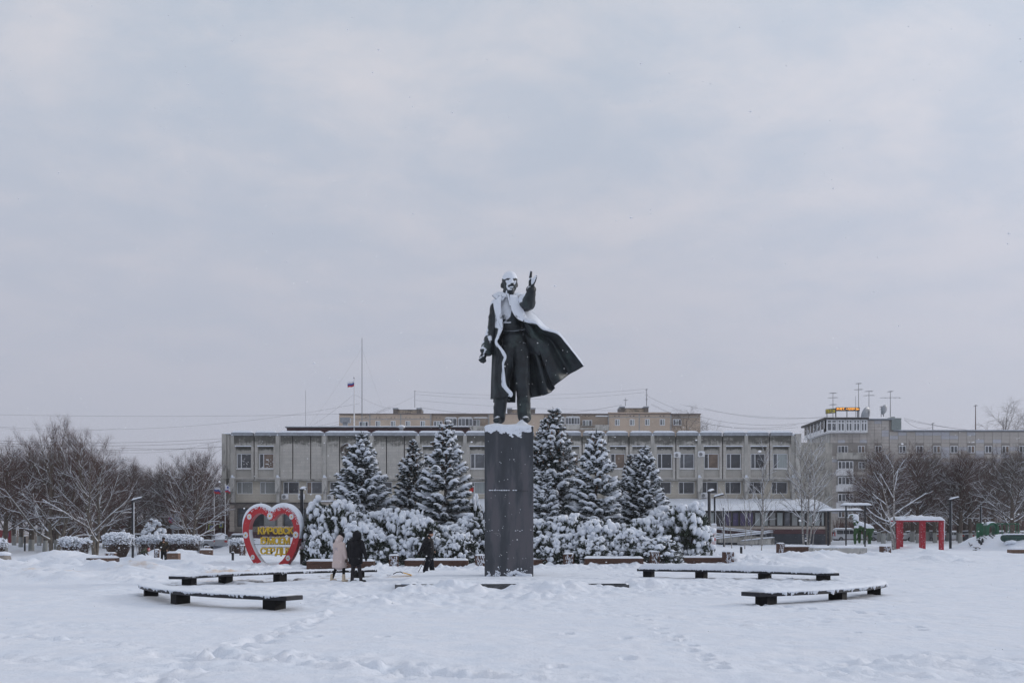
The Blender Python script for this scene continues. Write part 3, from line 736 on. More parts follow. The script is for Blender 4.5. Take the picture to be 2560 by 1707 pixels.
# roof vents
for px, py in ((1006, 1069), (1121, 1056)):
    t = thing('roof_vent', 'snow capped round roof vent ' + ('behind the left spruce tips' if px < 1100 else 'just left of the pedestal'), 'roof vent', (RBX(px), 117, 0))
    MB().tube([(0, 0, RBZ(py + 14)), (0, 0, RBZ(py + 3))], .22, 8).tube([(0, 0, RBZ(py + 3)), (0, 0, RBZ(py + 1))], .42, 10).build('pipe', steel, t)
    MB().ell((0, 0, RBZ(py)), (.45, .45, .22), 10, 6).build('snow_cap', snow_m, t, smooth=True)
# emblem on the blank wall
em = thing('wall_emblem', 'round dark bronze wreath emblem on the blank upper wall, beside the left spruce tip', 'emblem', (BX(868.5), 111.9, BZ(1126)))
bronze_d = mk('emblem_bronze', (.10, .085, .07), .55, .6, .4, 6, .4, 30, snow=(.55, .8))
m = MB()
for sgn in (-1, 1):
    for i in range(13):
        t = math.radians(-80 + i * 13); r = .66
        c = np.array([sgn * r * math.cos(t), -.08, r * math.sin(t)])
        m.capsule(c, c + np.array([sgn * .17 * math.cos(t + .9), -.08, .17 * math.sin(t + .9)]), .085, .04, 7)
m.tube([(.58 * math.cos(t), -.03, .58 * math.sin(t)) for t in np.linspace(0, 2 * math.pi, 25)], .07, 6, caps=False)
m.build('wreath', bronze_d, em, smooth=True)
m = MB(); m.ell((0, -.02, .06), (.34, .16, .34), 12, 8); m.build('globe', bronze_d, em, smooth=True)
m = MB(); m.add([(.14 * (1 if j % 2 == 0 else .42) * math.sin(q), -.17, .70 + .14 * (1 if j % 2 == 0 else .42) * math.cos(q)) for j, q in enumerate(np.linspace(0, 2 * math.pi, 10, endpoint=False))] , [tuple(range(10))])
m.box(-.3, .3, -.14, 0, -.72, -.5); m.build('star_and_ribbon', mk('emblem_red', (.12, .03, .03), .6, 0, .3), em)
m = MB(); m.strip([(.66 * math.sin(t), -.1, .76 * math.cos(t)) for t in np.linspace(-.9, .9, 12)], .2, .07, 3); m.build('snow', snow_m, em, smooth=True)
# air conditioners
acm = MB().box(-.38, .38, -.28, 0, -.27, .27).mesh('case', white_paint)
acf = MB().tube([(-.08, -.285, 0), (-.08, -.30, 0)], .2, 14).mesh('fan', mk('fan_grey', (.22, .23, .24), .6))
acs = MB().strip([(x, -.14, .27) for x in np.linspace(-.38, .38, 8)], .3, .09, 1).mesh('snow', snow_m)
for px, py, D, lab in [(709.5, 1241, 112.75, 'under the third lower window from the left'), (751, 1241, 112.75, 'behind the tall lamp post'), (823, 1243, 112.75, 'at the left edge of the big spruce'),
                       (1692, 1138, 111.9, 'between two upper windows right of the spruces'), (1752, 1136, 111.9, 'further right with a thick snow cap'), (1762.5, 1238, 112.75, 'above the annex roof beside the lamp posts')]:
    t = thing('air_conditioner', 'white air conditioner unit on the office wall ' + lab, 'air conditioner', (BX(px), D, BZ(py)), group='air conditioners on the office wall'); ob('case', acm, t); ob('fan', acf, t); ob('snow', acs, t)

# ------------------------------------------------------------------ beige apartment block far behind
s2 = .094; Dh = 234.0
def AX(px): return (px - 1280) * s2
def AZ(py): return EYE + (HY - py) * s2
apt_c = mk_cladding('beige_panel_wall', (.54, .44, .35), (.57, .46, .36), (.54, .45, .36), 3.2, 2.9, off=0, streak=.2, msize=.03)
grey_seam = mk('grey_seam', (.33, .33, .33), .85)
ap = thing('apartment_block', 'tall beige panel apartment block rising behind the office roof', 'apartment block', (0, Dh, 0))
MB().box(AX(848), AX(1752), .5, 14, 0, AZ(1036)).build('wall', apt_c, ap)
for a, b, t in ((848, 924, 1037.5), (925, 1078, 1035), (1221, 1360, 1034), (1520, 1677, 1030.5)):
    MB().box(AX(a), AX(b), -.2, .49, 10, AZ(t)).build('wall_section', apt_c, ap)
MB().box(AX(848), AX(1752), -.45, 14.3, AZ(1036) + .01, AZ(1034)).build('roof_edge', mk('dark_roof_edge', (.13, .10, .09), .8), ap)
MB().strip([(x, 7, AZ(1034)) for x in np.linspace(AX(850), AX(1750), 40)], 14.6, .3, 5, k=9, nz=.1).build('roof_snow', snow_m, ap, smooth=True)
m = MB()
for px in (925, 1002, 1077, 1222, 1521, 1598, 1677): m.box(AX(px) - .15, AX(px) + .15, -.24, -.21, 10, AZ(1036))
m.box(AX(872), AX(1078), -.25, -.21, AZ(1048.6), AZ(1046.8)); m.box(AX(1521), AX(1745), -.25, -.21, AZ(1043.6), AZ(1042)); m.build('seam', grey_seam, ap)
m = MB()
for px in (876, 915, 941, 950, 978, 987, 1015, 1025, 1051, 1060, 1091, 1100, 1537, 1547, 1575, 1584, 1613, 1622, 1650, 1659, 1687, 1697, 1463, 1472): m.box(AX(px) - .11, AX(px) + .11, -.26, -.2, AZ(1045 if px < 1200 else 1041), AZ(1043 if px < 1200 else 1038.6))
m.build('vent_hole', dark_frame, ap)
for (a, b), n, t in [((898, 921), 3, 1053.5), ((939, 951), 2, 1052), ((977, 989), 2, 1052), ((1014, 1026), 2, 1052), ((1051, 1063), 2, 1052), ((1084, 1106), 3, 1052.5), ((1350, 1362), 2, 1049), ((1456, 1480), 3, 1050), ((1537, 1549), 2, 1048), ((1574, 1586), 2, 1048), ((1612, 1624), 2, 1047.5), ((1649, 1662), 2, 1047.5), ((1682, 1703), 3, 1047.5), ((1130, 1142), 2, 1055), ((1236, 1250), 2, 1049), ((1182, 1200), 2, 1049)]:
    window(ap, AX(a), AX(b), -.30, AZ(t + 16), AZ(t), tuple(i / n for i in range(1, n)), white_pvc, [g_mid, g_pale, g_dark], fw=.14)
def glazed_balcony(par, xa, xb, y, z0, z1, n, name='balcony', deep=1.1, rail=conc, cover=True):
    """parapet with glazing above it and a snowy slab"""
    h = z1 - z0
    b = MB().box(xa, xb, y - deep, y, z0 - .15, z0).box(xa, xb, y - deep - .02, y - deep + .06, z0, z0 + h * .38).box(xa, xa + .06, y - deep + .061, y, z0, z0 + h * .38).box(xb - .06, xb, y - deep + .061, y, z0, z0 + h * .38).box(xa, xb, y - deep, y, z1, z1 + .12).build(name, rail, par)
    if n: window(b, xa, xb, y - deep, z0 + h * .39, z1 - .01, tuple(i / n for i in range(1, n)), white_pvc, [g_mid, g_mid, g_dark], fw=.1, name='glazing')
    if cover: MB().strip([(x, y - deep / 2, z1 + .12) for x in np.linspace(xa, xb, 10)], deep, .2, int(xa * 3)).build('snow', snow_m, b, smooth=True)
    return b
glazed_balcony(ap, AX(1113), AX(1143), -.2, AZ(1078), AZ(1047), 3); glazed_balcony(ap, AX(1146), AX(1182), -.2, AZ(1078), AZ(1047), 4); glazed_balcony(ap, AX(1183), AX(1220), -.2, AZ(1078), AZ(1047), 0)
glazed_balcony(ap, AX(1395), AX(1411), -.2, AZ(1073), AZ(1046), 2); glazed_balcony(ap, AX(1413), AX(1449), -.2, AZ(1073), AZ(1045), 5); glazed_balcony(ap, AX(1450), AX(1486), -.2, AZ(1073), AZ(1066), 0, cover=False); glazed_balcony(ap, AX(1487), AX(1520), -.2, AZ(1075), AZ(1043), 0)
for a, b, t, lab in ((977, 1049, 1013, 'at the left'), (1268, 1339, 1013, 'behind the statue legs'), (1555, 1628, 1009, 'at the right')):
    e_ = thing('lift_house', 'stained brown lift house on the beige apartment roof, ' + lab, 'lift house', (AX((a + b) / 2), Dh + 5, 0), group='lift houses on the apartment roof')
    w2 = (b - a) * s2 / 2; zz0 = AZ(1034)
    MB().box(-w2 + 1.1, w2 - 1.1, 0, 5, zz0, AZ(t + 5)).build('wall', mk('stained_beige', (.34, .27, .2), .9, 0, .3, .8, .2, 10, col2=(.05, .045, .04), c2=(.5, .6)), e_)
    MB().box(-w2, -w2 + 1.08, -.4, 5, zz0, AZ(t + 3.5)).box(w2 - 1.08, w2, -.4, 5, zz0, AZ(t + 3.5)).build('shaft', mk('dark_brick_shaft', (.12, .10, .085), .9, 0, .3, 2), e_)
    MB().box(-w2 - .1, -w2 + 1.18, -.5, 5.1, AZ(t + 3.5), AZ(t)).box(w2 - 1.18, w2 + .1, -.5, 5.1, AZ(t + 3.5), AZ(t)).build('hood', tin, e_)
    MB().box(-w2 + 1.0, w2 - 1.0, -.2, 5.2, AZ(t + 5), AZ(t + 4)).build('roof_edge', dark_frame, e_)
# cap on the left end: grey tank
t = thing('roof_tank', 'grey metal ventilation box above the left end of the beige block', 'roof tank', (AX(862), 150, 0)); s3 = 150 / F
MB().box(-.75, .75, 0, 1.3, (HY - 1055) * s3 + EYE, (HY - 1043) * s3 + EYE).box(-.35, .35, .2, 1, (HY - 1064) * s3 + EYE, (HY - 1055) * s3 + EYE - .01).build('box', tin, t); t.location.x = X_(862, 150)
MB().tube([(0, .6, BZ(1092)), (0, .6, (HY - 1064) * s3 + EYE)], .25, 8).build('stem', tin, t)

# ------------------------------------------------------------------ panel apartment building at the right
Dr = 174.0; s4 = Dr / F
def CX(px): return (px - 1280) * s4
def CZ(py): return EYE + (HY - py) * s4
rp_wall = mk_cladding('grey_joint_wall', (.31, .29, .27), (.33, .31, .29), (.27, .255, .24), 2, 1, off=0)
rp_panel = mk('concrete_wall_panel', (.50, .47, .44), .85, 0, .14, .25, .2, 6, col2=(.27, .25, .235), c2=(.5, .7))
rp_panel2 = mk('pale_wall_panel', (.50, .51, .55), .85, 0, .12, .3, .2, 6)
rp = thing('corner_apartment_building', 'grey concrete panel apartment building with glazed corner balcony at the right', 'apartment building', (0, Dr, 0))
xa, xm, xr = CX(2075), CX(2235), CX(2720)
MB().box(xa + .06, xm, .07, 13.6, 0, CZ(1050)).box(xm + .01, xr, .07, 13.6, 0, CZ(1078)).build('wall', rp_wall, rp)
# panels of the street front
pw, ph = 1.28, .56
pms = [MB().box(.025, pw - .025, 0, .06, .02, ph - .02).mesh('wall_panel', rp_panel), MB().box(.025, pw - .025, -.012, .06, .02, ph - .02).mesh('wall_panel', rp_panel), MB().box(.025, pw - .025, 0, .06, .02, ph - .02).mesh('wall_panel', rp_panel2)]
lw, lh = 1.503, .66
lms = [MB().box(.03, lw - .03, 0, .06, .02, lh - .02).mesh('wall_panel', rp_panel), MB().box(.03, lw - .03, -.015, .06, .02, lh - .02).mesh('wall_panel', rp_panel2), ]
wrect = []
def rwin(par, pa, pb, ta, tb, n=2, gl=(None,)):
    wrect.append((CX(pa), CX(pb), CZ(tb), CZ(ta))); window(par, CX(pa), CX(pb), -.06, CZ(tb), CZ(ta), tuple(i / n for i in range(1, n)), white_pvc, rw.choice([[g_dark, g_mid], [g_mid, g_dark], [g_mid, g_brown]]), fw=.11)
for row, (ta, tb) in enumerate([(1114, 1132), (1154, 1172), (1193, 1210), (1235, 1253), (1275, 1293), (1312, 1329)]):
    for px in ([2095, 2146, 2187] if row else [2094, 2145, 2187]):
        rwin(rp, px, px + (26 if px < 2100 else 17), ta, tb, 3 if px < 2100 else 2)
    for px in range(2247, 2700, 43): rwin(rp, px, px + 18, ta, tb)
cnt = 0
z = CZ(1079)
while z > 3:
    z -= lh; x = CX(2247) - .12 - lw
    while x > xm + lw: x -= lw
    while x + lw < CX(2580):
        if cnt < 300 and not any(x + lw > a and x < b and z + lh > c and z < d for a, b, c, d in wrect): ob('wall_panel', lms[0 if rw.random() < .75 else 1], rp, (x, 0, z)); cnt += 1
        x += lw
z = CZ(1051); rest = MB()
while z > 3:
    z -= ph; x = xa + .07
    while x + pw < xm:
        if not any(x + pw > a and x < b and z + ph > c and z < d for a, b, c, d in wrect) and not (z > CZ(1082) and x < CX(2165)):
            j = rw.random(); rest.box(x + .025, x + pw - .025, -(.012 if j > .7 else 0), .06, z + .02, z + ph - .02, 0 if j > .12 else 1)
        x += pw
rest.build('wall_panels', [rp_panel, rp_panel2], rp, kind='stuff')
# side face with balconies
sd_ = MB(); z = CZ(1064) - .6
SIDE = MB().box(xa - .02, xa + .05, .05, 13, 0, CZ(1084)).build('side_wall', conc_light, rp)
# glazed corner balcony on the top floor
gb0, gb1 = CZ(1080), CZ(1050)
fb = MB().box(xa - 1.0, CX(2164), -1.0, 0, gb0 - .2, gb0).box(xa - 1.0, xa - .03, 0.001, 12, gb0 - .2, gb0).build('corner_balcony', white_paint, rp)
for i, (a, b) in enumerate([(2062, 2088), (2089, 2108), (2109, 2127), (2128, 2146), (2147, 2164)]):
    window(fb, CX(a), CX(b), -.98, gb0 + .02, gb1, (.5,), white_pvc, [g_mid, g_mid], horiz=[(0, .5, .72), (.5, 1, .72)], fw=.22, name='glazing')
m = MB()
for i in range(6):
    y = .1 + i * 2
    m.box(xa - .98, xa - .9, y, y + .25, gb0, gb1)
m.box(xa - .98, xa - .9, .1, 12, gb0, gb0 + .6); m.build('side_glazing_frame', white_pvc, fb)
MB().box(xa - .94, xa - .92, .3, 12, gb0 + .6, gb1).build('side_glazing', g_mid, fb)
MB().box(xa - 1.3, CX(2166), -1.3, 13, gb1 + .01, gb1 + .35).build('roof_edge', dark_frame, rp)
MB().box(CX(2164) + .02, CX(2233), -.35, 13, CZ(1050) + .01, CZ(1047)).build('upper_roof_edge', tin, rp)
MB().box(xm - .1, xr, -.35, 13.9, CZ(1078) + .01, CZ(1075.5)).build('wing_roof_edge', tin, rp)
m = MB(); m.strip([(x, 6.2, gb1 + .35) for x in np.linspace(xa - 1.3, CX(2166), 16)], 15, .25, 1, k=9, nz=.1); m.strip([(x, 6.2, CZ(1047)) for x in np.linspace(CX(2164) + .1, CX(2233), 10)], 13.6, .2, 2, k=9, nz=.1); m.strip([(x, 6.6, CZ(1075.5)) for x in np.linspace(xm - .1, xr, 30)], 14.4, .25, 3, k=9, nz=.1)
m.build('roof_snow', snow_m, rp, smooth=True)
MB().box(CX(2236), CX(2259), 1, 5, CZ(1075), CZ(1043)).box(CX(2228), CX(2235.5), -.3, 5, CZ(1075), CZ(1042)).build('lift_room', mk('grey_green_sheet', (.23, .27, .27), .6, 0, .1), rp)
for row, zt_ in enumerate((1146, 1187, 1226, 1268)):
    a, b = (2091, 2185) if row == 0 else (2090, 2128)
    zz0 = CZ(zt_); mats_ = conc if row == 0 else white_paint
    bb = MB().box(CX(a), CX(b), -1.1, -.02, zz0 - .18, zz0).box(CX(a), CX(b), -1.1, -1.03, zz0 + .001, zz0 + .95).box(CX(a), CX(a) + .07, -1.02, -.02, zz0 + .001, zz0 + .95).box(CX(b) - .07, CX(b), -1.02, -.02, zz0 + .001, zz0 + .95).build('balcony', mats_, rp)
    if row: window(bb, CX(a), CX(b), -1.09, zz0 + .97, zz0 + 2.35, (.25, .5, .75), white_pvc, [g_dark, g_mid], fw=.12, name='glazing')
for row, zt_ in enumerate((1146, 1187, 1226, 1268)):
    zz0 = CZ(zt_)
    bb = MB().box(xa - 1.2, xa - .04, 3, 9, zz0 - .18, zz0).box(xa - 1.2, xa - 1.13, 3, 9, zz0 + .001, zz0 + .95).box(xa - 1.12, xa - .04, 3, 3.07, zz0 + .001, zz0 + .95).build('side_balcony', [mk('teal_panel', (.10, .15, .18), .7), conc_light, conc_light, white_paint][row], rp)
    MB().box(xa - 1.19, xa - 1.15, 3.05, 9, zz0 + .96, zz0 + 2.3).box(xa - 1.14, xa - .05, 3.03, 3.07, zz0 + .96, zz0 + 2.3).build('glazing', g_dark, bb)
    m = MB()
    for i in range(5): m.box(xa - 1.21, xa - 1.12, 3 + i * 1.45, 3.12 + i * 1.45, zz0 + .951, zz0 + 2.4)
    m.build('frame', white_pvc, bb)
# low link between the two
MB().box(0, 4.2, 0, 6, 0, (HY - 1105) * .052 + EYE).build('link_block', conc, None, loc=(X_(2000, 130), 130, 0), label='low grey stair block between the office and the right apartment building', cat='stair block')

# LED boards on the roof of the right building
def text_mesh(s, size, depth, off=0.0, mat=None, name='letter', sx=1.0):
    c = bpy.data.curves.new('t', 'FONT'); c.body = s; c.size = size; c.extrude = depth / 2; c.offset = off; c.resolution_u = 3
    o = bpy.data.objects.new('t', c); COL.objects.link(o); dg = bpy.context.evaluated_depsgraph_get()
    me = bpy.data.meshes.new_from_object(o.evaluated_get(dg)); bpy.data.objects.remove(o); me.name = name
    me.transform(Matrix.Rotation(math.pi / 2, 4, 'X') @ Matrix.Diagonal((sx, 1, 1, 1)))
    me.materials.clear(); me.materials.append(mat); return me
def fit(me, x0, x1, z0, z1):
    co, _ = get_cn(me); a = co[:, 0].min(); b = co[:, 0].max(); c = co[:, 2].min(); d = co[:, 2].max()
    co[:, 0] = x0 + (co[:, 0] - a) / (b - a) * (x1 - x0); co[:, 2] = z0 + (co[:, 2] - c) / (d - c) * (z1 - z0)
    me.vertices.foreach_set('co', co.ravel()); me.update(); return me
amber = mk('amber_led', (.6, .25, .05), .6, emit=(1, .42, .06, 1.6)); led_y = mk('dim_yellow_led', (.25, .22, .03), .6, emit=(.7, .6, .05, .35))
Dl = 177.0; sl = Dl / F
def LX(px): return (px - 1280) * sl
def LZ(py): return EYE + (HY - py) * sl
lb = thing('led_board', 'black rooftop display board with glowing orange running text', 'display board', (0, Dl, 0))
MB().box(LX(2091), LX(2149.5), 0, .3, LZ(1027), LZ(1018)).build('board', dark_frame, lb)
ob('text', fit(text_mesh('РНЕТ. +7(939 26-', 1, .04, .015, amber, 'text'), LX(2092), LX(2148.5), LZ(1025.6), LZ(1019.4)), lb, (0, -.03, 0))
m = MB()
for px in (2091.5, 2119, 2145, 2149): m.box(LX(px) - .06, LX(px) + .06, .3, .4, LZ(1042), LZ(1018))
m.build('leg', dark_metal, lb)
lb2 = thing('led_board', 'small angled yellow lettered board left of the orange display', 'display board', (LX(2080), Dl + .5, 0), math.radians(-48))
MB().box(-1.1, .9, 0, .2, LZ(1032), LZ(1020.5)).build('board', dark_frame, lb2)
ob('text', fit(text_mesh('ТЕЛ 26', 1, .04, .015, led_y, 'text'), -1.0, .8, LZ(1030.5), LZ(1022)), lb2, (0, -.03, 0))
MB().box(-1.0, -.9, .2, .3, LZ(1042), LZ(1020)).box(.7, .8, .2, .3, LZ(1042), LZ(1020)).build('leg', dark_metal, lb2)
# masts and aerials
def mast(px, py0, py1, D, r=.05, lab='', arms=(), red=False, name='roof_aerial', cat='aerial', dish=None):
    s_ = D / F; t = thing(name, lab, cat, (X_(px, D), D, Z_(py1, D))); h = (py1 - py0) * s_
    MB().tube([(0, 0, -.4), (0, 0, h)], [r, r * .6], 6).build('mast', mk('rusty_mast', (.12, .08, .08), .7) if red else steel, t)
    if arms:
        m = MB()
        for f_, L_, a_ in arms:
            dx, dy = math.cos(a_), math.sin(a_); z_ = h * f_
            L_ *= .7; m.tube([(-L_ * dx, -L_ * dy, z_), (L_ * dx, L_ * dy, z_ + .12)], r * .45, 5)
            for q in np.linspace(-1, 1, 5): m.tube([(q * L_ * dx - .35 * dy, q * L_ * dy + .35 * dx, z_ + .04 * q), (q * L_ * dx + .35 * dy, q * L_ * dy - .35 * dx, z_ + .04 * q)], r * .4, 4)
        m.build('crossbar', steel, t)
    return t
mast(2082.5, 981, 1042, 178, .07, 'rooftop aerial with three crossbars standing left of the display board', [(.97, .9, .3), (.78, 1.2, .2), (.5, .9, .4)])
mast(2146.5, 957, 1042, 178, .08, 'tallest rooftop aerial rising behind the display board', [(.98, .7, .5), (.8, 1.0, .2)])
mast(2139, 990, 1042, 179, .05, 'thin bare mast leaning beside the tallest aerial')
mast(2172.5, 977, 1036, 178, .07, 'rooftop aerial right of the tallest one, above the satellite dish', [(.98, 1.0, .3), (.8, 1.3, .2)])
mast(2203, 1014, 1036, 178, .07, 'short stubby antenna on the right building roof', [(.6, .3, 0), (.85, .3, 0)])
mast(2226, 977, 1036, 178, .08, 'rooftop aerial with one very wide crossbar, rightmost of the cluster', [(.97, .6, .3), (.7, 2.6, .15)])
mast(2439, 1012, 1073, 178, .10, 'lone reddish mast on the long right roof', [(.96, .3, 0)], red=True)
mast(2332, 1057, 1073, 178, .1, 'short twin stub aerial on the long right roof', [(.9, .2, 0)])
mast(1037, 977, 1014, 238, .09, 'thin mast on the left lift house of the beige block', [(.98, .2, 0)])
mast(1616.5, 972, 1010, 238, .12, 'notched mast on the right lift house of the beige block', [(.95, .3, 0), (.6, .3, 0), (.3, .3, 0)])
mast(1563.5, 994, 1010, 238, .09, 'short aerial at the left corner of the right lift house', [(.6, .7, .6)])
mast(905, 845, 1068, 118.5, .06, 'tall thin black mast on the office roof right of the flag', name='roof_mast', cat='mast')
mast(764, 975, 1085, 140, .03, 'faint thin mast above the maroon rooftop block', name='roof_mast', cat='mast')
for px, py, r_, lab in ((2169, 1034, 1.4, 'large satellite dish seen edge on, behind the aerials'), (2215, 1022, .9, 'tilted satellite dish on a dark rooftop stand')):
    t = thing('satellite_dish', lab, 'satellite dish', (LX(px), 178, LZ(py)))
    m = MB(); m.ell((0, 0, 0), (r_, .25, r_), 14, 8, R=np.array(Matrix.Rotation(.7, 3, 'Z') @ Matrix.Rotation(.3, 3, 'X'))); m.build('dish', tin, t, smooth=True)
    MB().tube([(0, .2, -1.8 if px < 2200 else -1.2), (0, .2, 0)], .1, 6).build('mount', steel, t)
# flags
flag_w = mk('flag_white', (.66, .68, .74), .8); flag_b = mk('flag_blue', (.03, .07, .30), .8); flag_r = mk('flag_red', (.48, .03, .04), .8)
def flag_mesh(w, h, seed, bands, droop=.25):
    m = MB(); n = 14; rows = 9
    def P_(u, v): 
        x = u * w * (1 - .12 * math.sin(u * 5 + seed)); y = .12 * w * math.sin(u * 7 + seed + v * 1.5) * u ** .6; z = -v * h - droop * h * u * u + .05 * h * math.sin(u * 9 + seed)
        return (x, y, z)
    vs = [P_(i / n, j / rows) for j in range(rows + 1) for i in range(n + 1)]
    base = m.n; m.v.append(np.array(vs)); m.n += len(vs)
    for j in range(rows):
        m.f.append(np.array([[base + j * (n + 1) + i, base + (j + 1) * (n + 1) + i, base + (j + 1) * (n + 1) + i + 1, base + j * (n + 1) + i + 1] for i in range(n)])); m.m.append(bands((j + .5) / rows))
    return m
tri = lambda v: 0 if v < .34 else (1 if v < .67 else 2)
def flagpole(px, ptop, pbot, D, fx, ftop, fw, fh, bands, lab, flab, seed, rz=0, r=.05, extra=None):
    t = thing('flagpole', lab, 'flagpole', (X_(px, D), D, Z_(pbot, D))); s_ = D / F; h = (pbot - ptop) * s_
    MB().tube([(0, 0, -.5), (0, 0, h)], [r, r * .6], 8).build('pole', white_paint, t); MB().ell((0, 0, h), (r * 1.6,) * 3, 8, 6).build('finial', white_paint, t, smooth=True)
    f = thing('flag', flab, 'flag', (X_(px, D), D - .06, Z_(ftop, D)), rz); c = flag_mesh(fw * s_, fh * s_, seed, bands).build('cloth', [flag_w, flag_b, flag_r], f, smooth=True)
    if extra: extra(f, s_)
    return t
flagpole(885.5, 944, 1068, 118, 0, 953, 17, 13, tri, 'white rooftop flagpole above the office', 'tricolour flag of white, blue and red high on the rooftop pole', 1.0, math.pi - .3, .09)
flagpole(535.5, 1211, 1338, 106, 0, 1217, 17, 16, tri, 'white flagpole left of the office corner, the left one of two', 'tricolour flag hanging on the left ground flagpole', 2.2, .1, .055)
def emb(f, s_): MB().ell((7 * s_, -.1, -6 * s_), (.09, .02, .13), 8, 6).build('crest', flag_b, f)
flagpole(563, 1211, 1338, 106, 0, 1212, 14, 17, lambda v: 0 if v < .67 else (1 if v < .83 else 2), 'white flagpole at the office corner, the right one of two', 'mostly white flag with a crest and thin blue and red stripes', 3.6, .1, .055, emb)
# cables
def cable(px0, py0, D0_, px1, py1, D1_, sag, r, lab='thin overhead cable crossing the sky low above the roofs', grp='overhead cables above the roofs'):
    a = np.array([X_(px0, D0_), D0_, Z_(py0, D0_)]); b = np.array([X_(px1, D1_), D1_, Z_(py1, D1_)])
    pts = [a + (b - a) * t - np.array([0, 0, sag * 4 * t * (1 - t)]) for t in np.linspace(0, 1, 17)]
    MB().tube(np.array(pts), r * .62, 4, caps=False).build('overhead_cable', wire_m, label=lab, cat='cable', group=grp)
for c in [(-60, 1035, 120, 905, 1033, 118, .3, .016), (-60, 1062, 120, 900, 1008, 118, 1.6, .014), (-60, 1062, 120, 300, 1070, 150, .6, .014), (-60, 1099, 110, 975, 1018, 234, 3.0, .03), (-60, 1105, 110, 976, 1022, 234, 3.2, .03),
          (-60, 1108, 110, 1037, 990, 238, 5, .028), (240, 1125, 110, 600, 1085, 112, 1, .014), (480, 1150, 105, 557, 1119, 111.5, .3, .02), (300, 1120, 110, 976, 1014, 234, 3, .028),
          (1050, 1018, 236, 1555, 1012, 236, 2.2, .045), (1037, 978, 238, 1616, 972, 238, 1.2, .03), (1037, 985, 238, 1616, 980, 238, 1.4, .03), (1037, 1000, 238, 1555, 1026, 236, .5, .03),
          (1616, 988, 238, 2090, 1045, 178, 3.6, .035), (1628, 1009, 236, 1990, 1062, 176, 2.5, .03), (1628, 1012, 236, 1995, 1068, 176, 2.2, .03), (1760, 1020, 200, 2080, 1039, 178, 1.2, .03), (1700, 1010, 238, 2090, 1043, 178, 1.2, .025),
          (2260, 1045, 178, 2700, 1062, 178, 1.8, .035), (2260, 1048, 178, 2330, 1068, 178, .8, .04), (2262, 1050, 178, 2800, 1075, 178, 1.5, .03), (885, 985, 118, 1000, 1022, 234, .6, .02), (885, 985, 118, 700, 1110, 112, .4, .014),
          (905, 870, 118.5, 770, 1068, 118, .2, .008), (905, 870, 118.5, 975, 1068, 118, .2, .008)]:
    cable(*c)
# office wall string cable
# ------------------------------------------------------------------ bare trees with snow on the boughs
bark = mk('bark_brown', (.085, .068, .056), .9, 0, .3, 4, .4, 20, snow=(.55, .85), snoise=.3)
bark_white = mk('bark_pale', (.30, .29, .28), .85, 0, .4, 3, .3, 20, stretch=(1, 1, 3), col2=(.05, .045, .04), c2=(.54, .62), snow=(.5, .8))
twig_m = mk('twig_reddish', (.085, .045, .036), .9, 0, .3, .6, 0, snow=(.8, 1.15), snoise=.4, sscale=1.3)
twig_grey = mk('twig_grey', (.085, .07, .062), .9, 0, .3, .6, 0, snow=(.75, 1.15), snoise=.45, sscale=1.3)
def mk_limewash():
    m = mk('limewashed_trunk', (.085, .068, .056), .9, 0, .3, 4, .4, 20, snow=(.7, .95)); nt = m.node_tree
    p = nt.nodes['Principled BSDF']; src = p.inputs['Base Color'].links[0].from_socket
    t = nt.nodes.new('ShaderNodeTexCoord'); s = nt.nodes.new('ShaderNodeSeparateXYZ'); nt.links.new(t.outputs['Object'], s.inputs[0])
    v = nmath(nt, 'ADD', s.outputs[2], nmath(nt, 'MULTIPLY', noise(nt, t.outputs['Object'], 6), .25))
    c = mixc(nt, mrange(nt, v, 1.50, 1.56), (.30, .31, .30), src); nt.links.new(c, p.inputs['Base Color']); return m
lime = mk_limewash()
def nrm(v): v = np.asarray(v, float); return v / max(np.linalg.norm(v), 1e-9)
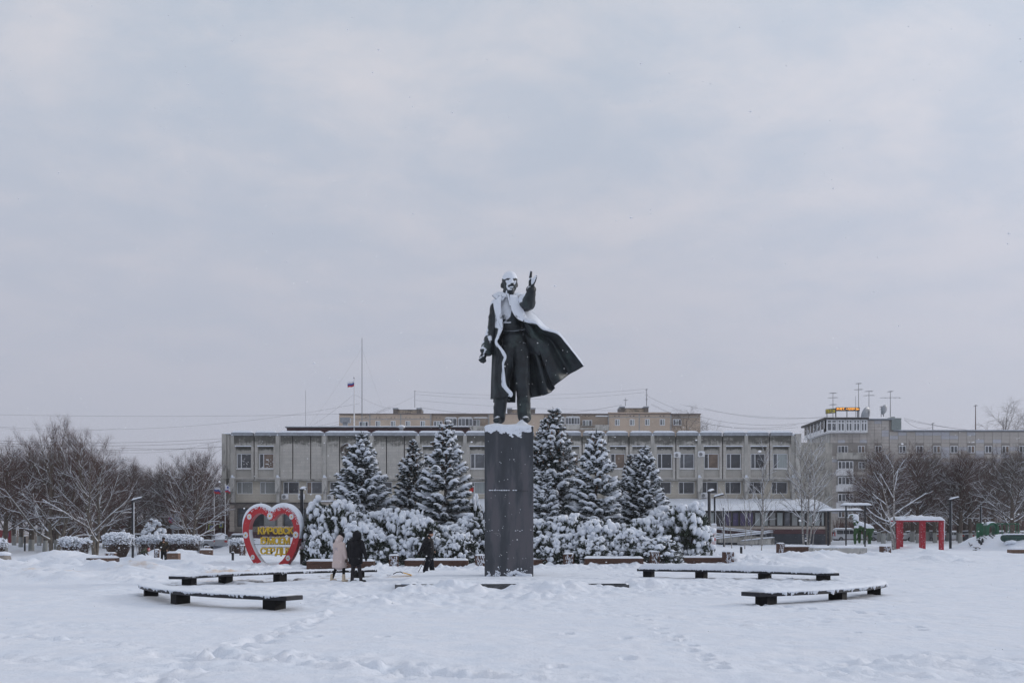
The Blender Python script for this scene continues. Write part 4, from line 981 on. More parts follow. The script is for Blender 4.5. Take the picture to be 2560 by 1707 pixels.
class Tree:
    def __init__(s, seed): s.r = random.Random(seed); s.tr = MB(); s.tw = MB(); s.sn = MB()
    def perp(s, d, ang, az):
        a = nrm(np.cross(d, [0.3, .1, 1.] if abs(d[2]) < .95 else [1., 0, 0])); b = np.cross(a, d)
        return nrm(d * math.cos(ang) + (a * math.cos(az) + b * math.sin(az)) * math.sin(ang))
    def branch(s, p, d, L, r, lv, spec):
        S = spec[lv]; n = S.get('n', 5); pts = [np.array(p, float)]; d = nrm(d); R = s.r
        for i in range(n):
            d = nrm(d + np.array([R.gauss(0, S['w']), R.gauss(0, S['w']), R.gauss(0, S['w']) + S['up']]) ); pts.append(pts[-1] + d * L / n)
        rr = [r * (1 - (1 - S.get('tip', .35)) * i / n) for i in range(n + 1)]
        if lv <= spec['thick']: s.tr.tube(pts, rr, 8 if lv == 0 else (6 if lv == 1 else 4), 0, caps=False)
        else: s.tw.tube(pts, rr, 3, 0, caps=False)
        if S.get('snow', 0) > R.random():
            P_ = np.array(pts); dz = np.abs(np.diff(P_, axis=0)[:, 2]) / (L / n)
            if np.mean(dz) < S.get('steep', .9):
                k = S.get('sk', 1.0); ra = np.array(rr); fl = 1 - .55 * np.clip(np.append(dz, dz[-1]), 0, 1)
                s.sn.tube(P_ + np.array([0, 0, 1]) * (ra * .75 + .012 * k)[:, None], list((ra * .85 + .022 * k) * fl), 5 if lv < 3 else 3, 0, caps=False)
        if lv + 1 in spec:
            C = spec[lv + 1]; m = C['num'] if isinstance(C['num'], int) else R.randint(*C['num'])
            az = R.uniform(0, 6.28)
            for j in range(m):
                t = C['t0'] + (C.get('t1', 1) - C['t0']) * (j + R.random() * .8) / m; t = min(t, .995)
                i = min(int(t * n), n - 1); f = t * n - i; q = pts[i] * (1 - f) + pts[i + 1] * f; dd = nrm(pts[i + 1] - pts[i]); az += 2.4 + R.uniform(-.4, .4)
                ang = math.radians(C['ang'] + R.uniform(-12, 12)) * (1 - C.get('close', .3) * t)
                nd = s.perp(dd, ang, az)
                LL = L * C['len'] * (C.get('l0', 1) * (1 - t) + C.get('l1', .5) * t) * R.uniform(.75, 1.2) if 'abs' not in C else C['abs'] * R.uniform(.7, 1.25)
                rn = min(rr[i] * .8, C.get('rmax', 9), max(rr[i] * C['rad'] * R.uniform(.8, 1.1), C.get('rmin', .008)))
                s.branch(q, nd, LL, rn, lv + 1, spec)
# species
LINDEN = {'thick': 2, 0: dict(n=6, w=.03, up=.02, tip=.3), 1: dict(num=15, t0=.24, ang=62, close=.55, len=.62, l0=1.0, l1=.55, rad=.42, w=.10, up=.12, snow=1, sk=1.2, n=6),
          2: dict(num=9, t0=.12, ang=48, len=.55, l0=1, l1=.5, rad=.5, w=.13, up=.06, snow=.8, sk=.9, n=4), 3: dict(num=8, t0=.1, ang=42, len=.55, rad=.5, w=.14, up=.12, rmin=.014, rmax=.02, snow=.12, sk=.5, n=3),
          4: dict(num=5, t0=.1, ang=36, abs=.62, rad=.6, w=.12, up=.12, rmin=.010, rmax=.011, n=2, len=1)}
MAPLE = {'thick': 2, 0: dict(n=6, w=.05, up=.03, tip=.3), 1: dict(num=13, t0=.15, ang=80, close=.85, len=.72, l0=1.0, l1=.5, rad=.5, w=.08, up=.085, snow=1, sk=1.6, n=7),
         2: dict(num=8, t0=.15, ang=45, len=.52, l0=1, l1=.5, rad=.5, w=.12, up=.05, snow=.9, sk=.95, n=5), 3: dict(num=8, t0=.12, ang=38, len=.5, rad=.5, w=.10, up=.10, rmin=.014, rmax=.022, snow=.25, sk=.5, n=3),
         4: dict(num=5, t0=.1, ang=34, abs=.62, rad=.6, w=.08, up=.13, rmin=.009, rmax=.011, n=2, len=1)}
BIRCH = {'thick': 1, 0: dict(n=7, w=.03, up=.02, tip=.15), 1: dict(num=18, t0=.22, ang=48, close=.3, len=.42, l0=1.0, l1=.35, rad=.38, w=.06, up=.06, snow=.9, sk=1.0, n=5),
         2: dict(num=7, t0=.15, ang=38, len=.45, rad=.5, w=.08, up=.06, rmin=.014, rmax=.03, snow=.4, sk=.5, n=3), 3: dict(num=5, t0=.1, ang=34, abs=.5, len=1, rad=.5, w=.08, up=.05, rmin=.009, rmax=.010, n=2)}
FARB = {'thick': 1, 0: dict(n=7, w=.04, up=.02, tip=.15), 1: dict(num=20, t0=.25, ang=50, close=.4, len=.42, l0=1.0, l1=.4, rad=.4, w=.08, up=.02, n=5),
        2: dict(num=10, t0=.15, ang=45, len=.5, rad=.5, w=.12, up=-.06, rmin=.03, rmax=.05, n=4), 3: dict(num=8, t0=.1, ang=40, abs=1.4, len=1, rad=.5, w=.12, up=-.25, rmin=.022, rmax=.025, n=3)}
SAP = {'thick': 1, 0: dict(n=6, w=.05, up=.03, tip=.25), 1: dict(num=8, t0=.35, ang=42, len=.45, l0=1, l1=.6, rad=.4, w=.06, up=.06, snow=.9, sk=.8, n=4),
       2: dict(num=4, t0=.2, ang=35, len=.5, rad=.5, w=.08, up=.05, rmin=.012, rmax=.016, n=2)}
PROTO = {}
def tree_meshes(key, spec, seed, H, r, trunks=((0, 0, 0, 1),), barkm=None, twm=None):
    T = Tree(seed)
    for (dx, lx, ly, f) in trunks: T.branch((dx, 0, -.3), (lx, ly, 1), H * f, r * f, 0, spec)
    PROTO[key] = (T.tr.mesh('trunk', barkm or bark, True), T.tw.mesh('crown', twm or twig_m, True), T.sn.mesh('snow_cover', snow_m, True))
def place_tree(key, px, D, lab, z=None, sc=1.0, rz=0., name='bare_tree', group=None, cat='tree', sz=None):
    x = X_(px, D); zz_ = gz(x, D) if z is None else z
    t = thing(name, lab, cat, (x, D, zz_ - .05), rz, group, scale=(sc, sc, (sz or sc) * (.82 if name == 'linden_tree' else 1)))
    tr, tw, sn = PROTO[key]; ob('trunk', tr, t); ob('crown', tw, t)
    if len(sn.vertices): ob('snow_cover', sn, t)
    return t
tree_meshes('maple1', MAPLE, 4, 10.2, .22, ((-.15, -.06, 0, 1), (.25, .30, .05, .85)), mk('bark_maple', (.13, .115, .095), .9, 0, .3, 4, .4, 20, snow=(.55, .85)))
tree_meshes('maple2', MAPLE, 12, 9.4, .2, ((0, -.03, 0, 1), (.2, .2, -.05, .9)), MATS['bark_maple'])
tree_meshes('linden1', LINDEN, 21, 9.6, .26, barkm=lime); tree_meshes('linden2', LINDEN, 22, 9.8, .27, barkm=lime); tree_meshes('linden3', LINDEN, 33, 9.2, .25, barkm=lime, twm=twig_grey)
tree_meshes('birch1', BIRCH, 41, 10.2, .13, ((0, 0, 0, 1),), bark_white, twig_grey); tree_meshes('birch2', BIRCH, 42, 11.2, .12, ((-.2, -.07, 0, .92), (.1, .05, 0, 1), (.3, .18, .05, .85)), bark_white, twig_grey)
tree_meshes('far1', FARB, 51, 26, .35, twm=twig_grey); tree_meshes('far2', FARB, 52, 24, .3, twm=twig_grey)
tree_meshes('sap1', SAP, 61, 5.2, .05, barkm=bark_white); tree_meshes('sap2', SAP, 62, 4.6, .05, barkm=bark_white)
tree_meshes('low1', {**BIRCH, 1: dict(num=7, t0=.14, ang=72, close=.6, len=.42, l0=1.1, l1=.4, rad=.5, w=.09, up=.07, snow=1, sk=1.5, n=6), 2: dict(num=5, t0=.2, ang=40, len=.42, rad=.5, w=.08, up=.06, rmin=.014, rmax=.03, snow=.6, sk=.6, n=3)}, 71, 7.6, .12, ((-.2, -.08, 0, .9), (.15, .02, 0, 1)), bark_white, twig_grey)

place_tree('maple1', 133, 88, 'broad bare tree with snowy boughs forking low, leftmost of the two big front ones', sc=.89, rz=.3)
place_tree('maple2', 236, 86, 'broad bare tree with snowy boughs between the round shrub and the hedge', sc=.93, rz=1.2)
place_tree('maple2', 478, 96, 'snow lined bare tree with spreading boughs behind the long hedge', sc=.82, rz=3.6)
LT = [(12, 92, 1.0), (78, 98, 1.06), (112, 96, .98), (141, 100, 1.0), (-70, 94, 1.15), (178, 101, 1.0), (262, 104, .96)]
for i, (px, D, sc) in enumerate(LT):
    k = ['linden1', 'linden2', 'linden3'][i % 3]
    place_tree(k, px, D, ['limewashed linden tree at the left edge of the photo', 'limewashed linden tree in front of the long concrete fence, by the black post', 'thick limewashed linden tree just left of the big forked tree', 'limewashed linden tree behind the big forked tree trunk', 'linden tree mostly beyond the left edge', 'limewashed linden tree right behind the forked tree', 'limewashed linden tree standing behind the tall hedge block'][i], sc=sc * 1.0, rz=i * 1.3, name='linden_tree')
R2 = random.Random(9)
for i in range(26):
    px = -40 + i * 24 + R2.uniform(-8, 8); D = R2.uniform(108, 150)
    if px > 500: D = R2.uniform(122, 150)
    place_tree(['linden1', 'linden2', 'linden3'][i % 3], px, D, 'dense bare brown tree in the wood behind the left side of the square', sc=R2.uniform(.92, 1.08) * (D / 128) ** .5 * (1 if px > 250 else 1.08), rz=R2.uniform(0, 6), name='linden_tree', group='bare trees in the left background')
place_tree('birch1', 1903 + 2, 101, 'slender pale tree in front of the annex, left of the twin stemmed one', sc=.95, rz=.4, name='young_birch')
place_tree('birch2', 2014, 101, 'three stemmed pale tree in front of the annex right end', sc=1.0, rz=.2, name='young_birch')
place_tree('low1', 2236, 82, 'snow laden twin stemmed tree left of the red frame', sc=1.0, rz=.8, name='young_birch')
for px, D, k, lab, rz in [(1830, 90, 'sap1', 'thin sapling left of the ramp railings', .2), (1862, 88, 'sap2', 'leaning white stemmed sapling before the ramp', 2.), (1903, 84, 'sap1', 'forked snowy sapling nearest the wooden bin', 3.), (2032, 97, 'sap2', 'thin sapling right of the triple birch', 1.), (1812, 96, 'sap2', 'thin sapling beside the second lamp post', 4.), (1880, 96, 'sap1', 'thin sapling at the middle of the ramp', 5.)]:
    place_tree(k, px, D, lab, rz=rz, name='sapling', sc=1.0)
RT = [(2208, 108, .98), (2295, 112, 1.0), (2338, 114, 1.02), (2400, 112, 1.0), (2428, 113, .98), (2528, 100, 1.02), (2172, 120, .7), (2608, 106, 1.05)]
RL = ['linden tree behind the red frame left leg', 'snowy linden tree seen through the red frame, left one', 'snowy linden tree seen through the red frame, right one', 'limewashed linden tree just right of the far lamp post', 'slanting limewashed linden left of the green playground', 'big snowy linden tree at the right edge behind the playground', 'linden tree behind the green goat figure', 'linden tree beyond the right edge']
for i, (px, D, sc) in enumerate(RT): place_tree(['linden2', 'linden1', 'linden3'][i % 3], px, D, RL[i], sc=sc, rz=1 + i * 1.7, name='linden_tree')
for i in range(17):
    px = 2200 + i * 24 + R2.uniform(-9, 9); D = R2.uniform(122, 145)
    place_tree(['linden1', 'linden3', 'linden2'][i % 3], px, D, 'dense bare brown tree in the row before the right apartment building', sc=R2.uniform(1.06, 1.2), rz=R2.uniform(0, 6), name='linden_tree', group='bare trees before the right building')
for px, D, k, lab, sc in [(1775, 262, 'far1', 'bare drooping tree beyond the beige block, right of its corner', 1.1), (1720, 222, 'far2', 'bare drooping tree in front of the beige block right end', 1.12), (1665, 224, 'far2', 'smaller bare bush like crown before the beige wall', .92), (1842, 280, 'far2', 'small bare tree top between the office and right building', .92),
                          (2500, 230, 'far1', 'weeping bare crown above the long right roof, left one', 1.1), (2550, 232, 'far2', 'weeping bare crown above the long right roof at the photo edge', 1.12)]:
    place_tree(k, px, D, lab, z=1.0, sc=sc, rz=px * .1, name='weeping_birch')

# ------------------------------------------------------------------ spruces
needle = mk('spruce_needles', (.020, .034, .030), .8, 0, .35, 2, 0, snow=(.62, .9), snoise=.45, sscale=6)
needle_b = mk('juniper_needles', (.028, .042, .026), .8, 0, .35, 2, 0, snow=(.7, .95), snoise=.5, sscale=6)
cone_m = mk('spruce_cones', (.13, .065, .03), .8, 0, .3, 5, 0)
def tuft(mb, p, d, L, r, R):
    """a twig of needles: ragged spindle of thin blades"""
    d = nrm(d); a = nrm(np.cross(d, [0, 0, 1.])); b = np.cross(a, d); vs = []; fs = []
    nb = 7
    for i in range(nb):
        t = i / nb; q = p + d * L * t; w = r * (1 - .55 * t) * R.uniform(.8, 1.25); k1 = d * w * .2
        for k in range(3):
            th = R.uniform(-.35, 3.5) if k else R.uniform(0, 6.28); ct, st = math.cos(th), math.sin(th) * .8
            s = a * ct - b * st; sdv = (a * (-st) - b * ct) * w * .3
            vs += [q - sdv - k1, q + sdv, q + (s + d * .9) * w * 1.5]
    mb.add(vs, _T21); mb.tube([p, p + d * L], [r * .5, r * .25], 3, caps=False)
_T21 = np.arange(63).reshape(21, 3)
def make_spruce(key, H, Rb, seed, cones=False, snowy=1.0, step=.27, top2=False):
    R = random.Random(seed); tr, cr, sn, co = MB(), MB(), MB(), MB()
    tr.tube([(0, 0, -.3), (0, 0, H * .5), (0, 0, H)], [.15, .09, .015], 6)
    z = .35; rot = 0
    while z < H - .12:
        f = z / H; rad = Rb * (1 - f) ** .74 * (1 if f > .08 else .9) + .05
        n = max(3, int(5 + rad * 3.0)); rot += 1.1
        for k in range(n):
            az = rot + 2 * math.pi * k / n + R.uniform(-.25, .25); L = rad * R.uniform(.72, 1.14)
            el = math.radians(-16 + 55 * f ** 2 + R.uniform(-7, 7)); h = np.array([math.cos(az), math.sin(az), 0.])
            z0 = z + R.uniform(-.12, .12)
            pts = []
            for i in range(6):
                t = i / 5; pts.append(np.array([0, 0, z0]) + h * L * t * math.cos(el) + np.array([0, 0, 1]) * (L * t * math.sin(el) - .10 * L * math.sin(math.pi * t) + .12 * L * t ** 3))
            cr.tube(pts, [.035, .03, .025, .02, .015, .01], 3, caps=False)
            side = np.array([-h[1], h[0], 0]); nt_ = max(2, int(L / .17))
            for j in range(nt_ * 2):
                t = .22 + .78 * (j // 2 + .5 * R.random()) / nt_; t = min(t, 1); sg = 1 if j % 2 else -1
                i = min(int(t * 5), 4); q = pts[i] + (pts[i + 1] - pts[i]) * (t * 5 - i)
                tl = (.20 + .34 * L * (1 - t) ** .7 * .6) * R.uniform(.75, 1.2); tl = min(tl, .62)
                d = nrm(h * (.75 + .5 * t) + side * sg * (1 - .55 * t) + np.array([0, 0, R.uniform(-.42, -.02)]))
                if L < .5: d = nrm(d + np.array([0, 0, .5]))
                tuft(cr, q, d, tl * 1.08, .078 + .025 * R.random(), R)
                if R.random() < .52 * snowy and t > .2:
                    c = q + d * tl * R.uniform(.45, .65) + np.array([0, 0, .045 + .02 * snowy]); w = R.uniform(.04, .095) * (.75 + .35 * snowy)
                    Rm = np.array(Vector(d).to_track_quat('X', 'Z').to_matrix())
                    sn.ell(c, (tl * R.uniform(.35, .68), w * 1.15, w * R.uniform(.35, .65)), 6, 5, R=Rm)
            if R.random() < .85 * snowy:
                q = pts[4] if L > .4 else pts[3]; w = min(.26, .07 + .13 * L) * R.uniform(.7, 1.25)
                Rm = np.array(Vector(pts[5] - pts[3]).to_track_quat('X', 'Z').to_matrix()); sn.ell(q + np.array([0, 0, .07]), (w * 1.45, w, w * .42), 7, 5, R=Rm)
            if cones and f > .55 and R.random() < .8:
                for _ in range(2): q = pts[R.randint(3, 5)] + np.array([R.uniform(-.06, .06), R.uniform(-.06, .06), -.07]); co.capsule(q, q + np.array([0, 0, -.13]), .035, .025, 5)
        z += step * (.75 + .5 * (1 - f)) * R.uniform(.85, 1.15)
    for i in range(7): tuft(cr, np.array([0, 0, H - .55 + i * .09]), np.array([R.uniform(-.5, .5), R.uniform(-.5, .5), 1.]), .26, .045, R)
    V_ = np.concatenate(sn.v); sn.v = [V_ + .035 * np.stack([fbm(V_[:, 1] * 6 + V_[:, 2] * 7, V_[:, 0] * 8, 3, 2), fbm(V_[:, 0] * 7, V_[:, 1] * 7 - V_[:, 2] * 6, 5, 2), fbm(V_[:, 0] * 8, V_[:, 1] * 8, 7, 2)], 1)]
    PROTO[key] = (tr.mesh('trunk', bark), cr.mesh('crown', needle), sn.mesh('snow_cover', snow_fine, True), co.mesh('cones', cone_m) if co.n else None)
def place_spruce(key, px, D, H0, ztop_py, lab, rz=0., wide=1.0, name='spruce_tree', group=None):
    x = X_(px, D); g = gz(x, D); h = Z_(ztop_py, D) - g; s = h / H0
    t = thing(name, lab, 'spruce tree', (x, D, g), rz, group, scale=(s * wide, s * wide, s))
    tr, cr, sn, co = PROTO[key]; ob('trunk', tr, t); ob('crown', cr, t); ob('snow_cover', sn, t)
    if co: ob('cones', co, t, kind='stuff')
    return t
make_spruce('spr1', 8.0, 2.85, 101, snowy=.95, step=.3); make_spruce('spr2', 8.0, 2.55, 102, cones=True, snowy=1.15, step=.36); make_spruce('spr3', 8.0, 2.5, 103, cones=True, snowy=.8, step=.31)
make_spruce('spr4', 6.0, 1.6, 104, snowy=1.1, step=.24)
place_spruce('spr1', 905, 62, 8, 1085, 'tall snow dusted spruce left of centre, in front of the wall emblem', .3, 1.08)
place_spruce('spr4', 884, 60.5, 6, 1225, 'small young spruce tucked against the big left spruce', 1.3, 1.1)
place_spruce('spr3', 1034, 65, 8, 1104, 'narrower spruce in the middle of the left three', 2.2, .95)
place_spruce('spr2', 1114, 61, 8, 1058, 'spruce with brown cones at its tip, nearest left of the pedestal', .9, 1.02)
place_spruce('spr3', 1386, 66, 8, 1027, 'tallest dark spruce with a twin tip, right of the pedestal', 3.3, 1.0)
place_spruce('spr3', 1362, 66.6, 8, 1050, 'dark spruce whose tip stands just left of the tallest one', 5.1, .8)
place_spruce('spr4', 1362, 60, 6, 1180, 'small snowy spruce hugging the right side of the pedestal', .4, 1.2)
place_spruce('spr2', 1490, 61, 8, 1080, 'broad snow heavy spruce, second big one right of the pedestal', 4.0, 1.05)
place_spruce('spr1', 1612, 63, 8, 1117, 'spruce with fanned snowy branches, rightmost of the spruces', 1.9, .95)
place_spruce('spr3', 1575, 67, 8, 1140, 'smaller spruce half hidden behind the rightmost spruce', 2.7, .8)

# ------------------------------------------------------------------ snow loaded junipers
def make_juniper(key, w, h, seed, dens=1.0, snf=.5, big=1.0):
    R = random.Random(seed); cr, sn, tr = MB(), MB(), MB(); rx, ry = w / 2, w * .42
    for k in range(9):
        a = R.uniform(0, 6.28); tr.tube([(0, 0, -.2), (rx * .4 * math.cos(a), ry * .4 * math.sin(a), h * .45), (rx * .8 * math.cos(a), ry * .8 * math.sin(a), h * .7)], [.05, .035, .015], 4)
    n = int(330 * w * h / 6 * dens)
    for i in range(n):
        a = R.uniform(0, 2 * math.pi); v = R.random() ** .85; el = math.asin(v); rr = R.uniform(.62, 1.0) ** .5
        c = np.array([rx * math.cos(a) * math.cos(el) ** .6 * rr, ry * math.sin(a) * math.cos(el) ** .6 * rr, .08 + (h - .1) * math.sin(el) * R.uniform(.8, 1.04)])
        o = nrm(np.array([math.cos(a) * math.cos(el), math.sin(a) * math.cos(el), .25]))
        L = R.uniform(.22, .4); d = nrm(o + np.array([R.uniform(-.5, .5), R.uniform(-.5, .5), R.uniform(-.35, .7)]))
        for _ in range(3): tuft(cr, c + o * .05 - d * L * .4 + np.array([R.uniform(-.1, .1), R.uniform(-.1, .1), R.uniform(-.1, .02)]), nrm(d + np.array([R.uniform(-.6, .6), R.uniform(-.6, .6), R.uniform(-.5, .4)])), L * 1.0, .10, R)
        if R.random() < snf:
            # drooping pillow of snow on the end of a bough
            dd = nrm(o * R.uniform(.4, 1) + np.array([0, 0, R.uniform(-1.1, .1)])); s = (.07 + .13 * R.random() ** 1.3) * big * (1.15 if v > .5 else 1)
            Rm = np.array(Vector(dd).to_track_quat('X', 'Z').to_matrix()); q = c + np.array([0, 0, .10])
            sn.ell(q, (s * R.uniform(1.2, 1.9), s * R.uniform(.85, 1.1), s * R.uniform(.7, .95)), 8, 6, R=Rm)
            for _ in range(4): sn.ell(q + np.array([R.gauss(0, s * 1.1), R.gauss(0, s * 1.1), R.gauss(0, s * .6)]), (s * R.uniform(.5, .85),) * 2 + (s * R.uniform(.4, .7),), 7, 5)
    V_ = np.concatenate(sn.v); V_ = V_ + .085 * np.stack([fbm(V_[:, 1] * 7 + V_[:, 2] * 5, V_[:, 0] * 7, 3, 2), fbm(V_[:, 0] * 7 - V_[:, 2] * 6, V_[:, 1] * 7, 5, 2), .7 * fbm(V_[:, 0] * 8, V_[:, 1] * 8 + V_[:, 2] * 4, 7, 2)], 1); sn.v = [V_]
    PROTO[key] = (tr.mesh('stem', bark), cr.mesh('foliage', needle_b), sn.mesh('snow_cover', snow_fine, True), None)
for i, (w, h, s_, bg_) in enumerate([(2.6, 2.0, .38, .92), (3.2, 1.6, .5, 1.05), (2.0, 2.4, .2, 1.15), (2.8, 1.4, .42, .9)]): make_juniper('jun%d' % i, w, h, 200 + i, 1.15, s_, bg_)
def place_juniper(i, px, D, ptop, lab, rz=0., wpx=None, group=None):
    key = 'jun%d' % i; h0 = [2.0, 1.6, 2.4, 1.4][i]; w0 = [2.6, 3.2, 2.0, 2.8][i]; x = X_(px, D); g = gz(x, D) - .1; s = (Z_(ptop, D) - g) / h0; sw = (wpx * D / F / w0) if wpx else s
    t = thing('juniper_bush', lab, 'bush', (x, D, g), rz, group, scale=(sw, sw, s)); tr, cr, sn, _ = PROTO[key]; ob('stem', tr, t); ob('foliage', cr, t); ob('snow_cover', sn, t); return t
JG = [(2, 805, 59, 1262, 78, 'dark juniper bush with thin snow right behind the tall lamp post'), (3, 800, 56.5, 1338, 80, 'low juniper bush sagging under snow at the foot of the lamp post'), (0, 852, 58.5, 1268, 110, 'juniper bush under the left edge of the big left spruce'), (1, 905, 57, 1318, 120, 'snow heaped juniper bush behind the pair of walkers'),
      (0, 955, 59, 1288, 110, 'lumpy snow covered bush between the first two spruces'), (3, 965, 56, 1345, 110, 'low rounded snow mound of a bush behind the slatted bin'), (1, 1020, 58, 1290, 120, 'snow pillowed bush below the middle left spruce'), (0, 1065, 56.5, 1310, 100, 'snow covered bush behind the man with the cane'),
      (0, 1120, 57.5, 1322, 105, 'snow covered bush below the spruce with cones'), (3, 1150, 55.5, 1345, 100, 'low snowy bush behind the long wooden bench'), (2, 1185, 58.5, 1300, 80, 'snow covered bush touching the left side of the pedestal'), (2, 1188, 61, 1258, 40, 'thin upright bush capped by one snow ball beside the pedestal'),
      (0, 1350, 58, 1310, 100, 'snow covered bush touching the right side of the pedestal'), (3, 1375, 56, 1345, 110, 'low snowy bush right of the pedestal behind a bin'), (0, 1420, 57.5, 1298, 105, 'sparser juniper bush with snowy tips right of the pedestal'), (1, 1490, 57, 1312, 130, 'wide snow blanketed bush below the broad spruce'), (3, 1478, 55.5, 1352, 100, 'low twiggy snow capped bush behind the right wooden bench'),
      (1, 1560, 56.5, 1330, 120, 'snow blanketed low bush behind the bin between two benches'), (0, 1612, 58, 1305, 105, 'snow covered bush left of the large round one'), (3, 1640, 56, 1350, 130, 'low spreading bush with arching snow laden boughs'), (2, 1672, 60, 1283, 90, 'snowy bush at the left flank of the large dark bush'), (0, 1722, 58.5, 1263, 98, 'tall dark bush with big snow pillows, rightmost of the bushes')]
JG[-1] = JG[-1][:1] + (1718,) + JG[-1][2:3] + (1272, 112) + JG[-1][5:]
for j, (i, px, D, pt, wp, lab) in enumerate(JG): place_juniper(i, px, D, pt, lab, rz=j * 1.9, wpx=wp * 1.12)

# ------------------------------------------------------------------ deciduous shrubs and clipped hedges (left)
shrub_twig = mk('hedge_twig', (.09, .062, .05), .9, 0, .4, 5, 0, snow=(.75, 1.0), snoise=.5)
def make_hedge(w, d, h, seed, n, base=.25, round_=1.0, topsnow=.32):
    R = random.Random(seed); tw, sn = MB(), MB()
    for i in range(n):
        x = R.uniform(-1, 1); y = R.uniform(-1, 1)
        if abs(x) ** (2 + 2 * (1 - round_)) + y * y > 1: continue
        hh = h * (1 - .18 * (x ** 4 + y ** 2)); f = R.uniform(0, 1) ** .6
        bx, by = x * w / 2 * base, y * d / 2 * base
        if round_ < .7: bx = x * w / 2 * .93
        p0 = np.array([bx, by, -.1]); p1 = np.array([x * w / 2 * (.4 + .6 * f), y * d / 2 * (.4 + .6 * f), hh * (.35 + .65 * f)])
        mid = (p0 + p1) / 2 + np.array([R.uniform(-.1, .1), R.uniform(-.1, .1), R.uniform(-.05, .1)])
        tw.tube([p0, mid, p1], [.016, .012, .007], 3, caps=False)
        for _ in range(6):
            q = mid + (p1 - mid) * R.uniform(.1, 1); e = q + np.array([R.uniform(-1, 1), R.uniform(-1, 1), R.uniform(-.3, .9)]) * R.uniform(.1, .26); tw.tube([q, e], [.009, .006], 3, caps=False)
            if (e[2] > hh * (1 - topsnow) or R.random() < .08) and e[2] < hh * 1.06:
                s = R.uniform(.025, .055) * (1.3 if e[2] > hh * .85 else 1); sn.ell(e, (s * R.uniform(1, 1.8), s * R.uniform(1, 1.8), s * .8), 6, 4)
    k = int(120 * w * d)
    for i in range(k):
        x = R.uniform(-1, 1); y = R.uniform(-1, 1)
        if abs(x) ** (2 + 2 * (1 - round_)) + y * y > .92: continue
        s = R.uniform(.03, .085); sn.ell((x * w / 2, y * d / 2, h * (1 - .22 * (x ** 4 + y ** 2)) + R.uniform(-.16, .05)), (s * 1.1, s * 1.1, s * .8), 7, 5)
    return tw, sn
def place_hedge(px, D, ptop, pbot, wpx, dep, n, lab, seed, name='clipped_shrub', cat='shrub', base=.25, round_=1.0, zoff=0, topsnow=.35):
    x = X_(px, D); g = gz(x, D); zb_ = min(g, Z_(pbot, D)); h = Z_(ptop, D) - g
    t = thing(name, lab, cat, (x, D, g + zoff)); tw, sn = make_hedge(wpx * D / F, dep, h, seed, n, base, round_, topsnow)
    tw.build('twigs', shrub_twig, t); sn.build('snow_cover', snow_fine, t, smooth=True); return t
place_hedge(176, 73, 1342, 1398, 58, 1.5, 420, 'clipped round shrub on one stem with a flat snow cap, beside the short black post', 1, base=.06)
place_hedge(210, 80, 1345, 1385, 40, 1.2, 160, 'sparse untrimmed shrub behind the round one', 2, base=.3, topsnow=.15)
place_hedge(295, 74, 1331, 1398, 80, 2.0, 760, 'tall clipped block of hedge left of the left lamp post', 3, base=.4, round_=.8)
place_hedge(424, 84, 1336, 1386, 172, 2.2, 1500, 'long clipped hedge row with snowy top behind the two children', 4, name='clipped_hedge', cat='hedge', base=.9, round_=.3)
place_hedge(596, 88, 1345, 1375, 44, 1.6, 260, 'dark clipped shrub just left of the red heart', 5, base=.5, round_=.6)
place_hedge(-2, 74, 1345, 1380, 34, 1.3, 200, 'snow capped shrub cut by the left edge', 6, base=.3)
def snowy_bush(px, D, ptop, w, lab, seed):
    x = X_(px, D); g = gz(x, D); h = Z_(ptop, D) - g; R = random.Random(seed); tw, sn = MB(), MB(); W = w * D / F / 2
    for i in range(90):
        a = R.uniform(0, 6.28); f = R.random() ** .5; e = np.array([W * f * math.cos(a), .8 * W * f * math.sin(a), h * (1 - .45 * f * f) * R.uniform(.62, 1)]); tw.tube([(0, 0, -.1), e * np.array([.5, .5, .6]), e], [.03, .02, .01], 3, caps=False)
        for _ in range(3): q = e * R.uniform(.7, 1); tw.tube([q, q + np.array([R.uniform(-.25, .25), R.uniform(-.25, .25), R.uniform(-.1, .2)])], [.012, .008], 3, caps=False)
        if R.random() < .85: s = R.uniform(.09, .19); sn.ell(e, (s * 1.2, s * 1.1, s * .8), 7, 5); sn.ell(e + np.array([R.uniform(-.15, .15), 0, R.uniform(-.12, .05)]), (s * .8,) * 3, 6, 4)
    t = thing('snowy_bush', lab, 'bush', (x, D, g)); tw.build('twigs', shrub_twig, t); sn.build('snow_cover', snow_fine, t, smooth=True)
snowy_bush(386, 93, 1292, 58, 'tall bush loaded with snow lumps rising above the long hedge', 8)
snowy_bush(308, 98, 1323, 28, 'snowy bush top peeking over the tall hedge block', 9)
snowy_bush(2526, 80, 1352, 24, 'small dark evergreen bush half buried in the playground snow bank', 10)

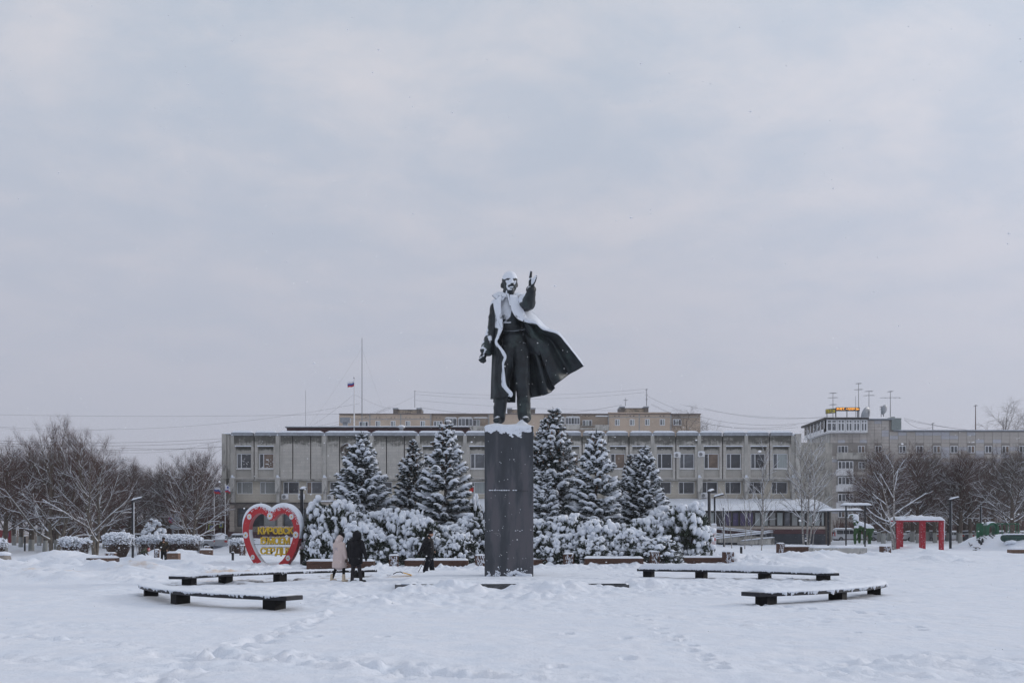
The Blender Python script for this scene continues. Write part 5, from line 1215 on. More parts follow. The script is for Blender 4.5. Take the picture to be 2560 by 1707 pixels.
R7 = random.Random(77); ug = MB(); us = MB()
for i in range(5200):
    px = R7.uniform(120, 575); D = R7.uniform(150, 168) if px < 500 else R7.uniform(118, 135); x = X_(px, D); g = .7; h = R7.uniform(1.2, 4.2); p = np.array([x, D, g]); q = p + np.array([R7.uniform(-.8, .8), R7.uniform(-.5, .5), h]); ug.tube([p, (p + q) / 2 + np.array([R7.uniform(-.2, .2), 0, 0]), q], [.05, .04, .02], 3, caps=False)
    e = p + (q - p) * R7.uniform(.3, .9); ug.tube([e, e + np.array([R7.uniform(-1, 1), R7.uniform(-.4, .4), R7.uniform(.1, .8)])], [.03, .015], 3, caps=False)
tag(ug.build('undergrowth', twig_m), 'dense dark undergrowth along the far side of the left wood', 'undergrowth', kind='stuff')
ug = MB()
for i in range(2600):
    px = R7.uniform(2090, 2620); D = R7.uniform(155, 168); x = X_(px, D); p = np.array([x, D, 1.0]); q = p + np.array([R7.uniform(-.8, .8), 0, R7.uniform(1.2, 4)]); ug.tube([p, (p + q) / 2 + np.array([R7.uniform(-.2, .2), 0, 0]), q], [.05, .04, .02], 3, caps=False)
tag(ug.build('undergrowth', twig_m), 'dark shrubs at the foot of the right apartment building', 'undergrowth', kind='stuff')
# ------------------------------------------------------------------ statue
bz = mk('dark_bronze', (.020, .026, .031), .5, .3, .4, 1.6, .5, 9, attr='snow', col2=(.034, .052, .052), c2=(.5, .66), snoise=.38, sscale=6)
DS = 38.1; ks = DS / F
PT = Z_(1439, 37.2) + 0     # foot of the pedestal
def SP(zx, zy, dy=0.0):     # statue drawing units -> local metres (origin below the statue, on the pedestal top)
    k = (DS + dy) / F
    return np.array([(1160 + zx / 3.565 - 1280) * k, dy, EYE + (HY - 640 - zy / 3.565) * k])
ZP = float(SP(0, 1478)[2])  # top of the pedestal
st = thing('bronze_statue', 'snow dusted dark bronze statue of a bald bearded man pointing, coat blowing to the right', 'statue', (0, DS, 0))
U = ks / 3.565               # metres per drawing unit
def cap(m, a, b, ra, rb, flat=1.0, seg=14): m.capsule(SP(*a), SP(*b), ra * U, rb * U, seg, 0, flat)
def elp(m, a, r, R=None, seg=16, rings=10): m.ell(SP(*a), np.array(r) * U, seg, rings, 0, R)
def rot(ax, deg): return np.array(Matrix.Rotation(math.radians(deg), 3, ax))
b_ = MB()
# head, slightly turned to the right of the picture and lifted
Rh = rot('Z', 14)
elp(b_, (407, 212, -.02), (70, 84, 76), Rh); elp(b_, (414, 262, -.06), (58, 62, 70), Rh); elp(b_, (420, 300, -.12), (36, 34, 34), Rh)
cap(b_, (416, 305, -.22), (424, 338, -.20), 30, 20)                       # pointed beard
elp(b_, (428, 266, -.30), (36, 14, 11), Rh); elp(b_, (430, 238, -.35), (11, 17, 22), Rh); elp(b_, (429, 247, -.37), (16, 12, 11), Rh)   # moustache, nose
elp(b_, (398, 200, -.27), (27, 9, 7), rot('Y', 6)); elp(b_, (450, 200, -.25), (20, 9, 7), rot('Y', -8))     # brows
elp(b_, (386, 236, -.24), (22, 18, 18)); elp(b_, (460, 238, -.2), (15, 18, 18)); elp(b_, (425, 285, -.33), (20, 8, 7))
elp(b_, (340, 262, .05), (12, 26, 27), rot('Z', 30)); elp(b_, (474, 258, .12), (8, 20, 24)); 
cap(b_, (398, 300, .04), (395, 380, .10), 50, 62)
# torso in waistcoat, hips
cap(b_, (330, 430, .12), (478, 425, .12), 66, 66, .8); elp(b_, (405, 500, .10), (112, 78, 130)); elp(b_, (425, 620, .14), (98, 66, 120)); elp(b_, (448, 760, .12), (112, 72, 110))
# legs
cap(b_, (395, 830, .12), (345, 1120, .02), 78, 62); cap(b_, (345, 1120, .02), (312, 1440, .16), 66, 56)
cap(b_, (500, 840, .08), (524, 1150, -.14), 84, 64); cap(b_, (524, 1150, -.14), (536, 1430, .10), 64, 58)
for px_, dd in ((312, 0.0), (536, -.05)): cap(b_, (px_ - 4, 1452, .26 + dd), (px_ + (18 if px_ > 400 else -18), 1462, -.26 + dd), 40, 30)
# right arm (hanging, picture left)
cap(b_, (292, 440, .12), (262, 640, .16), 60, 50); cap(b_, (262, 640, .16), (205, 830, .02), 54, 58); elp(b_, (196, 850, 0), (58, 60, 40), rot('Y', 24))
# left arm (raised towards the viewer)
cap(b_, (520, 440, .10), (572, 415, -.42), 66, 68); cap(b_, (572, 415, -.42), (598, 320, -.95), 66, 38); cap(b_, (596, 345, -.80), (600, 300, -1.0), 44, 38); cap(b_, (540, 400, -.2), (575, 425, -.5), 62, 52)
body_s = remesh('figure', b_, .028, bz, st, smooth_it=3, disp=lambda co, nr: co + nr * (.03 * fbm(co[:, 0] * 5 + co[:, 1] * 3, co[:, 2] * 2.2, 4, 3) * (co[:, 2] < ZP + 4.4) + .03 * np.maximum(0, fbm(co[:, 0] * 2 + co[:, 1] * 2 + co[:, 2] * 2.5, co[:, 2] * 5 - co[:, 0] * 4, 14, 2)) * (co[:, 2] < ZP + 4.4))[:, None])
# hands with fingers
def hand(m, wrist, palm, fingers, thumb, s=1.0):
    m.capsule(SP(*wrist), SP(*palm), 22 * U * s, 24 * U * s, 10, 0, .7)
    for f in fingers: 
        for (a, b) in zip(f[:-1], f[1:]): m.capsule(SP(*a), SP(*b), 9 * U * s, 8 * U * s, 8)
    for (a, b) in zip(thumb[:-1], thumb[1:]): m.capsule(SP(*a), SP(*b), 12 * U * s, 10 * U * s, 8)
h1 = MB()
hand(h1, (600, 290, -1.0), (604, 225, -1.12), [[(614, 218, -1.14), (630, 196, -1.26), (643, 178, -1.40)], [(614, 228, -1.15), (630, 208, -1.28), (642, 192, -1.44)], [(612, 240, -1.15), (628, 222, -1.27), (638, 208, -1.42)], [(608, 252, -1.13), (624, 238, -1.24), (632, 226, -1.36)]],
     [(590, 232, -1.10), (592, 185, -1.12), (597, 142, -1.12)], 1.2)
h1.ell(SP(606, 235, -1.12), (26 * U, 22 * U, 40 * U), 12, 8)
remesh('hand', h1, .014, bz, st, smooth_it=2, label='raised pointing hand with thumb up')
h2 = MB()
hand(h2, (188, 860, -.02), (165, 905, -.04), [[(150, 905, -.12), (140, 925, -.18), (152, 938, -.12)], [(160, 912, -.14), (154, 940, -.18), (166, 944, -.10)], [(172, 912, -.14), (172, 946, -.17), (180, 940, -.08)], [(184, 908, -.12), (188, 936, -.14), (190, 928, -.06)]],
     [(182, 890, -.10), (170, 905, -.19), (160, 915, -.20)], 1.25)
remesh('hand', h2, .014, bz, st, smooth_it=2, label='clenched lowered hand')

def sheet(fn, nu, nv, thick, name, mat, par, snowfn=None):
    P_ = np.array([[fn(i / (nu - 1), j / (nv - 1)) for i in range(nu)] for j in range(nv)])
    du = np.gradient(P_, axis=1); dv = np.gradient(P_, axis=0); nn = np.cross(du, dv); nn /= np.maximum(np.linalg.norm(nn, axis=2, keepdims=True), 1e-9)
    A = (P_ + nn * thick / 2).reshape(-1, 3); B = (P_ - nn * thick / 2).reshape(-1, 3); o = nu * nv; fs = []
    for j in range(nv - 1):
        for i in range(nu - 1):
            a = j * nu + i; fs.append((a, a + 1, a + nu + 1, a + nu)); fs.append((o + a, o + a + nu, o + a + nu + 1, o + a + 1))
    rim = [j * nu for j in range(nv)] + [(nv - 1) * nu + i for i in range(1, nu)] + [j * nu + nu - 1 for j in range(nv - 2, -1, -1)] + [i for i in range(nu - 2, 0, -1)]
    for a, b in zip(rim, rim[1:] + rim[:1]): fs.append((b, a, a + o, b + o))
    m = MB(); m.add(np.concatenate([A, B]), fs); return m.build(name, mat, par, smooth=True)
def interp(pts, t):
    t = min(max(t, 0), 1) * (len(pts) - 1); i = min(int(t), len(pts) - 2); f = t - i
    p = [np.array(pts[max(i - 1, 0)], float), np.array(pts[i], float), np.array(pts[i + 1], float), np.array(pts[min(i + 2, len(pts) - 1)], float)]
    return .5 * ((2 * p[1]) + (-p[0] + p[2]) * f + (2 * p[0] - 5 * p[1] + 4 * p[2] - p[3]) * f * f + (-p[0] + 3 * p[1] - 3 * p[2] + p[3]) * f ** 3)
# the blowing right side of the coat: boundary curves (x, y, depth)
c_in = [(470, 470, -.18), (520, 620, .02), (548, 800, .22), (570, 1000, .34), (585, 1150, .40), (596, 1262, .42)]       # along the body
c_top = [(400, 345, -.22), (425, 470, -.40), (480, 555, -.42), (560, 575, -.42), (640, 600, -.38), (700, 650, -.34), (830, 690, -.25), (905, 770, -.10), (985, 870, .08), (1068, 980, .22)]
c_hem = [(596, 1262, .42), (655, 1250, .46), (715, 1240, .40), (770, 1215, .20), (806, 1180, .02), (800, 1160, .12), (860, 1112, .42), (935, 1055, .50), (1000, 1020, .40), (1068, 980, .22)]
def cape(u, v):
    A = interp(c_in, v); B = interp(c_top, .22 + .78 * v); H = interp(c_hem, u); T = np.array([470 + 8 * u, 470 + 60 * u, -.2 - .2 * u])
    T0, T1, H0, H1 = np.array(c_in[0], float), interp(c_top, .22), np.array(c_hem[0], float), np.array(c_hem[-1], float)
    T = T0 * (1 - u) + T1 * u
    P_ = (1 - u) * A + u * B + (1 - v) * T + v * H - ((1 - u) * (1 - v) * T0 + u * (1 - v) * T1 + (1 - u) * v * H0 + u * v * H1)
    P_[2] += (.26 * math.sin(u * 15 + 1.2) + .09 * math.sin(u * 31 + v * 3)) * v ** .8 * math.sin(math.pi * min(max(u, 0), 1)) ** .5
    P_[2] += .12 * math.sin(v * 5 + 1) * u * (1 - u) * 2
    return SP(*P_)
cape_o = sheet(cape, 80, 60, .05, 'coat_tail', bz, st)
# back of the coat: from left hem behind the legs
def backp(u, v):
    x = (262 + (455 - 262) * u) * (1 - v) + (262 + (455 - 262) * u) * v + 12 * math.sin(v * 3) ; y = 600 + 705 * v
    return SP(x, y, .42 + .05 * math.sin(u * 18) * v)
sheet(backp, 24, 30, .05, 'coat_back', bz, st)
def backr(u, v):   # coat back behind right leg, up to the tail
    return SP(440 + 170 * u, 560 + (690 * v) * (1 if u > .6 else (.62 + .38 * (u / .6) ** 2)), .46 + .06 * math.sin(u * 14) * v)
sheet(backr, 24, 30, .05, 'coat_back', bz, st)
# left front panel of the coat
pl_in = [(335, 350, -.18), (325, 420, -.34), (332, 520, -.36), (345, 625, -.34), (318, 700, -.34), (290, 770, -.34), (345, 850, -.38), (370, 900, -.40), (352, 960, -.38), (358, 1060, -.36), (368, 1160, -.36), (418, 1222, -.34), (420, 1245, -.34)]
pl_out = [(262, 400, .20), (254, 480, .22), (262, 600, .18), (270, 700, .12), (258, 800, .08), (254, 900, .08), (250, 1000, .08), (246, 1100, .06), (243, 1200, .04), (240, 1276, .02)]
def panelL(u, v):
    A = interp(pl_out, v); B = interp(pl_in, v); P_ = A * (1 - u) + B * u
    P_[2] -= .16 * math.sin(math.pi * u) ** .7 + .045 * math.sin(u * 16 + v * 4) * v; return SP(*P_)
sheet(panelL, 36, 70, .05, 'coat_front', bz, st)
# lapels and collar
def lapelR(u, v):
    A = interp([(405, 345, -.30), (425, 480, -.42), (478, 560, -.46), (560, 590, -.45), (640, 608, -.40)], v); B = interp([(470, 350, -.10), (500, 430, -.30), (535, 500, -.36), (570, 560, -.36), (640, 590, -.36)], v)
    P_ = A * (1 - u) + B * u; P_[2] -= .05 * math.sin(math.pi * u); return SP(*P_)
sheet(lapelR, 14, 30, .06, 'lapel', bz, st)
def lapelL(u, v):
    A = interp([(262, 395, .02), (275, 480, -.22), (300, 560, -.30), (336, 640, -.36)], v); B = interp([(330, 350, -.16), (325, 450, -.36), (332, 540, -.40), (340, 640, -.38)], v)
    P_ = A * (1 - u) + B * u; P_[2] -= .05 * math.sin(math.pi * u); return SP(*P_)
sheet(lapelL, 14, 26, .06, 'lapel', bz, st)
def collar(u, v):
    ang = math.radians(-205 + 230 * u); A = np.array([400 + 66 * math.cos(ang), 352 - 8 * u, .08 + .22 * math.sin(ang)]); B = np.array([390 + (130 + 10 * math.cos(ang)) * math.cos(ang), 372 - 28 * abs(math.cos(ang)), .10 + .33 * math.sin(ang)])
    P_ = A * (1 - v) + B * v; P_[1] -= 14 * math.sin(math.pi * v); return SP(*P_)
sheet(collar, 40, 8, .05, 'collar', bz, st)
sheet(lambda u, v: SP(*(interp([(250, 352, -.10), (290, 385, -.18), (345, 400, -.24)], u) * (1 - v) + interp([(300, 325, .0), (345, 325, -.05), (385, 345, -.16)], u) * v)), 10, 8, .05, 'collar', bz, st, None)
# shirt collar, tie, belt line, hem turned back
m = MB()
for k, (a, b) in enumerate([((392, 345, -.26), (412, 440, -.40)), ]): m.capsule(SP(*a), SP(*b), 12 * U, 8 * U, 8, 0, .6)
m.build('tie', bz, st, smooth=True)
m = MB(); m.tube([SP(x, 652 + 10 * math.sin((x - 330) / 60), -.05 - .24 * math.sin(math.pi * (x - 325) / 230)) for x in range(330, 556, 12)], 8 * U, 6); m.build('belt', bz, st, smooth=True)
def shoulder(u, v):
    A = interp([(500, 440, .05), (575, 480, .12), (650, 545, .10), (720, 620, -.02), (800, 676, -.18)], u); B = interp([(505, 560, -.36), (560, 577, -.40), (640, 602, -.36), (712, 655, -.32), (800, 684, -.24)], u); P_ = A * (1 - v) + B * v; P_[2] -= .08 * math.sin(math.pi * v); return SP(*P_)
sheet(shoulder, 26, 12, .05, 'coat_shoulder', bz, st)
# pocket fold on the lining
def pocket(u, v):
    A = interp([(545, 690, -.12), (600, 735, -.16), (700, 760, -.10)], u); B = interp([(590, 860, .12), (660, 880, .06), (722, 845, .06)], u); P_ = A * (1 - v) + B * v; P_[2] -= .10 + .05 * math.sin(math.pi * u) * math.sin(math.pi * v) * 2; return SP(*P_)
sheet(pocket, 16, 12, .05, 'pocket_flap', bz, st)
# cuff ring
m = MB(); m.tube([SP(598 + 38 * math.cos(t), 300 + 30 * math.sin(t), -.97) for t in np.linspace(0, 6.283, 17)], 9 * U, 6, caps=False); m.build('cuff', bz, st, smooth=True)
# snow clinging to windward faces: a coverage value stored on the bronze
def SU(co): k = (DS + co[:, 1]) / F; return (HY - 640 - (co[:, 2] - EYE) / k) * 3.565, (co[:, 0] / k + 120) * 3.565
def snow_cover(o, amt=1.0, front=.62, zlo=None):
    co, nr = get_cn(o.data); zz = (co[:, 2] - ZP) / U     # height above the pedestal in drawing units
    yu_, xu_ = SU(co); zz = 1478 - yu_
    up = nr[:, 2]; fr = -nr[:, 1]; lf = -nr[:, 0]
    body = sst(720, 860, zz)         # only chest and above catches snow on upright faces
    v = .95 * up + front * fr * body + .22 * lf * body + .1 * body
    return np.clip((v - .12) * amt, -.5, 1.2), co, nr, zz
for o in [c for c in bpy.data.objects if c.parent == st and c.type == 'MESH']:
    v, co, nr, zz = snow_cover(o)
    if o.name.startswith('figure'):
        yu, xu = SU(co)
        head = (yu < 345) & (xu < 500)
        v = np.where(head, .55 * nr[:, 2] - .82 * nr[:, 1] - .02 + .25 * sst(230, 190, yu) - .35 * nr[:, 0] * 0, v)
        v = np.where(head & (yu < 196), np.maximum(v, .9 * (nr[:, 1] < .2)), v); v = np.where(head & (yu >= 196), v + .25, v)
        for (a, b, r1, r2) in [(384, 211, 18, 4.5), (455, 212, 16, 7), (430, 261, 33, 7), (424, 328, 34, 24), (430, 246, 13, 6), (350, 275, 22, 60), (474, 258, 10, 40), (396, 202, 22, 4), (448, 202, 16, 4), (432, 285, 26, 4)]:
            v = v - head * 1.3 * np.exp(-((xu - a) / r1) ** 4 - ((yu - b) / r2) ** 4)
        v = np.where((xu < 330) & (yu > 420) & (yu < 900), .8 * nr[:, 2] - .45 * nr[:, 0] - .25 + .35 * sst(600, 700, yu) + .75 * fbm(co[:, 2] * 2.2, co[:, 0] * 5, 8, 2), v)
        v = np.where((xu > 505) & (yu < 520), 1.0 * nr[:, 2] - .5 * nr[:, 0] - .1, v)
        v = np.where((xu > 330) & (xu < 520) & (yu > 600) & (yu < 760), v - .7, v)
        v = np.where((xu > 330) & (xu < 520) & (yu > 345) & (yu < 600), v + .22 - .8 * sst(400, 440, xu - (600 - yu) * .1) * sst(400, 520, yu), v)
    elif o.name.startswith('lapel') or o.name.startswith('coat_shoulder'): v = v + .45 - .5 * (fbm(co[:, 0] * 5, co[:, 2] * 4, 3, 2) > .35)
    elif o.name.startswith('collar'): v = v + .35
    elif o.name.startswith('coat_front'):
        yu, xu = SU(co)
        edge = np.interp(yu, [p[1] for p in pl_in], [p[0] for p in pl_in])
        v = v - .4 + 1.5 * np.exp(-((xu - edge) / (24 + 22 * np.exp(-((yu - 1130) / 90) ** 2))) ** 2) * (yu > 640) + .6 * (yu < 640) * sst(0, .2, -nr[:, 1])
    elif o.name.startswith('coat_tail') or o.name.startswith('pocket'): v = v - .35
    elif o.name.startswith('hand'): v = .75 * ((co[:, 2] > ZP + 3.5) & (SU(co)[1] > 598) & (SU(co)[0] < 262)) + .8 * nr[:, 2] - .75 * nr[:, 0] * (co[:, 2] > ZP + 3.5) - .1 + .3 * (co[:, 2] < ZP + 3) * nr[:, 2]
    attr_set(o.data, 'snow', v)
# snow built up along the edges of the coat
sn = MB()
def along(curve, t0, t1, n, w, th, seed, dx=0, dy=-4, dd=0.0):
    P_ = [SP(*(interp(curve, t) + np.array([dx, dy, dd]))) for t in np.linspace(t0, t1, n)]; sn.strip(P_, w, th, seed, k=7, nz=.3, side=(0, 1, 0))
along(c_top, .30, .60, 26, .26, .13, 1, dy=4); along(c_top, .55, .995, 40, .15, .10, 2, dy=4); pass
sn.build('edge_snow', snow_fine, st, smooth=True, kind='stuff'); sn = MB()
P_ = [SP(*(interp(pl_in, t) + np.array([-4, 0, -.035]))) for t in np.linspace(.36, .97, 60)]
for i, p in enumerate(P_): sn.ell(p, (.045 + .05 * math.exp(-((i - 50) / 9) ** 2) + .03 * math.exp(-((i - 14) / 8) ** 2), .04, .075), 7, 5)
sn.build('edge_snow', snow_fine, st, smooth=True)
# second front flap behind (dark inner panel lower hem)
# ------------------------------------------------------------------ pedestal
DP = 37.2; kp = DP / F
pw0, pw1 = X_(1211.4, DP), X_(1333.6, DP); zb0 = PLAT[4] + .0; zt0 = Z_(1066, DP)
stone = mk('dark_polished_stone', (.056, .063, .075), .42, .05, .35, .9, .15, 8, col2=(.095, .092, .105), c2=(.45, .6), stretch=(1.5, 1, .28), spec=.35)
pd = thing('statue_pedestal', 'tall dark square stone pedestal with a thick snow cap, under the statue', 'pedestal', ((pw0 + pw1) / 2, DP + (pw1 - pw0) / 2, zb0))
hw_ = (pw1 - pw0) / 2; hp = zt0 - zb0
MB().box(-hw_, hw_, -hw_, hw_, -.05, hp).build('stone_block', stone, pd, bevel=.02)
m = MB(); n = 40; G = []
for j in range(n + 1):
    for i in range(n + 1):
        u, v = i / n * 2 - 1, j / n * 2 - 1; e = max(abs(u), abs(v)); z = .11 * (1 - e ** 8) + .05 * float(fbm(u * 2, v * 2, 5, 3)) * (1 - e ** 4)
        z += .22 * math.exp(-((u - .55) / .22) ** 2 - ((v + .3) / .3) ** 2) + .10 * math.exp(-((u + .55) / .22) ** 2 - ((v + .1) / .4) ** 2)
        G.append((u * (hw_ - .005), v * (hw_ - .005), hp + z + .008))
q = np.array([[j * (n + 1) + i, j * (n + 1) + i + 1, (j + 1) * (n + 1) + i + 1, (j + 1) * (n + 1) + i] for j in range(n) for i in range(n)])
m.add(G, q); m.build('snow_cap', snow_m, pd, smooth=True)
R3 = random.Random(4); m = MB()
for i in range(700):         # ragged snow stuck to the upper front face
    x = R3.uniform(-hw_ + .04, hw_ * .88); lim = .30 + .12 * math.sin(x * 3) + .06 * math.sin(x * 17); z = R3.random() ** 1.6 * lim
    if x > .45 and z > .2: continue
    s = R3.uniform(.015, .04) * (1.3 - z); m.ell((x, -hw_ - .002, hp + .01 - z), (s * 1.3, .014, s), 6, 4)
m.build('face_snow', snow_fine, pd, smooth=True, kind='stuff')
# raised lettering line that only shows by the snow on its ledges
m = MB(); m2 = MB()
for i in range(17):
    x = -hw_ + .17 + i * .088 + R3.uniform(-.01, .01)
    if i in (9,): continue
    m.box(x, x + .066, -hw_ - .03, -hw_ + .01, hp * .567, hp * .567 + .012)
    if i < 9 or R3.random() < .4: m2.ell((x + .03, -hw_ - .02, hp * .567 + .035), (.045, .022, R3.uniform(.015, .03)), 6, 4)
for i in range(16):
    x = -hw_ + .2 + i * .08
    if R3.random() < .55: m2.ell((x, -hw_ - .004, hp * .303 + R3.uniform(-.02, .02)), (R3.uniform(.01, .035), .01, R3.uniform(.008, .02)), 6, 4)
for _ in range(26): m2.ell((R3.uniform(-hw_, hw_), -hw_ - .003, R3.uniform(.1, hp - .5)), (R3.uniform(.008, .016), .008, R3.uniform(.008, .016)), 5, 4)
for _ in range(150):
    q_ = R3.choice([-.74, -.5, -.4, -.1, .02, .3, .36, .45, .6]) + R3.gauss(0, .05); s_ = R3.uniform(.012, .035); m2.ell((max(min(q_, hw_ - .03), -hw_ + .03), -hw_ - .004, abs(R3.gauss(.04, .09))), (s_, .012, s_ * R3.uniform(.7, 1.3)), 5, 4)
for x, s in ((-.75, .03), (-.40, .04), (.24, .05)): m2.ell((x, -hw_ - .006, R3.uniform(.08, .2)), (s, .02, s * R3.uniform(.8, 1.3)), 7, 5)
for x in np.linspace(.05, .8, 16): m2.ell((x, -hw_ - .01, .03 + .12 * math.exp(-((x - .25) / .2) ** 2)), (.07, .04, .06), 7, 5)
m.build('relief_line', bz if False else dark_metal, pd, kind='stuff'); m2.build('stuck_snow', snow_fine, pd, smooth=True, kind='stuff')
m = MB(); m.tube([(-.42 + .1 * math.cos(t), -hw_ - .002, hp * .27 + .09 * math.sin(t)) for t in np.linspace(-.5, 2.6, 14)], .008, 4); m.tube([(-.55, -hw_ - .002, hp * .285), (-.46, -hw_ - .002, hp * .29)], .008, 4); m.build('chalk_mark', mk('chalk', (.25, .25, .27), .9), pd)
# platform of slabs
plt = thing('stone_platform', 'low dark stone platform under the pedestal, half buried in snow', 'platform', (0, 0, 0))
slab = mk('grey_granite', (.075, .078, .085), .7, 0, .3, 3, .3, 20, snow=(.6, .9), snoise=.0)
slab_top = mk('swept_granite', (.10, .10, .11), .7, 0, .3, 1, .4, 6, stretch=(.35, 3.2, 1), attr=None, col2=SNOW, c2=(.36, .46))
sw = 1.22; nxs = 6
x = PLAT[0]
for i in range(nxs):
    for j in range(3):
        ya = PLAT[2] + j * 1.9; MB().box(x + .01, x + sw - .01, ya + .01, ya + 1.89, -.1, PLAT[4] - .03).build('slab', slab, plt)
    x += sw
MB().box(PLAT[0], PLAT[0] + sw * nxs, PLAT[2] + 5.72, PLAT[3] - .6, -.1, PLAT[4] - .03).build('platform_rear', slab, plt)
# thin trodden snow on the platform, with the paving showing through in streaks
m = MB(); XS = np.linspace(PLAT[0] + .02, PLAT[0] + sw * nxs - .02, 150); YS = np.concatenate([np.linspace(PLAT[2] + .02, 37, 90), np.linspace(37.2, PLAT[3] - .62, 40)])
gxx, gyy = np.meshgrid(XS, YS); hz_ = PLAT[4] + .012 * fbm(gxx * 1.2, gyy * 2.2, 5, 4) + .03 * sst(.3, .9, fbm(gxx / 1.5, gyy / 1.2, 15, 2) + .4) - .012
streak = fbm(gxx / 1.3, gyy * 1.6, 31, 4) * 1.0 + .55 * np.sin(gyy * 5.2 + fbm(gxx, gyy, 2, 2) * 2) * (np.exp(-((gxx + 1.6) / 1.6) ** 2) + np.exp(-((gxx - 2.4) / 1.0) ** 2))
edge_d = np.minimum(np.minimum(gxx - XS[0], XS[-1] - gxx), gyy - YS[0]); mask = (streak > .20 + .5 * sst(35.2, 37, gyy))
hz_ = hz_ - np.where(mask, .05, 0)
n1_, n2_ = len(XS), len(YS); q = np.array([[j * n1_ + i, j * n1_ + i + 1, (j + 1) * n1_ + i + 1, (j + 1) * n1_ + i] for j in range(n2_ - 1) for i in range(n1_ - 1)])
m.add(np.stack([gxx.ravel(), gyy.ravel(), hz_.ravel()], 1), q); m.build('trodden_snow', snow_m, plt, smooth=True, kind='stuff')

# ------------------------------------------------------------------ curved benches
bench_m = mk('black_bench_metal', (.020, .021, .027), .5, 0, .35, 3, .12, 25, snow=(.9, 1.2), snoise=.2, spec=.25); bench_leg = mk('black_bench_leg', (.006, .006, .007), .6, 0, .2, 3, spec=.15)
frost = mk('frosty_bench_metal', (.05, .052, .062), .6, 0, .5, 9, .1, 30, col2=(.55, .58, .63), c2=(.56, .66))
def curved_bench(p0, p1, R_, side, lab, legs, snow_th, seed, thick=.10, width=.58, frosted=False, ends=(0, 0), zt=.335, cen=CEN, rag=0):
    """arc bench between two world points on its visible edge; side=+1: that edge is the outer one"""
    a0 = math.atan2(p0[1] - cen[1], p0[0] - cen[0]); a1 = math.atan2(p1[1] - cen[1], p1[0] - cen[0]); d = (a1 - a0 + math.pi) % (2 * math.pi) - math.pi
    r0 = math.hypot(p0[0] - cen[0], p0[1] - cen[1]); r1 = math.hypot(p1[0] - cen[0], p1[1] - cen[1])
    A = [a0 + d * i / 40 for i in range(41)]; RR = [r0 + (r1 - r0) * i / 40 for i in range(41)]
    t = thing('curved_bench', lab, 'bench', (0, 0, 0), group='curved black benches around the statue')
    def at(i, off): r = RR[i] + off; return np.array([cen[0] + r * math.cos(A[i]), cen[1] + r * math.sin(A[i])])
    o1 = (-width if side > 0 else 0); o2 = (0 if side > 0 else width); m = MB(); vs = []
    for i in range(41):
        a, b = at(i, o1), at(i, o2)
        vs += [(a[0], a[1], zt - thick), (b[0], b[1], zt - thick), (b[0], b[1], zt), (a[0], a[1], zt)]
    fs = [(4 * i + k, 4 * (i + 1) + k, 4 * (i + 1) + (k + 1) % 4, 4 * i + (k + 1) % 4) for i in range(40) for k in range(4)] + [(0, 1, 2, 3), (163, 162, 161, 160)]
    m.add(vs, fs); me_ = m.build('seat', frost if frosted else bench_m, t, bevel=.012)
    bm = bmesh.new(); bm.from_mesh(me_.data); bmesh.ops.recalc_face_normals(bm, faces=bm.faces); bm.to_mesh(me_.data); bm.free()
    for f in legs:
        i = int(f * 40); c = at(i, (o1 + o2) / 2); an = A[i]
        MB().box(-.18, .18, -.19, .19, -.45, zt - thick - .003).build('leg', bench_leg, t, loc=(c[0], c[1], 0), rz=an, bevel=.008)
    s = MB(); path = [(*at(i, (o1 + o2) / 2), zt) for i in np.linspace(0 + ends[0], 40 - ends[1], 130).astype(int)]
    path = np.array([np.array([cen[0] + (np.interp(q, range(41), RR) + (o1 + o2) / 2) * math.cos(np.interp(q, range(41), A)), cen[1] + (np.interp(q, range(41), RR) + (o1 + o2) / 2) * math.sin(np.interp(q, range(41), A)), zt]) for q in np.linspace(ends[0], 40 - ends[1], 260)])
    s.strip(path, width + .03, snow_th, seed, k=11, nz=.25 if snow_th > .08 else .5, nscale=1.6, edge=.012 + rag * .02); s.build('snow_cover', snow_fine, t, smooth=True)
    # snow plastered on the visible face in ragged tongues
    if rag:
        R_ = random.Random(seed); g = MB(); off = o2 if side > 0 else o1; sg = 1 if side > 0 else -1
        for k in range(int(260 * abs(d) * r0 / 8)):
            q = R_.uniform(ends[0] + .3, 39.7 - ends[1]); an = np.interp(q, range(41), A); r = np.interp(q, range(41), RR) + off
            hgt = abs(R_.gauss(0, .03)) * rag * 2.0 * (1.0 + .9 * math.sin(q * 1.3 + seed))
            hgt = min(max(hgt, .01), thick * .9); g.ell((cen[0] + (r + .004 * sg) * math.cos(an), cen[1] + (r + .004 * sg) * math.sin(an), zt - hgt * .5), (.028, .028, hgt * .6 + .012), 5, 4)
        g.build('face_snow', snow_fine, t, smooth=True, kind='stuff')
    return t
def zpt(px, py, z): D = F * (EYE - z) / (py - HY); return (X_(px, D), D)
curved_bench(zpt(346, 1469.5, .22), zpt(716, 1503, .22), 11.3, 1, 'curved black bench at the front left, frosty wind swept left end', (.09, .46, .93), .022, 3, rag=.32, ends=(0, .8))
curved_bench(zpt(462, 1448.5, .22), zpt(943, 1430, .22), 10.6, -1, 'curved black bench at the rear left, behind which two people walk', (.075, .29, .57, .93), .04, 5, rag=.4)
curved_bench(zpt(1899, 1493, .22), zpt(2219, 1467, .22), 10.8, 1, 'curved black bench at the front right, its snow hanging over in ragged tongues', (.09, .52, .93), .075, 7, rag=.6, ends=(1.2, 0))
curved_bench(zpt(1592, 1428, .22), zpt(2066, 1440, .22), 11.3, -1, 'curved black bench at the rear right under a thick even snow pillow', (.07, .34, .66, .96), .22, 9, rag=.25)

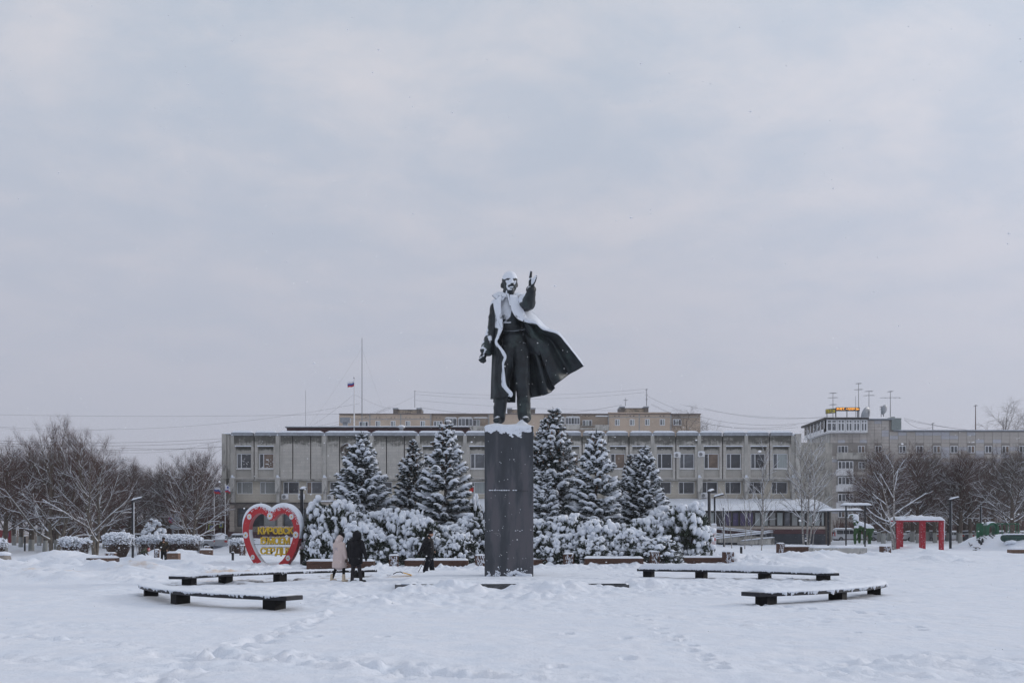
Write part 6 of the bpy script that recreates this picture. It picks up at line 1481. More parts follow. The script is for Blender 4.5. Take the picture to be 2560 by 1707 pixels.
# ------------------------------------------------------------------ wooden benches, bins
wood = mk('brown_wood_slat', (.095, .047, .032), .7, 0, .3, 4, .2, 30, stretch=(.3, 3, 3), snow=(.8, 1.1)); wood_g = mk('weathered_wood_slat', (.17, .105, .075), .8, 0, .25, 4, .2, 30, stretch=(.3, 3, 3), snow=(.8, 1.1))
def wooden_bench(px0, px1, pt, pb, D, lab, rz=0, Lm=None, hm=None, mat=wood, snow_th=.1, extra=True, seed=1, dep=.75, z=None):
    xc = X_((px0 + px1) / 2, D); Lb = Lm or (px1 - px0) * D / F; zt = Z_(pt, D) if z is None else z; g = gz(xc, D) - .1; h = hm or (zt - g)
    t = thing('wooden_bench', lab, 'bench', (xc, D, zt - h), rz, 'brown slatted benches'); w = dep; m = MB(); n = max(5, int(h / .075))
    for i in range(n):
        a = h * i / n; m.box(-Lb / 2, Lb / 2, -.02 - .06 * math.sin(i * .35), .02, a + .006, a + h / n - .008)
        m.box(-Lb / 2, Lb / 2, w - .02, w + .02, a + .006, a + h / n - .008)
    for j in range(7): m.box(-Lb / 2, Lb / 2, .03 + j * (w - .05) / 7, .03 + (j + 1) * (w - .05) / 7 - .015, h - .045, h - .004)
    m.build('slats', mat, t, kind='stuff')
    k = MB(); k.box(-Lb / 2 - .03, -Lb / 2 - .002, -.03, w + .03, 0, h - .01); k.box(Lb / 2 + .002, Lb / 2 + .03, -.03, w + .03, 0, h - .01); k.box(-Lb / 2 + .01, Lb / 2 - .01, .05, w - .05, -.2, h - .06)
    k.build('frame', mat if not extra else wood, t)
    s = MB(); s.strip([(q, w / 2, h) for q in np.linspace(-Lb / 2 - .03, Lb / 2 + .03, 50)], w + .1, snow_th, seed, k=9, edge=.03); s.build('snow_cover', snow_m, t, smooth=True)
    if extra: MB().box(-Lb / 2 - .26, -Lb / 2 - .035, .1, .6, h - .1, h - .01).build('armrest', dark_metal, t)
    return t
wooden_bench(768, 931, 1402, 1424, 50, 'long brown slatted bench behind the pair of walkers', seed=1)
wooden_bench(1013, 1168, 1400, 1420, 51, 'long brown slatted bench behind the man with the cane', seed=2)
wooden_bench(1262, 1376, 1398, 1413, 55, 'brown slatted bench passing behind the pedestal', seed=3)
wooden_bench(1463, 1607, 1395, 1416, 53, 'brown slatted bench behind the left end of the rear right curved bench', seed=4)
wooden_bench(1675, 1808, 1393, 1408, 56, 'brown slatted bench left of the rightmost slatted bin', seed=5)
wooden_bench(1963, 2036, 1366, 1376, 78, 'low brown bench far right beyond the path, beside a slatted bin', seed=6, snow_th=.13)
wooden_bench(228, 288, 1394, 1415, 56, 'weathered slatted bench with a curved front at the far left', rz=.16, mat=wood_g, seed=7, snow_th=.12)
wooden_bench(417, 444, 1382, 1399, 71, 'weathered slatted bench beside the child in camouflage', rz=.1, mat=wood_g, seed=8, snow_th=.12, extra=False)
wooden_bench(500, 528, 1374, 1388, 82, 'weathered slatted bench at the end of the long hedge', rz=.15, mat=wood_g, seed=9, snow_th=.12)
wooden_bench(2532, 2600, 1373, 1386, 72, 'grey brown bench cut by the right edge of the photo', mat=wood_g, seed=10, snow_th=.2, extra=False)
# dark curled end pieces beside the left benches
for px, py, D, lab in ((222, 1400, 56.5, 'curled black metal seat end beside the far left bench'), (492, 1378, 83, 'curled black metal seat end beside the bench by the hedge')):
    t = thing('bench_end', lab, 'bench end', (X_(px, D), D, Z_(py, D)), .3); s = D / F * 12; m = MB()
    pts = [(s * 1.0 * math.cos(q), s * .75 * math.sin(q)) for q in np.linspace(-2.9, .1, 10)] + [(s * .72 * math.cos(q), s * .45 * math.sin(q)) for q in np.linspace(.1, -2.9, 10)]
    m.prism(pts[::1], 0, .5); m.build('curl', dark_metal, t); mm = MB(); mm.strip([(q, .25, .02) for q in np.linspace(-s, s, 12)], .5, .06, 2); mm.build('snow_cover', snow_m, t, smooth=True)
def slat_bin(px, pt, pb, D, lab, wpx=22, seed=1):
    x = X_(px, D); g = gz(x, D); w = wpx * D / F / 2; zt = Z_(pt, D); h = zt - g; t = thing('slatted_bin', lab, 'litter bin', (x, D, g), .12, 'slatted wooden bins between the benches'); m = MB(); n = 8
    R_ = random.Random(seed)
    for k in range(4):
        for i in range(n):
            u0 = -w + 2 * w * i / n + .006; u1 = -w + 2 * w * (i + 1) / n - .006
            if k == 0: m.box(u0, u1, -w - .02, -w, -.1, h)
            elif k == 1: m.box(u0, u1, w, w + .02, -.1, h)
            elif k == 2: m.box(-w - .02, -w - .001, u0, u1, -.1, h)
            else: m.box(w + .001, w + .02, u0, u1, -.1, h)
    m.build('slats', wood, t, kind='stuff'); MB().box(-w + .01, w - .01, -w + .01, w - .01, -.1, h - .06).build('liner', dark_metal, t)
    g_ = MB()
    for i in range(55): s = R_.uniform(.015, .035); g_.ell((R_.uniform(-w, w) * (R_.random() ** .3), -w - .022, h * R_.uniform(.05, .95)), (s * .6, .012, s * R_.uniform(1, 3)), 5, 4)
    g_.build('face_snow', snow_fine, t, smooth=True, kind='stuff')
    s = MB(); s.strip([(q, 0, h) for q in np.linspace(-w - .02, w + .02, 12)], 2 * w + .05, .07, seed); s.build('snow_cover', snow_m, t, smooth=True)
slat_bin(984.5, 1388, 1418, 50.5, 'slatted brown bin left of the man with the cane', seed=1); slat_bin(1200, 1388, 1418, 50.5, 'slatted brown bin at the left foot of the pedestal', seed=2)
slat_bin(1421, 1384, 1405, 54, 'slatted brown bin right of the pedestal, between two benches', seed=3); slat_bin(1635.5, 1379, 1405, 54.5, 'slatted brown bin just left of the middle right bench', seed=4)
slat_bin(1820, 1379, 1407, 55, 'snow plastered slatted bin nearest the rear right curved bench', seed=5); slat_bin(1951, 1358, 1375, 77, 'small slatted bin at the left end of the far right bench', 15, seed=6)
slat_bin(2213, 1365, 1383, 72, 'squat brown bin left of the red frame', 20, seed=7); slat_bin(277, 1382, 1394, 70, 'snow capped slatted bin behind the far left bench', 22, seed=8); slat_bin(517, 1366, 1374, 88, 'small slatted bin at the right end of the long hedge', 13, seed=9); slat_bin(606, 1363, 1376, 84, 'slatted bin partly hidden by the left edge of the heart', 12, seed=10)
slat_bin(392, 1374, 1392, 76, 'slatted bin between the two children', 10, seed=11)
# concrete planters at the right
for a, b, pt, pb, D, lab in ((2035, 2086, 1369, 1377, 76, 'low grey concrete kerb block joined to the far bench'), (2087, 2168, 1369, 1384, 72, 'low snow topped concrete block before the green goat figure')):
    x0_, x1_ = X_(a, D), X_(b, D); g = gz((x0_ + x1_) / 2, D) - .1; t = thing('concrete_block', lab, 'concrete block', ((x0_ + x1_) / 2, D, g)); w = (x1_ - x0_) / 2; h = Z_(pt, D) - g
    MB().box(-w, w, 0, 1.4, 0, h).build('block', conc_light, t, bevel=.02); s = MB(); s.strip([(q, .7, h) for q in np.linspace(-w, w, 40)], 1.5, .16, int(a), k=9, edge=.04); s.build('snow_cover', snow_m, t, smooth=True)

# ------------------------------------------------------------------ lamps and posts
def lamp(px, ptop, D, arm, lab, ang=0.0, hd=.9, w=.09):
    w *= .78
    x = X_(px, D); g = gz(x, D) - .2; h = Z_(ptop, D) - g; t = thing('street_lamp', lab, 'street lamp', (x, D, g), ang, 'black square street lamps')
    MB().box(-w, w, -w, w, 0, h).build('pole', dark_metal, t, bevel=.01)
    s_ = 1 if arm > 0 else -1; L_ = abs(arm); up = .27 * L_
    m = MB(); m.prism([(-w * s_, h - .02), (-w * s_, h + .08), (s_ * L_, h + up + .08), (s_ * L_, h + up - .03)][::s_], -.11, .11); m.build('lamp_head', dark_metal, t)
    s = MB(); s.strip([(s_ * q, 0, h + .08 + up * max(q, 0) / L_) for q in np.linspace(-w, L_ * .96, 16)], .24, .12, 3, k=7); s.build('snow_cover', snow_m, t, smooth=True)
    s = MB(); s.tube([(w + .015, -.02, z) for z in np.linspace(h * .25, h - .1, 12)], .045, 5, flat=.6); s.build('pole_snow', snow_fine, t, smooth=True)
lamp(332, 1252, 79, .75, 'black street lamp between the clipped hedge and the hedge row', w=.1)
lamp(754, 1225, 60, .35, 'tall black street lamp right beside the red heart', ang=1.1, w=.085)
lamp(1773, 1230, 71, .42, 'black street lamp with two heads behind the rightmost bench', ang=.6, w=.1)
lamp(1786.5, 1243, 80, .75, 'black street lamp with a snowy arm, right of the two headed one', w=.08)
lamp(2376, 1250, 86, .75, 'black street lamp between the red frame and the playground', w=.11)
lamp(1809, 1272, 98, -.12, 'small black lamp post among the saplings at the ramp', w=.07)
lamp(2452, 1262, 105, .1, 'dark pole rising behind the green playground', w=.08)
def bollard(px, pt, pb, D, lab, lit=False):
    x = X_(px, D); g = gz(x, D); h = max(Z_(pt, D) - g, .3); t = thing('bollard', lab, 'bollard', (x, D, g), group='short black bollards'); MB().tube([(0, 0, -.1), (0, 0, h)], .085, 10).build('post', dark_metal, t)
    MB().tube([(0, 0, h * .62), (0, 0, h * .82)], .088, 10).build('light_band', white_paint if lit else bench_m, t)
    MB().ell((0, 0, h + .01), (.1, .1, .05), 8, 5).build('snow_cover', snow_m, t, smooth=True)
bollard(157.5, 1381, 1399.6, 71, 'short black bollard under the round clipped shrub'); bollard(582, 1380, 1399, 70, 'short black bollard left of the heart, the nearer one'); bollard(575.5, 1353, 1370, 92, 'white banded bollard left of the heart, the farther one', True)
bollard(1853, 1366, 1389, 68, 'short black bollard right of the rightmost slatted bin'); bollard(2014.5, 1345, 1362, 95, 'white banded bollard at the foot of the triple birch', True); bollard(62, 1340, 1378, 97, 'tall thin black post beside a limewashed trunk')
# rules board
D = 72; t = thing('rules_board', 'narrow white rules board with red print on two posts, beside the two headed lamp', 'sign board', (X_(1785, D), D, gz(X_(1785, D), D))); k_ = D / F; zt = Z_(1311, D) - t.location.z; zm = Z_(1337, D) - t.location.z; zb_ = Z_(1365, D) - t.location.z
MB().box(-.19, .19, 0, .05, zm + .01, zt).build('upper_sheet', white_paint, t, bevel=.01); MB().box(-.19, .16, 0, .05, zb_, zm - .01).build('lower_sheet', white_paint, t)
MB().box(-.15, -.09, .055, .1, -.3, zt - .1).box(.03, .09, .055, .1, -.3, zt - .1).build('post', steel, t)
m = MB(); redp = mk('red_print', (.45, .03, .04), .6)
m.box(-.17, .14, -.006, -.002, zm - .42, zm - .36); m.box(-.17, -.08, -.006, -.002, zm - .33, zm - .22); m.box(.02, .12, -.006, -.002, zm - .33, zm - .22); m.box(-.03, .0, -.006, -.002, zm - .14, zm - .06)
for i in range(5): m.box(-.15, .1, -.006, -.002, zb_ + .05 + i * .06, zb_ + .065 + i * .06)
for i in range(6): m.box(-.14, .12 - .03 * (i % 3), -.006, -.002, zm + .06 + i * .08, zm + .075 + i * .08)
m.build('print', redp, t); s = MB(); s.strip([(q, .03, zt) for q in np.linspace(-.2, .2, 10)], .14, .1, 3); s.build('snow_cover', snow_m, t, smooth=True)

# ------------------------------------------------------------------ red heart
DH = 58.0; kh = DH / F
def HP(zx, zy): return ((600 + zx / 8.711 - 683) * kh, EYE + (HY - 1240 - zy / 8.711) * kh)
outer = [(345, 1570), (305, 1480), (215, 1330), (150, 1190), (100, 1030), (68, 880), (58, 750), (62, 640), (80, 550), (110, 460), (150, 390), (200, 330), (250, 285), (310, 250), (370, 230), (430, 222), (490, 232), (550, 255), (605, 290), (655, 328)]
inner = [(600, 1570), (515, 1480), (400, 1340), (310, 1190), (245, 1040), (205, 900), (192, 780), (196, 660), (212, 590), (242, 515), (278, 465), (315, 425), (352, 395), (388, 378), (425, 370), (465, 376), (505, 392), (550, 424), (600, 470), (655, 530)]
def dens(l): return [tuple(interp([(a, b, 0) for a, b in l], t)[:2]) for t in np.linspace(0, 1, 57)]
ol = dens(outer); il = dens(inner); mir = lambda l: [(1340 - x + 18 * (1 if y < 1400 else .2), y) for x, y in l[::-1]]
OUT = ol[:-1] + [(664, 330)] + mir(ol[:-1]); INN = il[:-1] + [(664, 534)] + mir(il[:-1])
OUT = [HP(*p) for p in OUT]; INN = [HP(*p) for p in INN]; n = len(OUT); dep = .82
red = mk('heart_red_paint', (.46, .022, .03), .5, 0, .08, 1.5, .05, 10)
ht = thing('heart_frame', 'big red heart shaped frame with daisies, thick snow on top', 'heart sign', (X_(683, DH), DH, 0))
v = [(x, 0, z) for x, z in OUT] + [(x, 0, z) for x, z in INN] + [(x, dep, z) for x, z in OUT] + [(x, dep, z) for x, z in INN]
fs = []
for i in range(n - 1):
    fs += [(i, i + 1, n + i + 1, n + i), (2 * n + i + 1, 2 * n + i, 3 * n + i, 3 * n + i + 1), (i + 1, i, 2 * n + i, 2 * n + i + 1), (n + i, n + i + 1, 3 * n + i + 1, 3 * n + i)]
fs += [(0, n, 3 * n, 2 * n), (n - 1, 2 * n - 1 + 2 * n, 4 * n - 1 - 0, 2 * n - 1)] if False else [(0, n, 3 * n, 2 * n), (n - 1, 3 * n - 1, 4 * n - 1, 2 * n - 1)]
m = MB(); m.add(v, fs); hb = m.build('heart_body', red, ht, bevel=.012)
bm = bmesh.new(); bm.from_mesh(hb.data); bmesh.ops.recalc_face_normals(bm, faces=bm.faces); bm.to_mesh(hb.data); bm.free()
def shell(pts, th, y0, y1, name, seed):
    pts = np.array(pts); d = np.gradient(pts, axis=0); d /= np.linalg.norm(d, axis=1, keepdims=True); nr = np.stack([-d[:, 1], d[:, 0]], 1)
    if (nr[:, 1]).mean() < 0: nr = -nr
    th = np.asarray(th); k = 8; vs = []
    for j in range(k):
        q = j / (k - 1) * 2 - 1; sh = (1 - abs(q) ** 4) ** .5
        for i in range(len(pts)):
            e = th[i] * (.35 + .65 * sh) * (1 + .12 * float(fbm(i * .13, j * .4, seed, 3))); p = pts[i] + nr[i] * e; vs.append((p[0], y0 + (y1 - y0) * j / (k - 1), p[1]))
    L_ = len(pts); base = len(vs); vs += [(p[0] , y0 + .002, p[1]) for p in pts] + [(p[0], y1 - .002, p[1]) for p in pts]
    fs = [(j * L_ + i, j * L_ + i + 1, (j + 1) * L_ + i + 1, (j + 1) * L_ + i) for j in range(k - 1) for i in range(L_ - 1)]
    fs += [(base + i, base + i + 1, i + 1, i) for i in range(L_ - 1)] + [((k - 1) * L_ + i, (k - 1) * L_ + i + 1, base + L_ + i + 1, base + L_ + i) for i in range(L_ - 1)]
    m = MB(); m.add(vs, fs); o = m.build(name, snow_m, ht, smooth=True); bm = bmesh.new(); bm.from_mesh(o.data); bmesh.ops.recalc_face_normals(bm, faces=bm.faces); bm.to_mesh(o.data); bm.free()
up = [i for i in range(14, n - 14)]
TH = []
for i in up:
    t = i / (n - 1); TH.append(.03 + .15 * min(1, max(0, (OUT[i][1] - 1.9) / 1.2)) + (.05 if OUT[i][0] > 0 else 0) * min(1, max(0, (OUT[i][1] - 1.5) / .8)))
shell([OUT[i] for i in up], TH, -.01, dep + .01, 'snow_cover', 3)
lo = [i for i in range(2, 20)]
shell([INN[i] for i in lo], [.03 * min(1, (19.5 - i) / 5) for i in lo], .02, dep - .02, 'inner_snow', 6)
R4 = random.Random(8); m = MB()
for i in range(300):
    k = R4.randint(up[0] + 20, up[-1] - 8); f = abs(R4.gauss(0, .22)); 
    if OUT[k][1] < 2.2 or f > .8 or (OUT[k][0] < -.75 and R4.random() < .7): continue
    px_ = OUT[k][0] * (1 - f) + INN[k][0] * f; pz_ = OUT[k][1] * (1 - f) + INN[k][1] * f; s = R4.uniform(.012, .035) * (1 - .6 * f); m.ell((px_, -.004, pz_), (s, .008, s), 5, 4)
m.build('face_snow', snow_fine, ht, smooth=True, kind='stuff')
pet = mk('daisy_white', (.72, .74, .78), .6, 0, .05); yel = mk('daisy_yellow', (.65, .38, .04), .6, 0, .1)
for (a, b, s) in ((203, 445, 1.0), (650, 430, 1.22), (1120, 445, 1.0), (122, 845, 1.12), (1212, 838, 1.2), (277, 1328, .9), (1046, 1345, .98)):
    x, z = HP(a, b); r = 57 * s * kh / 8.711; m = MB()
    for i in range(12):
        q = i * math.pi / 6; c, sn_ = math.cos(q), math.sin(q); pts = []
        for (u, w_) in ((.25, .05), (.55, .14), (.82, .17), (.97, .10), (1.0, 0), (.97, -.10), (.82, -.17), (.55, -.14), (.25, -.05)): pts.append((x + r * .92 * (u * c - w_ * sn_), z + r * 1.15 * (u * sn_ + w_ * c)))
        m.prism(pts[::-1], -.035, -.003)
    o = m.build('daisy', pet, ht); MB().ell((x, -.035, z), (r * .28, .02, r * .34), 10, 6).build('flower_centre', yel, o, smooth=True)
gold = mk('yellow_letter', (.68, .46, .03), .55, 0, .08, 3)
for word, x0, x1, za, zb_ in (('КИРОВСК', 365, 1148, 668, 825), ('В', 425, 548, 892, 1042), ('МОЕМ', 572, 1062, 892, 1045), ('СЕРДЦЕ', 415, 1100, 1117, 1262)):
    ms = [text_mesh(ch, 1, .22, .022, gold) for ch in word]; W = []
    for ch, me_ in zip(word, ms):
        co, _ = get_cn(me_); W.append((co[:, 0].max() - co[:, 0].min()) * (1.0 if ch not in 'М' else 1.05) + .01)
    tot = sum(W); x = x0
    for ch, me_, w_ in zip(word, ms, W):
        xe = x + (x1 - x0) * w_ / tot; low = zb_ + (45 if ch in 'ДЦ' else 0); (xa_, zc_), (xb_, zd_) = HP(x + 2, low), HP(xe - 1, za)
        fit(me_, xa_, xb_, zc_, zd_); o = ob('letter', me_, ht, (0, .3, 0))
        s = MB(); s.strip([(q, .32, zd_) for q in np.linspace(xa_, xb_, 12)], .30, .05, ord(ch), k=7); s.build('letter_snow', snow_fine, o, smooth=True); x = xe
m = MB()
for zy in (835, 1050, 1275):
    (xa_, z_), (xb_, _) = HP(260, zy), HP(1120, zy); m.box(xa_, xb_, .40, .44, z_ - .015, z_ + .015)
m.build('crossbar', dark_metal, ht)

# ------------------------------------------------------------------ pergola, red frame, goat, playground, rock
def beam_snow(t, a, b, w, th, seed): s = MB(); s.strip(np.linspace(a, b, 30), w, th, seed, k=9, edge=.03); s.build('snow_cover', snow_m, t, smooth=True)
D = 84; t = thing('pergola', 'black steel pergola with snow loaded flat beams, left of the green goat', 'pergola', (X_(2110, D), D, gz(X_(2110, D), D))); k_ = D / F
def Q(px, py): return ((px - 1280) * k_ - t.location.x, (HY - py) * k_ + EYE - t.location.z)
for px, pt, y in ((2074.5, 1277, .5), (2092, 1277, 2.2), (2107, 1265, -.8), (2152, 1265, -1.0)):
    x, z = Q(px, pt); MB().box(x - .05, x + .05, y - .05, y + .05, -.3, z).build('post', dark_metal, t)
x0_, z = Q(2096, 1263.5); x1_, _ = Q(2165, 1263.5); MB().box(x0_, x1_, -1.4, -.4, z - .06, z).build('roof_beam', dark_metal, t); beam_snow(t, (x0_, -.9, z), (x1_, -.9, z), 1.1, .2, 3)
x0_, z = Q(2064, 1276); x1_, _ = Q(2160, 1271); MB().box(x0_, x1_, .2, 2.4, z - .06, z + .001).build('roof_beam', dark_metal, t); beam_snow(t, (x0_, 1.3, z), (x1_, 1.3, z + .05), 2.3, .18, 4)
D = 82; t = thing('red_frame', 'red archway frame of four legs with a snow laden top, right of the goat', 'frame arch', (X_(2300, D), D, gz(X_(2300, D), D))); k_ = D / F
redp2 = mk('red_panel_paint', (.36, .02, .035), .5, 0, .1, 2, 0)
for a, b, y in ((2241, 2250, 0), (2265, 2275, 1.4), (2319, 2332, 1.4), (2351, 2360, 0)):
    xa_, zt = Q(a, 1303); xb_, _ = Q(b, 1303); MB().box(xa_, xb_, y, y + .35, -.3, zt).build('leg', redp2, t, bevel=.01)
R8 = random.Random(12); fs_ = MB()
for a, b in ((2241, 2250), (2265, 2275), (2319, 2332), (2351, 2360)):
    for i in range(22): x, z = Q(R8.uniform(a, b), 1376 - 73 * R8.random()); s = R8.uniform(.008, .024); fs_.ell((x, -.006 if a in (2241, 2351) else 1.394, z), (s * .7, .012, s * R8.uniform(1, 2.5)), 5, 4)
fs_.build('face_snow', snow_fine, t, smooth=True, kind='stuff')
xa_, zt = Q(2240, 1303); xb_, _ = Q(2361, 1303); zt2 = Q(0, 1300)[1]
MB().box(xa_, xb_, -.01, .36, zt + .002, zt2).box(xa_, xb_, 1.39, 1.76, zt + .002, zt2).box(xa_, xa_ + .34, .361, 1.389, zt + .002, zt2).box(xb_ - .34, xb_, .361, 1.389, zt + .002, zt2).build('top_frame', redp2, t, bevel=.01)
beam_snow(t, (xa_, .17, zt2), (xb_, .17, zt2), .55, .34, 5); beam_snow(t, (xa_, 1.57, zt2), (xb_, 1.57, zt2), .55, .34, 6)
m = MB()
for px, s_ in ((2290, .28), (2296, .22), (2312, .26), (2306, .18)): x, z = Q(px, 1296); m.ell((x, .8, z + .12), (s_, s_ * .9, s_ * .8), 10, 7)
m.build('snow_heap', snow_m, t, smooth=True); m = MB()
for px in (2286, 2308): x, z = Q(px, 1292); m.ell((x, .5, z), (.1, .05, .07), 8, 6)
m.build('yellow_bow', yel, t, smooth=True); s = MB(); s.strip([(xb_ + .0, .17, z) for z in np.linspace(.6, zt2 + .1, 20)], .34, .07, 7, side=(0, 1, 0), vertical=True); s.build('side_snow', snow_m, t, smooth=True)
# goat figure of artificial greenery
D = 98; turf = mk('artificial_grass', (.025, .075, .02), .9, 0, .4, 8, .8, 30, attr='snow', snoise=.25)
g = gz(X_(2150, D), D); t = thing('goat_figure', 'large green artificial grass goat figure with snow on head and back', 'topiary figure', (X_(2150, D), D, g)); k_ = D / F; b = MB()
def Gp(zx, zy, y=0): return ((2060 + zx / 6.918 - 1280) * k_ - t.location.x, y, (HY - 1230 - zy / 6.918) * k_ + EYE - g)
def gc(a, b__, r1, r2): b.capsule(Gp(*a), Gp(*b__), r1 / 6.918 * k_, r2 / 6.918 * k_, 12)
gc((600, 570, 0), (790, 640, 0), 75, 78); gc((590, 600, 0), (540, 500, -.1), 60, 48); gc((540, 500, -.1), (530, 420, -.1), 46, 46); gc((545, 430, -.15), (560, 500, -.35), 44, 26)
gc((560, 620, -.12), (520, 740, -.2), 48, 26); gc((520, 740, -.2), (528, 880, -.15), 26, 22); gc((620, 640, .2), (625, 860, .2), 40, 22); gc((710, 640, -.25), (690, 770, -.25), 52, 30); gc((690, 770, -.25), (688, 925, -.2), 26, 20); gc((790, 680, .1), (805, 790, .1), 52, 34); gc((805, 790, .1), (790, 930, .15), 28, 24)
gc((490, 385, -.1), (430, 395, -.2), 20, 14); gc((430, 395, -.2), (405, 450, -.25), 14, 8); gc((585, 400, .1), (620, 380, .2), 14, 8); gc((835, 620, 0), (850, 700, 0), 14, 10)
o = remesh('goat_body', b, .035, turf, t, smooth_it=2, disp=lambda co, nr: co + nr * (.035 * fbm(co[:, 0] * 6, co[:, 2] * 6 + co[:, 1] * 3, 4, 3))[:, None]); co, nr = get_cn(o.data)
hh = (co[:, 2]) / (k_ / 6.918); attr_set(o.data, 'snow', np.clip(nr[:, 2] * .9 + .75 * sst(290, 330, hh) + .25 * sst(.3, 1., co[:, 0]) * sst(230, 330, hh) - .1, -.5, 1.3))
# playground
D = 84; hx, hy = HILL; zt = gz(hx, hy); t = thing('playground_set', 'green playground arch, rails and posts on top of the snowy slide hill', 'playground', (hx, hy, zt - .1)); k_ = D / F; green = mk('green_paint', (.012, .10, .05), .5, 0, .15, 3); dgreen = mk('dark_green_plastic', (.008, .045, .035), .45, 0, .2, 3, snow=(.75, 1.0))
zz0 = Z_(1335, D) - zt + .1
def Y_(px, py): return ((px - 1280) * k_ - hx, (HY - py) * k_ + EYE - zt + .1)
m = MB()
for px in (2443.5, 2447, 2450.5, 2454): x, z = Y_(px, 1309); m.box(x - .05, x + .05, -.1, .1, -.2, z)
m.build('panel_board', green, t); m = MB(); x0_, z = Y_(2443, 1308.5); x1_, _ = Y_(2480, 1308.5); m.tube([(x0_, 0, z), (x1_, 0, z)], .05, 6); x0_, z = Y_(2498, 1308.5); x1_, _ = Y_(2556, 1308.5); m.tube([(x0_, .6, z), (x1_, .6, z)], .05, 6)
for px in (2498, 2514, 2526, 2533, 2548, 2555): x, z = Y_(px, 1308.5); m.tube([(x, .6, -.4), (x, .6, z)], .035, 6)
m.build('railing', green, t)
m = MB(); xc, zc_ = Y_(2477.5, 1320); r1, r2 = 15.5 * k_, 9 * k_; a = np.linspace(0, math.pi, 19); po = [(xc + r1 * math.cos(q), zc_ + r1 * .9 * math.sin(q)) for q in a] + [(xc - r1, zc_ - .7)]; pi_ = [(xc + r2 * math.cos(q), zc_ + r2 * .9 * math.sin(q)) for q in a] + [(xc - r2, zc_ - .7)]
po = [(xc + r1, zc_ - .7)] + po; pi_ = [(xc + r2, zc_ - .7)] + pi_; nn = len(po); vs = [(x, -.35, z) for x, z in po] + [(x, -.35, z) for x, z in pi_] + [(x, .5, z) for x, z in po] + [(x, .5, z) for x, z in pi_]; fs = []
for i in range(nn - 1): fs += [(i, i + 1, nn + i + 1, nn + i), (2 * nn + i, 3 * nn + i, 3 * nn + i + 1, 2 * nn + i + 1), (i, 2 * nn + i, 2 * nn + i + 1, i + 1), (nn + i, nn + i + 1, 3 * nn + i + 1, 3 * nn + i)]
m.add(vs, fs); m.build('arch', green, t); s = MB(); s.strip([(xc + (r1 + .01) * math.cos(q), .07, zc_ + (r1 * .9 + .01) * math.sin(q)) for q in np.linspace(2.5, .5, 20)], .85, .08, 3); s.build('snow_cover', snow_m, t, smooth=True)
for i in range(2): x, z = Y_(2484 + i * 4, 1322); m = MB().tube([(x, -.4, z - .8), (x, -.4, z + .5)], .04, 6).build('pole', green, t)
D = 80; t = thing('crawl_tunnel', 'dark green plastic tunnel lying on the snow at the right edge', 'tunnel', (X_(2535, D), D, Z_(1331, D))); k_ = D / F
MB().capsule((-24 * k_, 0, 0), (26 * k_, .2, 0), .30, .32, 16).build('tube', dgreen, t, smooth=True); s = MB(); s.strip([(q, 0, .28) for q in np.linspace(-27 * k_, 27 * k_, 24)], .45, .09, 3); s.build('snow_cover', snow_m, t, smooth=True)
t.location.z = gz(X_(2535, D), D) + .28
D = 81.6; R5 = random.Random(2)
t = thing('climbing_stones', 'row of dark footholds and ropes showing through the snow of the slide hill', 'footholds', (0, 0, 0)); m = MB()
for a, b in ((2492, 1343), (2501, 1343), (2494, 1352), (2501, 1353), (2492, 1359), (2498, 1361), (2489, 1367), (2450, 1349), (2436, 1381), (2431, 1380), (2448, 1378), (2444, 1371), (2471, 1341), (2478, 1340)):
    x = X_(a, D); y = D + (1376 - b) * .055; m.ell((x, y, gz(x, y) + .03), (.10, .07, .045), 7, 5)
for a, b in ((2464, 1358), (2462, 1365), (2466, 1353), (2469, 1360), (2472, 1356)): x = X_(a, D); y = D + (1376 - b) * .055; m.ell((x, y, gz(x, y) + .05), (.09, .12, .2), 7, 5)
m.build('stones', dark_metal, t, kind='stuff')
m = MB(); 
for (a, b, c_, d_) in ((2454, 1334, 2440, 1360), (2482, 1330, 2478, 1362), (2440, 1366, 2446, 1378)):
    pts = []
    for q in np.linspace(0, 1, 6): px = a + (c_ - a) * q; py = b + (d_ - b) * q; x = X_(px, D); y = D + (1376 - py) * .055; pts.append((x, y, gz(x, y) + .12))
    m.tube(pts, .025, 5)
m.build('rope', wire_m, t)
# rock and things at the left edge
D = 71; t = thing('boulder', 'pale snow topped boulder at the left edge of the photo', 'boulder', (X_(10, D), D, gz(X_(10, D), D))); rock = mk('pale_rock', (.26, .24, .22), .9, 0, .25, 2, .5, 8)
o = MB().ell((0, 0, .15), (.55, .5, .42), 16, 10); o = remesh('stone', o, .05, rock, t, smooth_it=1, disp=lambda co, nr: co + nr * (.1 * fbm(co[:, 0] * 2.2, co[:, 2] * 2.2 + co[:, 1], 4, 3))[:, None])
MB().ell((-.05, 0, .44), (.55, .48, .2), 14, 8).build('snow_cover', snow_m, t, smooth=True)
